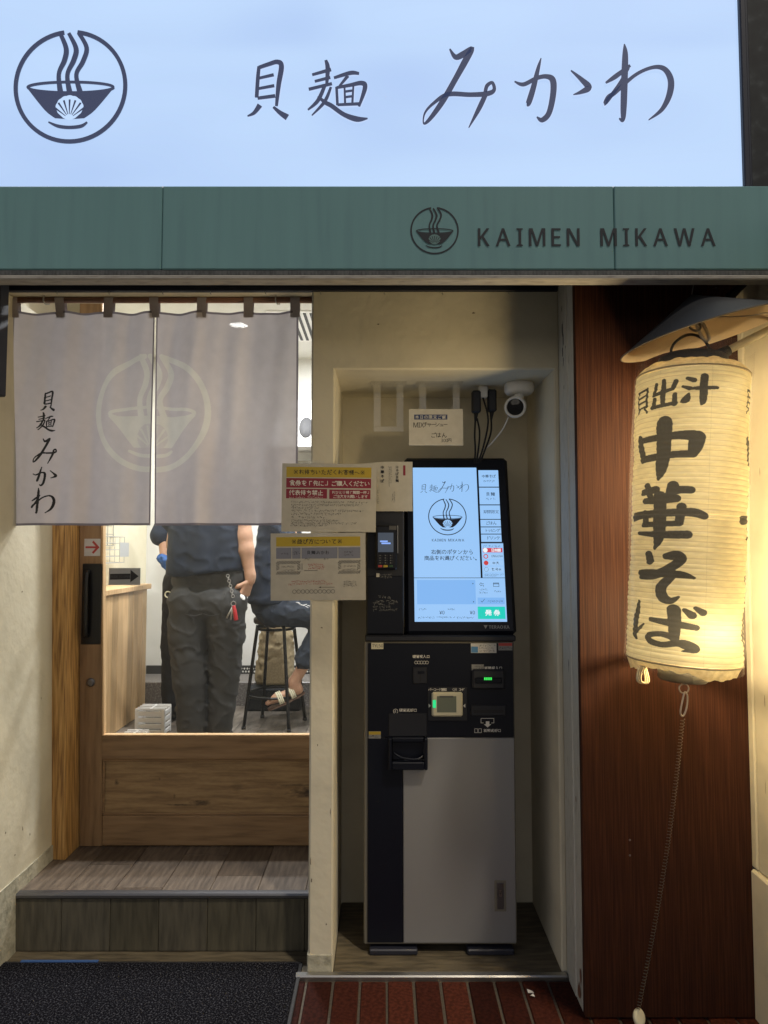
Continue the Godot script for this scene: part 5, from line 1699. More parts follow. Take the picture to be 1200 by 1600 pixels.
	ribbon(ink, PackedVector3Array([Vector3(X.call(0.76), Y.call(0.784), 0.0013), Vector3(X.call(0.76), Y.call(0.774), 0.0013), Vector3(X.call(0.735), Y.call(0.774), 0.0013), Vector3(X.call(0.735), Y.call(0.780), 0.0013), Vector3(X.call(0.717), Y.call(0.769), 0.0013), Vector3(X.call(0.735), Y.call(0.758), 0.0013), Vector3(X.call(0.735), Y.call(0.765), 0.0013), Vector3(X.call(0.765), Y.call(0.765), 0.0013)]), Transform3D(Basis.IDENTITY, Vector3(0, 0, 0.0012)))
	ribbon(ink, PackedVector3Array([Vector3(X.call(0.87), Y.call(0.76), 0.0013), Vector3(X.call(0.93), Y.call(0.76), 0.0013), Vector3(X.call(0.93), Y.call(0.783), 0.0013), Vector3(X.call(0.87), Y.call(0.783), 0.0013), Vector3(X.call(0.87), Y.call(0.759), 0.0013)]), Transform3D(Basis.IDENTITY, Vector3(0, 0, 0.0012)))
	rect(ink, X.call(0.87), Y.call(0.768), X.call(0.93), Y.call(0.764), 0.00115)
	for q in [[0.70, 0.797, 0.036], [0.705, 0.815, 0.036], [0.868, 0.808, 0.028], [0.80, 0.868, 0.056], [0.045, 0.918, 0.028], [0.36, 0.918, 0.028], [0.03, 0.968, 0.20]]:
		fine_print(ink, X.call(q[0]), Y.call(q[1]), q[2], 0.0058, 0.0013, rng)
	ribbon(ink, PackedVector3Array([Vector3(X.call(0.725), Y.call(0.872), 0.0013), Vector3(X.call(0.738), Y.call(0.880), 0.0013), Vector3(X.call(0.768), Y.call(0.860), 0.0013)]), Transform3D(Basis.IDENTITY, Vector3(0, 0, 0.0013)))
	latin(ink, "¥0", X.call(0.27), Y.call(0.955), 0.012, 0.0012)
	latin(ink, "¥0", X.call(0.60), Y.call(0.955), 0.012, 0.0012)
	for q in [0.765, 0.878]:
		disc(ink, X.call(0.645), Y.call(q), 0.002, 0.0013, 8)
	obl("screen_lettering", ink, plain(0.012, 0.018, 0.05, 0.5), mo)
	obl("shell_mark", pale, blue, mo)
	var br := new_st()
	latin(br, "TERAOKA", 0.098, 0.0155, 0.0118, 0.0004, 0.0, "Droid Sans", 1.02, false, true)
	for p in [Vector3(0.080, 0.028, 0.0004), Vector3(0.094, 0.028, 0.0004), Vector3(0.087, 0.015, 0.0004)]:
		br.add_vertex(p)
	obl("maker_lettering", br, plain(0.28, 0.28, 0.27, 0.5), mo)
	var al := AreaLight3D.new()
	al.name = "lamp"
	al.area_size = Vector2(sw, sh)
	al.area_normalize_energy = false
	al.light_energy = 0.10
	al.light_color = Color(0.68, 0.83, 1.0)
	al.shadow_enabled = true
	mo.add_child(al)
	al.position = Vector3(0, sy - sh * 0.5, 0.006)
	al.rotation_degrees = Vector3(0, 180, 0)

# ------------------------------------------------------------------ camera, plugs, clear brackets and the card above the machine
func niche_things() -> void:
	var rng := RandomNumberGenerator.new()
	rng.seed = 33
	var cc := thing("security_camera", "white round security camera under the niche ceiling", "camera", Vector3(0.504, 2.012, -0.2))
	var b := new_st(true)
	lathe(b, [Vector2(0.0, 0.0), Vector2(0.052, 0.0), Vector2(0.054, -0.006), Vector2(0.054, -0.030), Vector2(0.046, -0.040), Vector2(0.0, -0.041)], 32)
	obl("mount", b, M.white_plastic, cc)
	var nk := new_st(true)
	tube(nk, [Vector3(0, -0.04, 0), Vector3(-0.003, -0.056, 0.003), Vector3(-0.012, -0.075, 0.014)], 0.018, 14)
	obl("neck", nk, M.white_plastic, cc)
	var face := Basis(Vector3.UP, -0.22) * Basis(Vector3.RIGHT, PI / 2 + 0.24)
	var bd := new_st(true)
	lathe(bd, [Vector2(0.0, -0.075), Vector2(0.025, -0.074), Vector2(0.036, -0.060), Vector2(0.0395, -0.030), Vector2(0.0395, 0.022), Vector2(0.037, 0.028), Vector2(0.032, 0.028), Vector2(0.030, 0.020)], 32, Vector3(-0.02, -0.094, 0.03), face)
	obl("body", bd, M.white_plastic, cc)
	var ln := new_st(true)
	lathe(ln, [Vector2(0.030, 0.020), Vector2(0.022, 0.021), Vector2(0.014, 0.023), Vector2(0.0, 0.025)], 28, Vector3(-0.02, -0.094, 0.03), face)
	obl("lens", ln, plain(0.006, 0.006, 0.008, 0.08), cc)
	var cb := new_st(true)
	tube(cb, curve([Vector3(-0.04, -0.125, 0.0), Vector3(-0.06, -0.17, -0.02), Vector3(-0.10, -0.22, -0.05), Vector3(-0.135, -0.25, -0.07), Vector3(-0.150, -0.285, -0.085)], 6), 0.0028, 7)
	obl("cable", cb, M.white_plastic, cc)
	var pl := thing("plug_cluster", "black plugs and cables hanging from the niche ceiling behind the screen", "plug", Vector3(0.37, 2.012, -0.24))
	for q in [[-0.022, -0.02, 0.006], [0.040, -0.012, -0.01]]:
		boxl("plug", Vector3(q[0] - 0.017, q[1] - 0.085, q[2] - 0.015), Vector3(q[0] + 0.017, q[1], q[2] + 0.015), M.machine_matt, pl, 0.006)
		var tp := new_st(true)
		tube(tp, [Vector3(q[0], q[1] - 0.083, q[2]), Vector3(q[0] - 0.003, q[1] - 0.115, q[2])], 0.009, 10, 0.004)
		obl("plug_sleeve", tp, M.rubber, pl)
	boxl("socket", Vector3(-0.012, -0.045, -0.018), Vector3(0.022, 0.0, 0.010), M.white_plastic, pl, 0.004)
	for q in [[[-0.025, -0.125, 0.006], [-0.028, -0.19, 0.004], [-0.024, -0.25, -0.01], [-0.028, -0.31, -0.03]], [[-0.019, -0.125, 0.006], [-0.010, -0.18, 0.008], [-0.014, -0.25, -0.01], [-0.022, -0.31, -0.03]], [[0.037, -0.12, -0.01], [0.034, -0.18, -0.005], [0.010, -0.25, -0.015], [-0.012, -0.31, -0.03]], [[0.005, -0.045, 0.0], [0.022, -0.13, 0.012], [0.008, -0.22, 0.0], [-0.018, -0.31, -0.03]]]:
		var pts := []
		for p in q:
			pts.append(Vector3(p[0], p[1], p[2]))
		var st := new_st(true)
		tube(st, curve(pts, 7), 0.0035, 7)
		obl("cable", st, M.rubber, pl)
	# clear acrylic brackets
	for q in [[-0.038, 0.092, "clear acrylic bracket at the left of the niche ceiling, holding nothing"], [0.130, 0.132, "clear acrylic bracket in the niche that holds the handwritten card"]]:
		var ac := thing("acrylic_bracket", q[2], "bracket", Vector3(q[0], 2.012, -0.18), "clear brackets under the niche ceiling")
		var w: float = q[1]
		boxl("top_plate", Vector3(-0.01, -0.005, -0.05), Vector3(w + 0.03, -0.0005, 0.02), M.acrylic, ac, 0.001)
		for x in [0.0, w - 0.008]:
			boxl("strap", Vector3(x, -0.165, 0.0), Vector3(x + 0.026, -0.0055, 0.004), M.acrylic, ac, 0.001)
		boxl("bottom_bar", Vector3(0.0, -0.185, 0.0), Vector3(w + 0.018, -0.1655, 0.004), M.acrylic, ac, 0.001)
	var cd := thing("handwritten_card", "white card with a blue strip and black handwriting, above the touch screen", "card", Vector3(0.187, 1.767, -0.12))
	boxed("card_sheet", Vector3(0.090, 1.767, -0.1215), Vector3(0.285, 1.899, -0.120), M.card, cd, 0.0)
	boxed("blue_strip", Vector3(0.109, 1.861, -0.1198), Vector3(0.2285, 1.879, -0.1195), M.band_blue, cd, 0.0)
	for x in [0.148, 0.245]:
		boxed("clip", Vector3(x - 0.006, 1.887, -0.1225), Vector3(x + 0.006, 1.911, -0.1185), M.clear, cd, 0.001)
	var wp := new_st()
	write(wp, "本日の限定ご飯", 0.112, 1.877, 0.0145, -0.1192, 0.09, 1.12)
	obj("white_lettering", wp, M.print_white, cd)
	var hw := new_st()
	latin(hw, "MIX", 0.106, 1.832, 0.0175, -0.1197, 0.001)
	write(hw, "チャーシュー", 0.141, 1.852, 0.0175, -0.1197, 0.10, 0.82)
	write(hw, "ごはん", 0.168, 1.814, 0.0195, -0.1197, 0.10, 1.0)
	latin(hw, "300", 0.205, 1.779, 0.0115, -0.1197)
	write(hw, "円", 0.229, 1.793, 0.0145, -0.1197, 0.1)
	obj("handwriting", hw, M.ink, cd)

# ------------------------------------------------------------------ notices taped to the pillar, menu sheet behind them
func notices() -> void:
	var rng := RandomNumberGenerator.new()
	rng.seed = 44
	var mn := thing("menu_sheet", "cream menu sheet with vertical brush writing, left of the touch screen", "menu sheet", Vector3(0.0, 1.53, -0.09))
	var ms := new_st(true)
	for i in 12:
		var a := -0.175 + 0.276 * i / 12.0
		var b := -0.175 + 0.276 * (i + 1) / 12.0
		var za := -0.088 - 0.02 * pow(maxf(0.0, -a / 0.175), 2.0)
		var zb := -0.088 - 0.02 * pow(maxf(0.0, -b / 0.175), 2.0)
		var ta := 1.704 - 0.014 * maxf(0.0, -a / 0.175)
		var tb := 1.704 - 0.014 * maxf(0.0, -b / 0.175)
		quad(ms, Vector3(a, 1.528, za), Vector3(b, 1.528, zb), Vector3(b, tb, zb), Vector3(a, ta, za))
	obj("sheet", ms, M.paper, mn)
	var mi := new_st()
	write(mi, "汁そば貝麺", 0.041, 1.690, 0.0115, -0.0872, 0.1, 1.05, true)
	write(mi, "中華そば", -0.012, 1.690, 0.0125, -0.0872, 0.12, 1.3, true)
	for q in [[0.0225, 1.688, 0.060], [0.0165, 1.688, 0.072], [0.028, 1.592, 0.030], [0.0345, 1.600, 0.045], [-0.024, 1.602, 0.05]]:
		fine_print(mi, q[0], q[1], q[2], 0.0042, -0.0872, rng, Transform3D.IDENTITY, true)
	obj("lettering", mi, M.ink, mn)
	boxed("red_mark", Vector3(0.068, 1.655, -0.0878), Vector3(0.076, 1.691, -0.0874), M.band_red, mn, 0.0)

	# upper notice; grid of its own: 875 wide, 625 high
	var n1 := thing("queue_notice", "laminated notice with a yellow title and red bands, upper of two on the pillar", "notice", Vector3(-0.188, 1.453, 0.003), "laminated notices on the pillar")
	boxed("sheet", Vector3(-0.348, 1.453, 0.0035), Vector3(-0.028, 1.685, 0.0047), M.paper, n1, 0.0)
	var X := func(u: float) -> float: return -0.348 + (u - 185.0) * 0.0003657
	var Y := func(v: float) -> float: return 1.685 - (v - 95.0) * 0.0003712
	var z := 0.0050
	for q in [["title_band", 225, 126, 1015, 221, M.band_yellow], ["red_band", 225, 230, 1013, 318, M.band_red], ["red_band", 225, 328, 604, 416, M.band_red], ["red_band", 625, 332, 1008, 418, M.band_red]]:
		var st := new_st()
		rect(st, X.call(q[1]), Y.call(q[4]), X.call(q[3]), Y.call(q[2]), z)
		obj(q[0], st, q[5], n1)
	var t1 := new_st()
	write(t1, "※お待ちいただくお客様へ※", X.call(287), Y.call(147), 0.0188, z + 0.0003, 0.095, 1.005)
	for k in 9:
		fine_print(t1, X.call(272), Y.call(437.0 + [0, 28, 54, 80, 110, 140, 172, 194, 216][k]), [0.26, 0.24, 0.10, 0.25, 0.17, 0.115, 0.16, 0.225, 0.125][k], 0.0062, z + 0.0002, rng)
	obj("black_lettering", t1, M.ink, n1)
	var t2 := new_st()
	write(t2, "食券を", X.call(252), Y.call(247), 0.0205, z + 0.0003, 0.10, 0.98)
	write(t2, "「先に」", X.call(418), Y.call(247), 0.0205, z + 0.0003, 0.10, 0.93)
	write(t2, "ご購入ください", X.call(640), Y.call(250), 0.0195, z + 0.0003, 0.10, 0.97)
	write(t2, "代表待ち禁止", X.call(250), Y.call(336), 0.0200, z + 0.0003, 0.10, 0.97)
	write(t2, "おひとり様「麺類一杯」", X.call(648), Y.call(341), 0.0122, z + 0.0003, 0.10, 0.97)
	write(t2, "ご注文をお願いします", X.call(660), Y.call(379), 0.0122, z + 0.0003, 0.10, 0.97)
	fine_print(t2, X.call(250), Y.call(398), 0.115, 0.0055, z + 0.0003, rng)
	obj("white_lettering", t2, M.print_white, n1)

	var n2 := thing("queue_plan_notice", "laminated notice with queue plan and row of circles, lower of two on pillar", "notice", Vector3(-0.222, 1.222, 0.003), "laminated notices on the pillar")
	boxed("sheet", Vector3(-0.383, 1.222, 0.0035), Vector3(-0.061, 1.449, 0.0047), M.paper, n2, 0.0)
	# grid: 890 wide, 640 high
	var U := func(u: float) -> float: return -0.383 + (u - 80.0) * 0.0003618
	var V := func(v: float) -> float: return 1.449 - (v - 732.0) * 0.0003547
	var p2 := new_st()
	rect(p2, U.call(132), V.call(858), U.call(922), V.call(768), z)
	obj("title_band", p2, M.band_yellow, n2)
	for q in [[132, 276], [282, 362], [370, 708], [716, 922]]:
		var st := new_st()
		rect(st, U.call(q[0]), V.call(975), U.call(q[1]), V.call(870), z)
		obj("plan_block", st, M.band_grey, n2)
	var p3 := new_st()
	write(p3, "※並び方について※", U.call(275), V.call(786), 0.0185, z + 0.0003, 0.095, 1.05)
	write(p3, "貝麺みかわ", U.call(418), V.call(898), 0.0142, z + 0.0003, 0.08, 1.12)
	for q in [[175, 915, 0.027], [290, 900, 0.022], [295, 918, 0.022], [765, 905, 0.035], [765, 930, 0.034], [395, 968, 0.022], [180, 1042, 0.044], [172, 1074, 0.05], [762, 1040, 0.042], [748, 1072, 0.054], [765, 1190, 0.042], [765, 1208, 0.042], [765, 1226, 0.042], [558, 972, 0.022]]:
		fine_print(p3, U.call(q[0]), V.call(q[1]), q[2], 0.0056, z + 0.0003, rng)
	for k in 10:
		ring_mark(p3, U.call(303.0 + 40.0 * k), V.call(1288), 0.0062, 0.0010, z + 0.0003 + 0.00002 * (k % 2))
	# hatched boxes
	for q in [[132, 996, 360, 1125], [712, 993, 922, 1122]]:
		for s in [[q[0], q[1], q[2], q[1] + 30], [q[0], q[3] - 30, q[2], q[3]], [q[0], q[1] + 30, q[0] + 30, q[3] - 30], [q[2] - 30, q[1] + 30, q[2], q[3] - 30]]:
			var w: float = s[2] - s[0]
			var h: float = s[3] - s[1]
			if w > h:
				for k in int(w / 14.0):
					ribbon(p3, PackedVector3Array([Vector3(U.call(s[0] + 14.0 * k), V.call(s[3]), 0.0015), Vector3(U.call(minf(s[2], s[0] + 14.0 * k + 20.0)), V.call(s[1]), 0.0015)]), Transform3D(Basis.IDENTITY, Vector3(0, 0, z + 0.0002)))
			else:
				for k in int(h / 14.0):
					ribbon(p3, PackedVector3Array([Vector3(U.call(s[0]), V.call(s[1] + 14.0 * k + 14.0), 0.0015), Vector3(U.call(s[2]), V.call(s[1] + 14.0 * k), 0.0015)]), Transform3D(Basis.IDENTITY, Vector3(0, 0, z + 0.0002)))
	for q in [[375, 1020, 375, 1080], [395, 1090, 520, 1090], [540, 1248, 680, 1248]]:
		ribbon(p3, PackedVector3Array([Vector3(U.call(q[0]), V.call(q[1]), 0.0014), Vector3(U.call(q[2]), V.call(q[3]), 0.0014)]), Transform3D(Basis.IDENTITY, Vector3(0, 0, z + 0.0003)))
	for p in [Vector3(U.call(528), V.call(1248), z + 0.0004), Vector3(U.call(552), V.call(1241), z + 0.0004), Vector3(U.call(552), V.call(1255), z + 0.0004)]:
		p3.add_vertex(p)
	obj("black_lettering", p3, M.ink, n2)
	var p4 := new_st()
	for q in [[425, 1020, 0.062], [425, 1040, 0.062], [425, 1060, 0.060], [255, 1180, 0.125], [248, 1205, 0.15]]:
		fine_print(p4, U.call(q[0]), V.call(q[1]), q[2], 0.0062, z + 0.0003, rng)
	obj("red_lettering", p4, M.print_red, n2)
	n1.rotation_degrees = Vector3(0.0, 1.5, -0.4)
	n2.rotation_degrees = Vector3(0.0, -1.5, 0.5)
	for q in [[n1, -0.26, 1.685], [n2, -0.235, 1.449]]:
		boxed("tape", Vector3(q[1], q[2] - 0.012, 0.0049), Vector3(q[1] + 0.055, q[2] + 0.010, 0.0054), M.clear, q[0], 0.0)

# ------------------------------------------------------------------ paper lantern
func lantern_picture() -> ImageTexture:
	var W := 1024
	var H := 1024
	var mark := PackedByteArray()
	mark.resize(W * H)
	# brush strokes (x, y, width) of the vertical name; 4.44 units are one unit of the sheet
	var glyphs := [
		[[470, 968, 60, 468, 990, 92, 465, 1100, 86, 458, 1230, 82, 447, 1320, 62, 434, 1390, 14], [312, 1072, 46, 322, 1150, 50, 332, 1240, 46], [312, 1092, 40, 400, 1084, 42, 560, 1076, 52, 650, 1082, 70], [672, 1095, 84, 658, 1160, 74, 640, 1215, 46], [332, 1232, 48, 500, 1214, 46, 650, 1210, 48]],
		[[470, 672, 22, 462, 760, 30, 455, 848, 26], [420, 690, 20, 406, 768, 24], [402, 770, 22, 525, 738, 24], [544, 688, 26, 520, 742, 24], [408, 798, 24, 394, 856, 28], [390, 858, 24, 540, 842, 26], [536, 780, 24, 530, 852, 30]],
		[[616, 674, 20, 655, 690, 30], [586, 730, 16, 628, 746, 28], [575, 838, 14, 602, 824, 42, 622, 780, 8], [640, 748, 18, 700, 746, 26, 790, 742, 22], [716, 664, 38, 710, 750, 40, 706, 835, 34, 694, 866, 6]],
	]
	var low := [
		[[335, 55, 44, 420, 38, 50], [362, 10, 44, 375, 60, 44, 386, 96, 36], [522, 12, 60, 505, 60, 50, 490, 100, 40], [500, 66, 44, 560, 42, 50, 632, 42, 46], [346, 118, 40, 430, 116, 46, 545, 102, 50], [440, 88, 70, 436, 250, 76, 430, 380, 62, 404, 466, 10], [264, 230, 60, 350, 216, 50, 560, 200, 50, 650, 200, 56, 712, 222, 44], [345, 205, 40, 350, 282, 46], [572, 160, 50, 556, 278, 44], [336, 290, 36, 560, 278, 36], [306, 352, 24, 450, 360, 46, 612, 354, 52]],
		[[366, 505, 50, 372, 552, 54], [478, 512, 40, 540, 504, 64, 566, 530, 54, 500, 592, 52, 400, 650, 52, 312, 664, 40], [306, 640, 40, 380, 636, 50, 560, 634, 46, 645, 652, 16], [505, 655, 44, 446, 730, 58, 452, 796, 62, 500, 820, 42, 552, 788, 12]],
		[[302, 846, 20, 284, 950, 48, 274, 1060, 42, 286, 1112, 24], [286, 1062, 30, 332, 1002, 10], [378, 964, 28, 500, 974, 46, 658, 992, 36], [520, 884, 74, 524, 980, 66, 520, 1072, 56], [522, 1070, 44, 440, 1058, 34, 368, 1076, 36, 374, 1116, 40, 450, 1130, 36, 540, 1108, 42, 600, 1116, 60, 645, 1140, 46, 566, 1160, 6], [586, 876, 24, 634, 912, 50], [652, 858, 24, 698, 888, 44]],
	]
	var kai := [[[296, 718, 14, 290, 840, 15], [294, 716, 14, 350, 706, 18], [350, 706, 20, 344, 842, 18], [296, 762, 11, 340, 752, 11], [294, 800, 11, 342, 794, 11], [292, 840, 13, 342, 834, 13], [302, 848, 15, 278, 892, 5], [330, 845, 14, 352, 888, 12]]]
	var lay := func(list: Array, top: float, shift: float) -> void:
		for glyph in list:
			for s in glyph:
				var o := PackedVector3Array()
				for p in brush_points(v3(s)):
					var px: float = 940.0 + p.x * 0.2249
					var py: float = top + p.y * 0.225
					var axis := 1085.0 - (py - 570.0) * 16.0 / 475.0
					var q := clampf((px - axis) / 83.0, -0.985, 0.985)
					var a := asin(q) + deg_to_rad(-24.0) + shift
					o.append(Vector3((a / TAU + 0.5) * W, (py - 570.0) / 475.0 * H, maxf(2.0, p.z * 0.53)))
				stamp(mark, W, H, o, 255)
	lay.call(glyphs, 440.0, 0.0)
	lay.call(low, 760.0, 0.0)
	lay.call(kai, 440.0, 0.03)
	# the writing is repeated further round
	lay.call(glyphs, 440.0, 2.30)
	lay.call(low, 760.0, 2.30)
	lay.call(kai, 440.0, 2.42)
	var im := Image.create(W, H, false, Image.FORMAT_RGB8)
	var n := FastNoiseLite.new()
	n.seed = 8
	n.frequency = 0.03
	n.fractal_octaves = 5
	var ribs := 56.0
	for y in H:
		var t := float(y) / H * ribs
		var d := absf(t - round(t) - rib_shift(int(round(t)))) / ribs * H
		for x in W:
			var k := 1.0 + 0.16 * n.get_noise_2d(x * 0.6, y * 2.0) + 0.10 * n.get_noise_2d(x * 0.12 + 500.0, y * 0.12)
			var c := Color(0.80 * k, 0.72 * k, 0.45 * k)
			if d < 1.0:      # the bamboo hoop under the paper
				c = Color(0.60, 0.50, 0.30)
			if x % 146 == 60:
				c = c * 0.78
			if mark[y * W + x] == 255:
				var w := 1.0 + 0.5 * n.get_noise_2d(x * 3.0, y * 3.0)
				c = Color(0.020 * w, 0.017 * w, 0.014 * w)
			c.a = 1.0
			im.set_pixel(x, y, c.clamp().linear_to_srgb())
	return ImageTexture.create_from_image(im)

# the hoops of the lantern stand a little unevenly; in parts of their spacing
func rib_shift(k: int) -> float:
	return 0.10 * sin(k * 2.3) + 0.08 * sin(k * 5.1 + 1.0)

func lantern() -> void:
	var R := 0.147
	var Ht := 0.786
	var t := thing("paper_lantern", "tall glowing cream paper lantern with black brush writing, hung before the red wood panel", "lantern", Vector3(0.824, 1.090, 0.42))
	t.rotation_degrees = Vector3(0, 0, -3.2)
	var m := StandardMaterial3D.new()
	m.albedo_texture = lantern_picture()
	m.roughness = 0.85
	m.backlight_enabled = true
	m.backlight = Color(0.225, 0.225, 0.225)
	m.emission_enabled = true
	m.emission = lin(0.0012, 0.001, 0.0007)
	var segs := 72
	var prof := []
	var ribs := 56
	for k in ribs:
		for j in 4:
			var u := (k + j / 4.0) / ribs
			var sh := lerpf(rib_shift(ribs - k), rib_shift(ribs - k - 1), j / 4.0) if k > 0 else 0.0
			prof.append(Vector2(R - 0.0016 + 0.0022 * absf(sin(PI * (k + j / 4.0))) + 0.0009 * sin(k * 1.9) + 0.0007 * sin(k * 0.61), (u - sh / ribs) * Ht))
	prof.append(Vector2(R - 0.0022, Ht))
	for half in 2:
		var st := new_st(true)
		for i in range(0 if half == 0 else ribs * 2, ribs * 2 if half == 0 else prof.size() - 1):
			for k in segs:
				for w in [[i + 1, k], [i, k + 1], [i + 1, k + 1], [i + 1, k], [i, k], [i, k + 1]]:
					var a := TAU * (float(w[1]) / segs - 0.5)
					var p: Vector2 = prof[w[0]]
					st.set_uv(Vector2(float(w[1]) / segs, 1.0 - p.y / Ht))
					var rr := p.x + 0.0011 * sin(a * 3.0 + p.y * 11.0) + 0.0008 * sin(a * 7.0 - p.y * 23.0)
					st.add_vertex(Vector3(rr * sin(a), p.y, rr * cos(a)))
		obl("paper_half", st, m, t)
	# shoulders of crumpled paper, top and bottom
	var ruff := grained(ramp_noise(71, 0.03, [[0.0, lin(0.52, 0.42, 0.24)], [1.0, lin(0.80, 0.69, 0.44)]], 256, 4), Vector3(6, 6, 6), 0.8)
	ruff.backlight_enabled = true
	ruff.backlight = Color(0.30, 0.30, 0.30)
	for end in 2:
		var rs := new_st(true)
		var rows := []
		for j in 6:
			var u := j / 5.0
			var row := []
			for k in 97:
				var a := TAU * k / 96.0
				var wob := sin(a * 9.0 + 1.0) * 0.5 + sin(a * 14.0 + 2.0 * end) * 0.5 + 0.4 * sin(a * 23.0)
				var r: float
				var y: float
				if end == 0:
					r = R * (1.0 - 0.42 * pow(u, 1.6)) + 0.004 * u * wob
					y = Ht + 0.034 * sin(u * PI * 0.5) + 0.0025 * u * wob
				else:
					r = R * (1.003 - 0.10 * u) + 0.003 * u * wob
					y = -0.024 * u - 0.0035 * u * wob - 0.009 * u * sin(a * 3.0 + 0.6)
				row.append(Vector3(r * sin(a), y, r * cos(a)))
			rows.append(row)
		for j in 5:
			for k in 96:
				if end == 0:
					quad(rs, rows[j][k], rows[j][k + 1], rows[j + 1][k + 1], rows[j + 1][k])
				else:
					quad(rs, rows[j + 1][k], rows[j + 1][k + 1], rows[j][k + 1], rows[j][k])
		obl("paper_frill", rs, ruff, t)
		var hp := new_st(true)
		torus(hp, Vector3(0, Ht if end == 0 else 0.0, 0), Basis.IDENTITY, R - 0.0005, 0.003, 64, 8)
		obl("hoop", hp, plain(0.16, 0.12, 0.06, 0.6), t)
	var cap := new_st(true)
	lathe(cap, [Vector2(0.088, Ht + 0.020), Vector2(0.092, Ht + 0.026), Vector2(0.090, Ht + 0.056), Vector2(0.080, Ht + 0.062), Vector2(0.0, Ht + 0.063)], 40)
	obl("top_cap", cap, M.machine_matt, t)
	var bot := new_st(true)
	lathe(bot, [Vector2(0.0, -0.056), Vector2(0.060, -0.056), Vector2(0.064, -0.052), Vector2(0.066, -0.020), Vector2(0.060, 0.004)], 40)
	obl("bottom_cap", bot, M.steel_dark, t)
	var bail := new_st(true)
	tube(bail, curve([Vector3(-0.062, Ht + 0.055, 0.0), Vector3(-0.058, Ht + 0.09, 0.0), Vector3(-0.03, Ht + 0.118, 0.0), Vector3(0.0, Ht + 0.125, 0.0), Vector3(0.03, Ht + 0.112, 0.0), Vector3(0.05, Ht + 0.08, 0.0), Vector3(0.055, Ht + 0.055, 0.0)], 6), 0.004, 8)
	obl("bail", bail, M.black_metal, t)
	# clear sleeve round the paper
	var sl := new_st(true)
	for k in 72:
		var a := TAU * k / 72.0
		var b := TAU * (k + 1) / 72.0
		for j in 12:
			var y0 := -0.02 + 0.073 * j
			var y1 := -0.02 + 0.073 * (j + 1)
			var ra := R + 0.006 + 0.0035 * sin(a * 5.0 + y0 * 9.0) + 0.004 * maxf(0.0, sin(a - 4.2)) 
			var rb := R + 0.006 + 0.0035 * sin(b * 5.0 + y0 * 9.0) + 0.004 * maxf(0.0, sin(b - 4.2))
			var ra2 := R + 0.006 + 0.0035 * sin(a * 5.0 + y1 * 9.0) + 0.004 * maxf(0.0, sin(a - 4.2))
			var rb2 := R + 0.006 + 0.0035 * sin(b * 5.0 + y1 * 9.0) + 0.004 * maxf(0.0, sin(b - 4.2))
			quad(sl, Vector3(ra * sin(a), y0, ra * cos(a)), Vector3(rb * sin(b), y0, rb * cos(b)), Vector3(rb2 * sin(b), y1, rb2 * cos(b)), Vector3(ra2 * sin(a), y1, ra2 * cos(a)))
	obl("clear_sleeve", sl, M.clear, t)
	# cord loops hanging at the lower left
	var lp := new_st(true)
	for k in 3:
		tube(lp, curve([Vector3(-0.140 + 0.006 * k, -0.015, 0.05), Vector3(-0.146 + 0.004 * k, -0.05, 0.055 + 0.003 * k), Vector3(-0.135 + 0.006 * k, -0.060, 0.055), Vector3(-0.124 + 0.005 * k, -0.052, 0.056), Vector3(-0.130 + 0.004 * k, -0.016, 0.05)], 6), 0.0022, 6)
	obl("cord_loop", lp, ruff, t)
	# bulbs inside
	for q in [[0.016, 0.088, 0.096, 0.27], [0.0, 0.47, 0.0, 0.20], [0.0, 0.67, 0.0, 0.19]]:
		var b := new_st(true)
		var big := 0.024
		var bp := []
		for i in 13:
			var a := PI * i / 12.0
			bp.append(Vector2(maxf(0.0, big * sin(a)), -big * cos(a)))
		lathe(b, bp, 20, Vector3(q[0], q[1], q[2]))
		var bo := obl("bulb", b, glow(8.0, 6.2, 3.2), t)
		bo.name = "bulb"
		var ol := OmniLight3D.new()
		ol.name = "lamp"
		ol.light_energy = q[3]
		ol.light_color = Color(1.0, 0.89, 0.68)
		ol.light_size = 0.04 if q[0] > 0.0 else 0.09
		ol.omni_range = 8.0
		ol.omni_attenuation = 2.0
		ol.shadow_enabled = true
		t.add_child(ol, true)
		ol.position = Vector3(q[0], q[1], q[2])
	var core := new_st(true)
	tube(core, [Vector3(0, 0.0, 0), Vector3(0, Ht + 0.03, 0)], 0.004, 8)
	tube(core, [Vector3(0.0, 0.16, 0.0), Vector3(0.02, 0.128, 0.05), Vector3(0.016, 0.113, 0.096)], 0.004, 8)
	obl("lamp_stem", core, M.white_plastic, t)

	# hook, hood, its wires and pipes
	var hk := thing("lantern_hook", "steel spring hook and ring that hold the lantern's bail", "hook", Vector3(0.885, 2.05, 0.42))
	var hs := new_st(true)
	tube(hs, curve([Vector3(-0.006, -0.012, 0.012), Vector3(0.010, -0.020, 0.012), Vector3(0.026, -0.062, 0.016), Vector3(0.020, -0.072, 0.012), Vector3(0.008, -0.058, 0.010), Vector3(-0.006, -0.020, 0.010), Vector3(-0.002, 0.002, 0.008), Vector3(0.008, 0.03, 0.0)], 6), 0.0048, 8)
	obl("spring_hook", hs, M.steel, hk)
	var hr := new_st(true)
	torus(hr, Vector3(-0.012, -0.03, 0.014), Basis(Vector3.RIGHT, 1.2), 0.016, 0.003, 24, 8)
	obl("ring", hr, M.steel_dark, hk)
	var hd := thing("lantern_hood", "dark conical sheet hood tilted above the lantern, pale inside", "hood", Vector3(0.90, 2.0, 0.42))
	var hb := Basis(Vector3(0, 0, 1), deg_to_rad(14.0)) * Basis(Vector3(1, 0, 0), deg_to_rad(1.5))
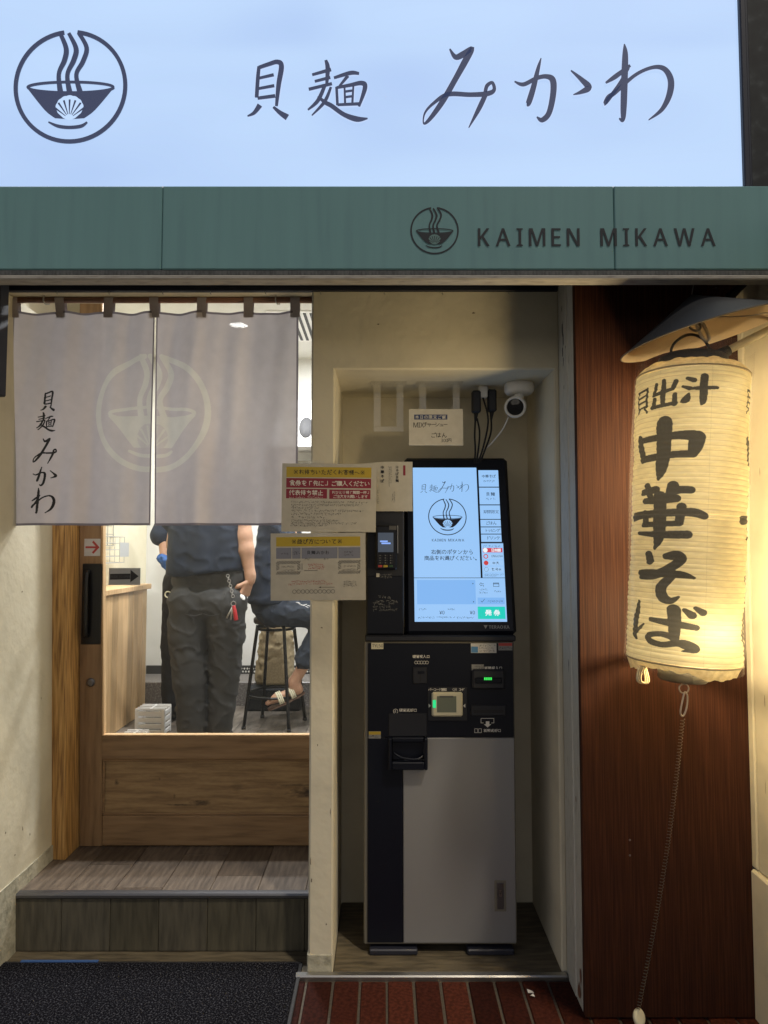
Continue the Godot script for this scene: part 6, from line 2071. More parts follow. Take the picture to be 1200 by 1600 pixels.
	var shade := [[1.0, 0.0, "outside", plain(0.022, 0.024, 0.028, 0.5)], [0.99, -0.0022, "inside", plain(0.42, 0.33, 0.22, 0.7)]]
	for s in shade:
		var cs := new_st(true)
		lathe(cs, [Vector2(0.225 * s[0], s[1]), Vector2(0.11, 0.060 + s[1]), Vector2(0.0, 0.118 + s[1])], 48, Vector3(0.0, 0.0, 0.0), hb)
		obl(s[2] + "_sheet", cs, s[3], hd)
	var rim := new_st(true)
	torus(rim, Vector3.ZERO, hb, 0.2245, 0.0022, 64, 6)
	obl("rolled_rim", rim, plain(0.06, 0.05, 0.04, 0.5), hd)
	var wi := new_st(true)
	var apex := hb * Vector3(0, 0.118, 0)
	tube(wi, [apex, apex + Vector3(0.010, 0.05, 0.0), Vector3(0.0, 0.31, 0.02)], 0.0013, 5)
	tube(wi, [apex + Vector3(0.010, 0.05, 0.0), Vector3(0.025, 0.31, 0.01)], 0.0013, 5)
	tube(wi, curve([Vector3(-0.012, 0.05, 0.0), Vector3(0.06, 0.012, 0.12), Vector3(0.12, 0.02, 0.12), Vector3(0.19, 0.02, 0.03)], 6), 0.0016, 5)
	obl("wire", wi, M.steel_dark, hd)
	var pp := thing("white_conduit", "short white conduit pipe from the right wall to the lantern top", "pipe", Vector3(1.05, 1.99, 0.40))
	var ps := new_st(true)
	tube(ps, [Vector3(-0.07, -0.030, 0.0), Vector3(0.08, 0.045, 0.0)], 0.0115, 14)
	obl("pipe", ps, M.plaster_pale, pp)
	var pc := new_st(true)
	tube(pc, [Vector3(-0.098, -0.044, 0.0), Vector3(-0.068, -0.029, 0.0)], 0.016, 14)
	obl("end_cap", pc, M.machine_matt, pp)
	var bk := thing("black_bracket_arm", "black metal arm that slants from the right wall above the hood", "bracket", Vector3(1.05, 2.17, 0.3))
	var bs := new_st()
	tube(bs, [Vector3(-0.04, -0.05, 0.0), Vector3(0.08, 0.085, 0.08)], 0.013, 12)
	obl("arm", bs, M.black_metal, bk)
	var bb := new_st()
	tube(bb, [Vector3(0.018, 0.017, 0.041), Vector3(0.026, 0.026, 0.047)], 0.0145, 12)
	obl("collar", bb, M.steel_dark, bk)
	# black cable from the lantern's back to the wall
	var ca := new_st(true)
	tube(ca, curve([Vector3(0.975, 1.745, 0.36), Vector3(1.000, 1.66, 0.33), Vector3(1.018, 1.58, 0.33), Vector3(1.025, 1.51, 0.33), Vector3(1.015, 1.452, 0.33), Vector3(0.99, 1.436, 0.35), Vector3(0.972, 1.44, 0.37)], 8), 0.0042, 8)
	tag(obj("lamp_cable", ca, M.rubber), "black cable looping out beside the lantern's right edge", "cable")
	# snap hook, coiled cord, weight on the ground
	var cl := thing("coiled_cord", "thin coiled cord from the lantern's bottom hook to a round weight", "cord", Vector3(0.72, 0.0, 0.40))
	var sn := new_st(true)
	tube(sn, curve([Vector3(0.822, 1.006, 0.43), Vector3(0.829, 0.994, 0.43), Vector3(0.826, 0.962, 0.43), Vector3(0.816, 0.940, 0.43), Vector3(0.809, 0.950, 0.43), Vector3(0.816, 0.984, 0.43), Vector3(0.821, 1.004, 0.43)], 7), 0.0024, 8)
	torus(sn, Vector3(0.822, 1.013, 0.425), Basis(Vector3.RIGHT, PI / 2), 0.013, 0.002, 24, 8)
	obj("snap_hook", sn, M.steel, cl)
	var co := new_st(true)
	var pts := []
	var turns := 92
	for i in turns * 10 + 1:
		var u := float(i) / (turns * 10)
		# the coils are tight at the top and drawn out in the middle
		var c := Vector3(0.815, 0.932, 0.43).lerp(Vector3(0.694, 0.138, 0.385), u) + Vector3(0.012 * sin(u * PI), 0, 0)
		var a := TAU * turns * u
		var r := 0.0052
		pts.append(c + Vector3(r * cos(a), 0.0, r * sin(a)))
	tube(co, pts, 0.0008, 5)
	obj("coil", co, plain(0.085, 0.072, 0.058, 0.45, 0.3), cl)
	var we := new_st(true)
	lathe(we, [Vector2(0.0, -0.006), Vector2(0.020, -0.006), Vector2(0.023, 0.0), Vector2(0.020, 0.006), Vector2(0.012, 0.0065), Vector2(0.0, 0.004)], 28, Vector3(0.696, 0.118, 0.385), Basis(Vector3(1, 0, 0), 1.25) * Basis(Vector3(0, 0, 1), -0.35) * Basis.from_scale(Vector3(0.8, 1, 1.0)))
	obj("weight", we, M.cream_plastic, cl)

# ------------------------------------------------------------------ people in the room
func cap(a: Vector3, b: Vector3, ra: float, rb: float) -> Array:
	return [a, b, ra, rb]

# a hand half closed: palm, four fingers of three bones each, a thumb; along `d`, back of the hand towards `n`, thumb towards `s`
func hand_bones(wrist: Vector3, d: Vector3, n: Vector3, s: Vector3, curl: float, size := 1.0) -> Array:
	var out := []
	d = d.normalized()
	n = n.normalized()
	s = s.normalized()
	for k in 4:
		var o: float = [0.030, 0.010, -0.010, -0.029][k] * size
		var base := wrist + d * 0.088 * size + s * o
		out.append(cap(wrist + s * o * 0.6 + d * 0.012, base, 0.0135 * size, 0.0115 * size))
		var p := base
		var ang := 0.35 * curl
		for j in 3:
			var l: float = [0.043, 0.027, 0.021][j] * size * [0.93, 1.0, 0.96, 0.80][k]
			ang += [0.55, 0.75, 0.45][j] * curl
			var q := p + (d * cos(ang) - n * sin(ang)) * l
			out.append(cap(p, q, (0.0092 - 0.0008 * j) * size, (0.0084 - 0.0008 * j) * size))
			p = q
	var t0 := wrist + d * 0.022 * size + s * 0.026 * size
	var t1 := t0 + (d * 0.55 + s * 0.55 - n * 0.45).normalized() * 0.044 * size
	var t2 := t1 + (d * 0.75 - n * 0.55 + s * 0.05).normalized() * 0.032 * size
	var t3 := t2 + (d * 0.75 - n * 0.60 - s * 0.25).normalized() * 0.026 * size
	out.append(cap(t0, t1, 0.0145 * size, 0.0115 * size))
	out.append(cap(t1, t2, 0.0108 * size, 0.0098 * size))
	out.append(cap(t2, t3, 0.0095 * size, 0.0080 * size))
	return out

func head_bones(c: Vector3, f: Vector3) -> Array:      # c: middle of the skull, f: where the face looks
	f = f.normalized()
	var s := Vector3.UP.cross(f).normalized()
	return [
		cap(c + Vector3.UP * 0.030 - f * 0.022, c + Vector3.UP * 0.025 + f * 0.015, 0.088, 0.080),
		cap(c - Vector3.UP * 0.02 + f * 0.02, c - Vector3.UP * 0.075 + f * 0.045, 0.070, 0.042),
		cap(c + f * 0.090 + Vector3.UP * 0.005, c + f * 0.108 - Vector3.UP * 0.030, 0.010, 0.014),
		cap(c + f * 0.075 + s * 0.032 + Vector3.UP * 0.022, c + f * 0.078 + s * 0.022 + Vector3.UP * 0.022, 0.013, 0.011),
		cap(c + f * 0.075 - s * 0.032 + Vector3.UP * 0.022, c + f * 0.078 - s * 0.022 + Vector3.UP * 0.022, 0.013, 0.011),
		cap(c + f * 0.080 - s * 0.018 - Vector3.UP * 0.058, c + f * 0.080 + s * 0.018 - Vector3.UP * 0.058, 0.012, 0.012),
		cap(c + s * 0.082 + Vector3.UP * 0.012, c + s * 0.084 - Vector3.UP * 0.025, 0.016, 0.011),
		cap(c - s * 0.082 + Vector3.UP * 0.012, c - s * 0.084 - Vector3.UP * 0.025, 0.016, 0.011),
	]

func hair_bones(c: Vector3, f: Vector3) -> Array:
	f = f.normalized()
	return [cap(c + Vector3.UP * 0.045 - f * 0.030, c + Vector3.UP * 0.055 + f * 0.025, 0.088, 0.075), cap(c + Vector3.UP * 0.03 - f * 0.035, c - Vector3.UP * 0.05 - f * 0.045, 0.086, 0.058)]

func people() -> void:
	var skin := grained(ramp_noise(81, 0.04, [[0.0, lin(0.42, 0.235, 0.145)], [1.0, lin(0.54, 0.32, 0.21)]], 256, 4), Vector3(8, 8, 8), 0.55)
	skin.subsurf_scatter_enabled = true
	skin.subsurf_scatter_strength = 0.1
	var navy := grained(ramp_noise(82, 0.06, [[0.0, lin(0.010, 0.016, 0.030)], [1.0, lin(0.017, 0.026, 0.045)]], 256, 4), Vector3(8, 8, 8), 0.85)
	var grey := grained(ramp_noise(83, 0.05, [[0.0, lin(0.026, 0.026, 0.025)], [0.6, lin(0.042, 0.042, 0.041)], [1.0, lin(0.065, 0.065, 0.062)]], 512, 5), Vector3(5, 5, 5), 0.85)
	var denim := grained(ramp_noise(84, 0.06, [[0.0, lin(0.012, 0.017, 0.028)], [0.6, lin(0.026, 0.035, 0.052)], [1.0, lin(0.10, 0.12, 0.15)]], 512, 5), Vector3(5, 5, 5), 0.85)
	var black := plain(0.010, 0.011, 0.014, 0.85)
	var hair := plain(0.012, 0.010, 0.009, 0.5)
	var fl := 0.196

	# ---- standing member of staff, back to the street
	var p := thing("person", "standing person seen from behind, navy shirt, baggy dark grey trousers, keys on hip", "person", Vector3(-1.08, fl, -1.9))
	var X := -1.08
	var Z := -1.90
	var st := new_st(true)
	var arm_r := [cap(Vector3(X + 0.19, 1.695, Z - 0.01), Vector3(X + 0.205, 1.60, Z + 0.005), 0.058, 0.054), cap(Vector3(X + 0.205, 1.60, Z + 0.005), Vector3(X + 0.216, 1.475, Z + 0.02), 0.053, 0.051), cap(Vector3(X + 0.216, 1.475, Z + 0.02), Vector3(X + 0.232, 1.39, Z + 0.026), 0.051, 0.049), cap(Vector3(X + 0.232, 1.39, Z + 0.026), Vector3(X + 0.262, 1.235, Z + 0.03), 0.048, 0.030), cap(Vector3(X + 0.262, 1.235, Z + 0.03), Vector3(X + 0.262, 1.20, Z + 0.032), 0.030, 0.031)]
	var bones := [
		cap(Vector3(X - 0.15, 1.70, Z), Vector3(X + 0.15, 1.70, Z), 0.060, 0.060), cap(Vector3(X - 0.02, 1.66, Z), Vector3(X - 0.02, 1.32, Z - 0.01), 0.11, 0.09), cap(Vector3(X - 0.01, 1.32, Z - 0.01), Vector3(X, 1.05, Z - 0.01), 0.085, 0.08),
		cap(Vector3(X, 1.72, Z), Vector3(X, 1.84, Z - 0.02), 0.058, 0.054),
		cap(Vector3(X - 0.20, 1.68, Z), Vector3(X - 0.225, 1.42, Z - 0.02), 0.050, 0.042), cap(Vector3(X - 0.225, 1.42, Z - 0.02), Vector3(X - 0.17, 1.28, Z - 0.24), 0.042, 0.028),
		cap(Vector3(X - 0.085, 1.02, Z - 0.01), Vector3(X - 0.09, 0.62, Z + 0.01), 0.070, 0.055), cap(Vector3(X - 0.09, 0.62, Z + 0.01), Vector3(X - 0.10, 0.27, Z), 0.055, 0.038),
		cap(Vector3(X + 0.085, 1.02, Z - 0.01), Vector3(X + 0.085, 0.62, Z - 0.01), 0.070, 0.055), cap(Vector3(X + 0.085, 0.62, Z - 0.01), Vector3(X + 0.075, 0.27, Z - 0.02), 0.055, 0.038),
	]
	bones.append_array(arm_r)
	bones.append_array(head_bones(Vector3(X, 1.93, Z - 0.03), Vector3(0.15, -0.25, -1)))
	field_mesh(st, bones, 0.0125, 0.025)
	# the right hand on a fine grid of its own, closed on the paper
	field_mesh(st, hand_bones(Vector3(X + 0.262, 1.205, Z + 0.032), Vector3(-0.36, -0.92, 0.08), Vector3(0.80, -0.25, 0.55), Vector3(-0.55, 0.1, 0.80), 0.95, 1.04), 0.0042, 0.010)
	field_mesh(st, hand_bones(Vector3(X - 0.17, 1.28, Z - 0.24), Vector3(0.3, -0.2, -0.9), Vector3(-0.5, 0.7, 0), Vector3(0.7, 0.5, 0.3), 0.6), 0.006, 0.010)
	obj("body", st, skin, p)
	var hs := new_st(true)
	field_mesh(hs, hair_bones(Vector3(X, 1.93, Z - 0.03), Vector3(0.15, -0.25, -1)), 0.0125, 0.03, 0.006, 30.0, 5)
	obj("hair", hs, hair, p)
	var ts := new_st(true)
	var trouser := [
		cap(Vector3(X - 0.115, 1.21, Z - 0.01), Vector3(X + 0.115, 1.21, Z - 0.01), 0.108, 0.108),
		cap(Vector3(X - 0.118, 1.07, Z + 0.02), Vector3(X + 0.118, 1.07, Z + 0.02), 0.120, 0.120),
		cap(Vector3(X - 0.110, 1.05, Z + 0.015), Vector3(X - 0.118, 0.86, Z + 0.01), 0.126, 0.114),
		cap(Vector3(X + 0.110, 1.05, Z + 0.015), Vector3(X + 0.112, 0.86, Z), 0.126, 0.112),
		cap(Vector3(X - 0.118, 0.86, Z + 0.01), Vector3(X - 0.098, 0.60, Z + 0.02), 0.114, 0.100), cap(Vector3(X - 0.098, 0.60, Z + 0.02), Vector3(X - 0.088, 0.31, Z + 0.0), 0.100, 0.083),
		cap(Vector3(X + 0.112, 0.86, Z), Vector3(X + 0.100, 0.64, Z - 0.015), 0.110, 0.094), cap(Vector3(X + 0.100, 0.64, Z - 0.015), Vector3(X + 0.075, 0.31, Z - 0.04), 0.094, 0.077),
	]
	field_mesh(ts, trouser, 0.0095, 0.012, 0.018, 6.2, 24, func(q: Vector3) -> float: return maxf(q.y - 1.285, 0.268 - q.y))
	obj("trousers", ts, grey, p)
	var bw := new_st(true)
	for q in [[-0.05, 0.0], [0.055, -0.012]]:
		tube(bw, curve([Vector3(X + q[0] - 0.05, 1.01, Z + 0.150 + q[1]), Vector3(X + q[0], 1.0, Z + 0.163 + q[1]), Vector3(X + q[0] + 0.05, 1.01, Z + 0.150 + q[1])], 6), 0.0022, 6)
	obj("pocket_seam", bw, grey, p)
	var ss := new_st(true)
	var shirt := [
		cap(Vector3(X - 0.15, 1.70, Z), Vector3(X + 0.15, 1.70, Z), 0.078, 0.078),
		cap(Vector3(X - 0.120, 1.65, Z + 0.01), Vector3(X - 0.128, 1.28, Z + 0.005), 0.115, 0.126), cap(Vector3(X + 0.075, 1.65, Z + 0.01), Vector3(X + 0.090, 1.28, Z + 0.005), 0.112, 0.128),
		cap(Vector3(X - 0.02, 1.66, Z + 0.02), Vector3(X - 0.02, 1.28, Z + 0.03), 0.12, 0.130),
		cap(Vector3(X + 0.175, 1.70, Z), Vector3(X + 0.205, 1.63, Z + 0.005), 0.075, 0.078), cap(Vector3(X - 0.185, 1.69, Z), Vector3(X - 0.225, 1.57, Z), 0.072, 0.074),
	]
	field_mesh(ss, shirt, 0.0105, 0.025, 0.012, 5.0, 31, func(q: Vector3) -> float: return maxf(maxf(1.245 + 0.018 * sin((q.x - X) * 9.0) - q.y, q.y - 1.79), (q.x - X - 0.215) if q.y < 1.56 else -1.0))
	obj("shirt", ss, navy, p)
	# shoes, mostly hidden by the hems
	for q in [-0.098, 0.088]:
		var sh := new_st(true)
		field_mesh(sh, [cap(Vector3(X + q, 0.245, Z + 0.02), Vector3(X + q, 0.235, Z - 0.06), 0.042, 0.040), cap(Vector3(X + q, 0.235, Z - 0.06), Vector3(X + q * 1.1, 0.225, Z - 0.17), 0.040, 0.030)], 0.011, 0.02, 0.0, 1.0, 1, func(v: Vector3) -> float: return fl + 0.001 - v.y)
		obj("shoe", sh, black, p)
	# key bunch and the clip on the other hip
	var ky := new_st(true)
	var kx := X + 0.150
	for k in 9:
		torus(ky, Vector3(kx + 0.004 * k, 1.235 - 0.015 * k, Z + 0.140), Basis(Vector3(0, 1, 0), 1.5 * (k % 2)) * Basis(Vector3.RIGHT, PI / 2), 0.009, 0.0022, 12, 6)
	torus(ky, Vector3(kx + 0.036, 1.070, Z + 0.142), Basis(Vector3.RIGHT, PI / 2), 0.014, 0.002, 16, 6)
	for q in [[-0.035, -0.075], [-0.012, -0.085], [0.008, -0.07]]:
		tube(ky, [Vector3(kx + 0.034, 1.060, Z + 0.146), Vector3(kx + 0.034 + q[0], 1.06 + q[1], Z + 0.152)], 0.0055, 6)
	obj("key_bunch", ky, M.steel, p)
	var fob := new_st(true)
	tube(fob, curve([Vector3(kx + 0.040, 1.06, Z + 0.156), Vector3(kx + 0.050, 1.02, Z + 0.160), Vector3(kx + 0.056, 0.975, Z + 0.158)], 5), 0.010, 10, 0.013)
	obj("red_fob", fob, plain(0.42, 0.02, 0.025, 0.4), p)
	var hc := new_st(true)
	torus(hc, Vector3(X - 0.225, 1.12, Z + 0.075), Basis(Vector3.RIGHT, PI / 2), 0.018, 0.004, 16, 6)
	obj("belt_ring", hc, M.cream_plastic, p)
	var tw := new_st(true)
	field_mesh(tw, [cap(Vector3(X + 0.175, 1.125, Z + 0.055), Vector3(X + 0.215, 1.095, Z + 0.065), 0.026, 0.022), cap(Vector3(X + 0.175, 1.105, Z + 0.06), Vector3(X + 0.170, 1.065, Z + 0.065), 0.022, 0.016)], 0.006, 0.012, 0.016, 40.0, 7)
	tag(obj("paper_towel", tw, M.white_plastic), "crumpled white paper towel held in the standing person's right hand", "paper towel")

	# ---- person further back on the left, mostly hidden behind the first
	var q3 := thing("person", "person in black half hidden behind the standing one, bare forearm over a blue cloth", "person", Vector3(-1.37, fl, -2.55))
	var bx := -1.37
	var bz := -2.55
	var b3 := new_st(true)
	var lb := [
		cap(Vector3(bx - 0.13, 1.62, bz), Vector3(bx + 0.15, 1.62, bz), 0.06, 0.06), cap(Vector3(bx, 1.58, bz), Vector3(bx, 1.1, bz), 0.12, 0.11), cap(Vector3(bx, 1.62, bz), Vector3(bx, 1.75, bz), 0.056, 0.054),
		cap(Vector3(bx - 0.165, 1.62, bz), Vector3(bx - 0.20, 1.60, bz + 0.02), 0.05, 0.046), cap(Vector3(bx - 0.20, 1.60, bz + 0.02), Vector3(bx - 0.165, 1.36, bz + 0.08), 0.046, 0.036),
		cap(Vector3(bx - 0.07, 1.05, bz), Vector3(bx - 0.11, 0.30, bz), 0.07, 0.04), cap(Vector3(bx + 0.09, 1.05, bz), Vector3(bx + 0.10, 0.30, bz), 0.07, 0.04),
	]
	lb.append_array(head_bones(Vector3(bx, 1.85, bz - 0.02), Vector3(-0.3, -0.2, -1)))
	field_mesh(b3, lb, 0.014, 0.03)
	field_mesh(b3, hand_bones(Vector3(bx - 0.165, 1.36, bz + 0.08), Vector3(0.35, -0.85, 0.3), Vector3(-0.6, 0.0, 0.7), Vector3(-0.4, -0.3, -0.6), 0.8), 0.0055, 0.012)
	obj("body", b3, skin, q3)
	var c3 := new_st(true)
	field_mesh(c3, [cap(Vector3(bx - 0.13, 1.62, bz), Vector3(bx + 0.15, 1.62, bz), 0.074, 0.074), cap(Vector3(bx - 0.07, 1.58, bz), Vector3(bx - 0.06, 1.22, bz), 0.11, 0.12), cap(Vector3(bx + 0.08, 1.58, bz), Vector3(bx + 0.08, 1.22, bz), 0.11, 0.12), cap(Vector3(bx - 0.14, 1.64, bz), Vector3(bx - 0.205, 1.49, bz + 0.045), 0.084, 0.074), cap(Vector3(bx + 0.15, 1.64, bz), Vector3(bx + 0.20, 1.50, bz), 0.08, 0.07)], 0.0125, 0.03, 0.012, 6.0, 41, func(v: Vector3) -> float: return 1.17 - v.y)
	obj("shirt", c3, navy, q3)
	var l3 := new_st(true)
	field_mesh(l3, [cap(Vector3(bx - 0.07, 1.15, bz), Vector3(bx - 0.10, 0.72, bz), 0.125, 0.098), cap(Vector3(bx - 0.10, 0.72, bz), Vector3(bx - 0.115, 0.30, bz), 0.098, 0.076), cap(Vector3(bx + 0.09, 1.15, bz), Vector3(bx + 0.10, 0.72, bz), 0.12, 0.095), cap(Vector3(bx + 0.10, 0.72, bz), Vector3(bx + 0.10, 0.30, bz), 0.095, 0.076)], 0.013, 0.02, 0.014, 7.0, 42, func(v: Vector3) -> float: return 0.255 - v.y)
	obj("trousers", l3, black, q3)
	var h3 := new_st(true)
	field_mesh(h3, hair_bones(Vector3(bx, 1.85, bz - 0.02), Vector3(-0.3, -0.2, -1)), 0.014, 0.03, 0.006, 30.0, 6)
	obj("hair", h3, hair, q3)
	for q in [-0.115, 0.10]:
		var sh := new_st(true)
		field_mesh(sh, [cap(Vector3(bx + q, 0.245, bz + 0.02), Vector3(bx + q, 0.23, bz - 0.15), 0.044, 0.032)], 0.012, 0.02, 0.0, 1.0, 1, func(v: Vector3) -> float: return fl + 0.001 - v.y)
		obj("shoe", sh, black, q3)
	var bl := new_st(true)
	field_mesh(bl, [cap(Vector3(bx - 0.175, 1.33, bz + 0.12), Vector3(bx - 0.06, 1.28, bz + 0.14), 0.030, 0.034), cap(Vector3(bx - 0.15, 1.30, bz + 0.12), Vector3(bx - 0.10, 1.24, bz + 0.14), 0.032, 0.022)], 0.008, 0.015, 0.014, 26.0, 9)
	tag(obj("blue_cloth", bl, plain(0.03, 0.085, 0.24, 0.9)), "crumpled blue cloth below the bare forearm of the person in black", "cloth")

	# ---- seated guest on a stool at the right
	var sx := -0.745
	var sz := -2.42
	stool("bar_stool", Vector3(sx, fl, sz), "black four legged bar stool under the seated guest")
	stool("bar_stool", Vector3(sx + 0.42, fl, sz - 0.30), "second black bar stool, further back and half behind the pillar")
	var g := thing("person", "seated person in navy shirt and ripped dark jeans on a bar stool, wearing sandals", "person", Vector3(sx, fl, sz))
	var gb := new_st(true)
	var hipl := Vector3(sx + 0.02, 0.99, sz + 0.10)
	var kneel := Vector3(sx + 0.40, 0.96, sz + 0.16)
	var anklel := Vector3(sx + 0.14, 0.50, sz + 0.12)
	var hipr := Vector3(sx + 0.03, 0.99, sz - 0.09)
	var kneer := Vector3(sx + 0.44, 0.98, sz - 0.12)
	var ankler := Vector3(sx + 0.36, 0.52, sz - 0.16)
	var gl := [
		cap(Vector3(sx + 0.02, 1.58, sz - 0.15), Vector3(sx + 0.02, 1.58, sz + 0.15), 0.062, 0.062), cap(Vector3(sx + 0.02, 1.54, sz), Vector3(sx, 1.02, sz), 0.12, 0.12), cap(Vector3(sx + 0.03, 1.60, sz), Vector3(sx + 0.06, 1.72, sz), 0.056, 0.054),
		cap(hipl, kneel, 0.075, 0.055), cap(kneel, anklel, 0.054, 0.036), cap(hipr, kneer, 0.075, 0.055), cap(kneer, ankler, 0.054, 0.036),
		cap(Vector3(sx + 0.03, 1.58, sz + 0.17), Vector3(sx + 0.14, 1.34, sz + 0.22), 0.05, 0.042), cap(Vector3(sx + 0.14, 1.34, sz + 0.22), Vector3(sx + 0.38, 1.32, sz + 0.12), 0.042, 0.028),
		cap(Vector3(sx + 0.03, 1.58, sz - 0.17), Vector3(sx + 0.14, 1.34, sz - 0.22), 0.05, 0.042), cap(Vector3(sx + 0.14, 1.34, sz - 0.22), Vector3(sx + 0.38, 1.32, sz - 0.12), 0.042, 0.028),
	]
	gl.append_array(head_bones(Vector3(sx + 0.09, 1.815, sz), Vector3(1, -0.25, 0)))
	# feet
	for q in [[anklel, Vector3(-0.85, -0.35, 0.30)], [ankler, Vector3(0.9, -0.25, 0.15)]]:
		var d: Vector3 = (q[1] as Vector3).normalized()
		var heel: Vector3 = q[0] - Vector3(0, 0.055, 0) - d * 0.03
		gl.append(cap(q[0], heel, 0.036, 0.032))
		gl.append(cap(heel, heel + d * 0.15 + Vector3(0, 0.008, 0), 0.031, 0.027))
		gl.append(cap(heel + d * 0.15 + Vector3(0, 0.008, 0), heel + d * 0.215, 0.026, 0.017))
	field_mesh(gb, gl, 0.0125, 0.028)
	for q in [[0.12, -0.4], [-0.12, 0.4]]:
		field_mesh(gb, hand_bones(Vector3(sx + 0.38, 1.32, sz + q[0]), Vector3(0.9, -0.05, q[1] * 0.5), Vector3(0, 0.9, signf(q[0]) * 0.3), Vector3(0.1, 0.2, -signf(q[0])), 0.6), 0.006, 0.012)
	obj("body", gb, skin, g)
	var gh := new_st(true)
	field_mesh(gh, hair_bones(Vector3(sx + 0.09, 1.815, sz), Vector3(1, -0.25, 0)), 0.0135, 0.03, 0.006, 30.0, 8)
	obj("hair", gh, hair, g)
	var gs := new_st(true)
	field_mesh(gs, [cap(Vector3(sx + 0.02, 1.59, sz - 0.15), Vector3(sx + 0.02, 1.59, sz + 0.15), 0.078, 0.078), cap(Vector3(sx + 0.01, 1.54, sz + 0.10), Vector3(sx - 0.03, 1.06, sz + 0.09), 0.115, 0.145), cap(Vector3(sx + 0.01, 1.54, sz - 0.10), Vector3(sx - 0.03, 1.06, sz - 0.09), 0.115, 0.145), cap(Vector3(sx + 0.03, 1.59, sz + 0.17), Vector3(sx + 0.10, 1.45, sz + 0.21), 0.07, 0.07), cap(Vector3(sx + 0.03, 1.59, sz - 0.17), Vector3(sx + 0.10, 1.45, sz - 0.21), 0.07, 0.07)], 0.0125, 0.04, 0.014, 5.5, 51, func(v: Vector3) -> float: return 1.025 - v.y)
	obj("shirt", gs, navy, g)
	var gj := new_st(true)
	field_mesh(gj, [cap(Vector3(sx - 0.03, 1.03, sz - 0.07), Vector3(sx - 0.03, 1.03, sz + 0.07), 0.125, 0.125), cap(hipl + Vector3(-0.02, 0, 0), kneel, 0.118, 0.085), cap(hipr + Vector3(-0.02, 0, 0), kneer, 0.118, 0.085), cap(kneel, kneel.lerp(anklel, 0.66), 0.086, 0.078), cap(kneer, kneer.lerp(ankler, 0.75), 0.086, 0.075)], 0.0105, 0.02, 0.018, 8.0, 52, func(v: Vector3) -> float: return maxf(0.865 - v.y - maxf(0.0, v.x - sx - 0.10) * 4.0, 0.60 - v.y))
	obj("jeans", gj, denim, g)
	var rip := new_st(true)
	var rg := RandomNumberGenerator.new()
	rg.seed = 61
	for k in 9:
		var o := Vector3(sx + 0.17 + 0.012 * k, 1.045 - 0.004 * k + rg.randf_range(-0.006, 0.006), sz + 0.262 - 0.004 * k)
		tube(rip, [o, o + Vector3(rg.randf_range(0.01, 0.03), rg.randf_range(-0.02, 0.005), 0.001)], 0.0022, 5)
	obj("frayed_tear", rip, M.white_plastic, g)
	for q in [[anklel, Vector3(-0.85, -0.35, 0.30)], [ankler, Vector3(0.9, -0.25, 0.15)]]:
		var d: Vector3 = (q[1] as Vector3).normalized()
		var heel: Vector3 = q[0] - Vector3(0, 0.055, 0) - d * 0.03
		var up := (Vector3.UP - d * d.y).normalized()
		var side := d.cross(up)
		var sole := new_st(true)
		var ring := []
		for lay in [-0.047, -0.030]:
			var r := []
			for k in 24:
				var a := TAU * k / 24.0
				var l := 0.095 + 0.132 * cos(a)
				r.append(heel + d * l + side * 0.043 * sin(a) * (1.0 + 0.12 * cos(a)) + up * lay)
			ring.append(r)
		for k in 24:
			quad(sole, ring[0][(k + 1) % 24], ring[0][k], ring[1][k], ring[1][(k + 1) % 24])
		for k in range(1, 23):
			for w in [[1, 0, k + 1, k], [0, 0, k, k + 1]]:
				for v in [ring[w[0]][w[1]], ring[w[0]][w[2]], ring[w[0]][w[3]]]:
					sole.add_vertex(v)
		obj("sandal_sole", sole, plain(0.10, 0.055, 0.035, 0.7), g)
		var sp := new_st(true)
		for f in [0.045, 0.13]:
			var arc := []
			for k in 9:
				var a := PI * k / 8.0
				arc.append(heel + d * f + side * 0.041 * cos(a) + up * (-0.032 + 0.072 * sin(a)))
			for w in [-0.012, 0.0, 0.012]:
				var arc2 := []
				for v in arc:
					arc2.append(v + d * w)
				tube(sp, arc2, 0.0068, 6)
		obj("sandal_strap", sp, M.cream_plastic, g)

	# bag and dark box on the floor behind the stools
	var bg := new_st(true)
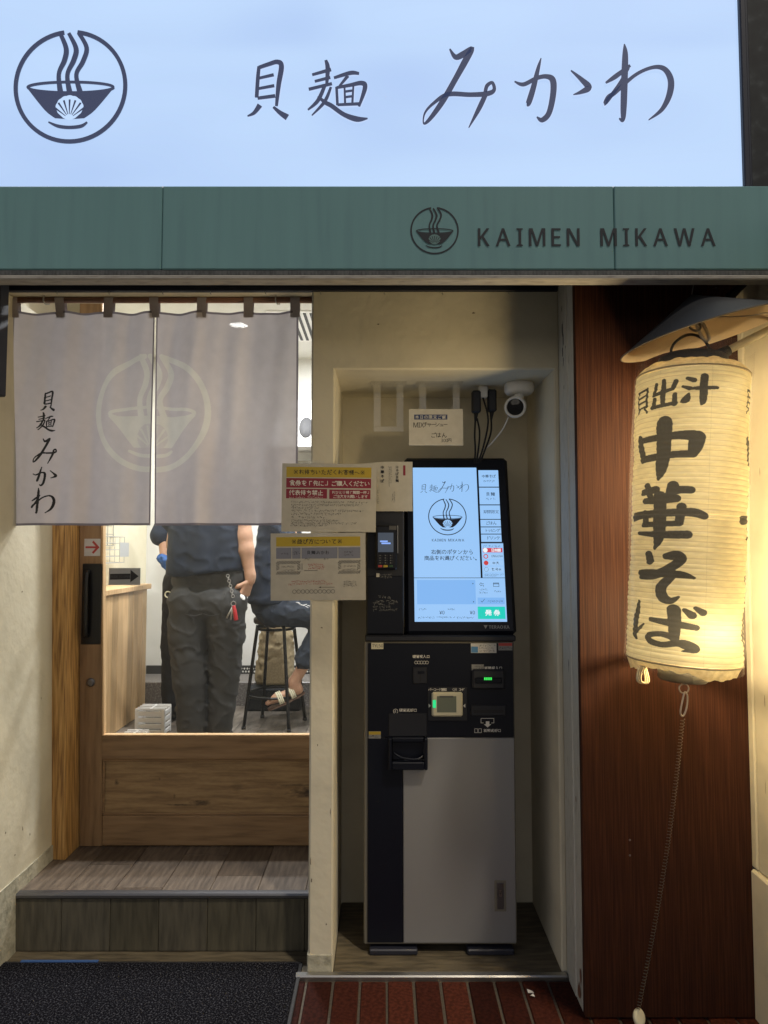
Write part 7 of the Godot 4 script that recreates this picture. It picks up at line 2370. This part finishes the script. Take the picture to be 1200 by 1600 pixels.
	field_mesh(bg, [cap(Vector3(-0.86, 0.42, -2.95), Vector3(-0.84, 0.80, -2.97), 0.12, 0.10), cap(Vector3(-0.80, 0.42, -2.92), Vector3(-0.78, 0.70, -2.95), 0.11, 0.09)], 0.016, 0.04, 0.03, 9.0, 71, func(v: Vector3) -> float: return maxf(0.375 - v.y, v.z + 2.84))
	tag(obj("khaki_bag", bg, grained(ramp_noise(91, 0.05, [[0.0, lin(0.26, 0.20, 0.11)], [1.0, lin(0.40, 0.32, 0.19)]], 256, 4), Vector3(4, 4, 4), 0.85)), "slack khaki bag against the back wall behind the stool legs", "bag")
	tag(boxed("black_case", Vector3(-1.02, 0.197, -2.98), Vector3(-0.62, 0.36, -2.80), black, null, 0.01), "low black case on the floor in front of the khaki bag", "case")

func stool(called: String, at: Vector3, label: String) -> void:
	var t := thing(called, label, "stool", at, "black bar stools in the room")
	var s := new_st(true)
	lathe(s, [Vector2(0.0, 0.690), Vector2(0.145, 0.690), Vector2(0.152, 0.700), Vector2(0.152, 0.722), Vector2(0.145, 0.732), Vector2(0.0, 0.735)], 36)
	obl("seat", s, grained(ramp_noise(95, 0.05, [[0.0, lin(0.02, 0.012, 0.010)], [1.0, lin(0.05, 0.03, 0.022)]], 256, 4), Vector3(4, 4, 4), 0.5), t)
	var r := new_st(true)
	torus(r, Vector3(0, 0.655, 0), Basis.IDENTITY, 0.128, 0.009, 36, 8)
	obl("seat_ring", r, M.black_metal, t)
	for k in 4:
		var a := TAU * (k + 0.36) / 4.0
		var d := Vector3(sin(a), 0, cos(a))
		var l := new_st(true)
		tube(l, curve([d * 0.09 + Vector3(0, 0.682, 0), d * 0.128 + Vector3(0, 0.672, 0), d * 0.142 + Vector3(0, 0.62, 0), d * 0.225 + Vector3(0, 0.008, 0)], 5), 0.0115, 10)
		var lo := obl("leg", l, M.black_metal, t)
		var f := new_st(true)
		lathe(f, [Vector2(0.0, 0.0), Vector2(0.015, 0.0), Vector2(0.015, 0.016), Vector2(0.012, 0.02)], 12, d * 0.225)
		var fo := obl("rubber_foot", f, M.rubber, t)
		t.remove_child(fo)
		lo.add_child(fo, true)
	var fr := new_st(true)
	torus(fr, Vector3(0, 0.215, 0), Basis.IDENTITY, 0.192, 0.008, 40, 8)
	obl("foot_ring", fr, M.black_metal, t)
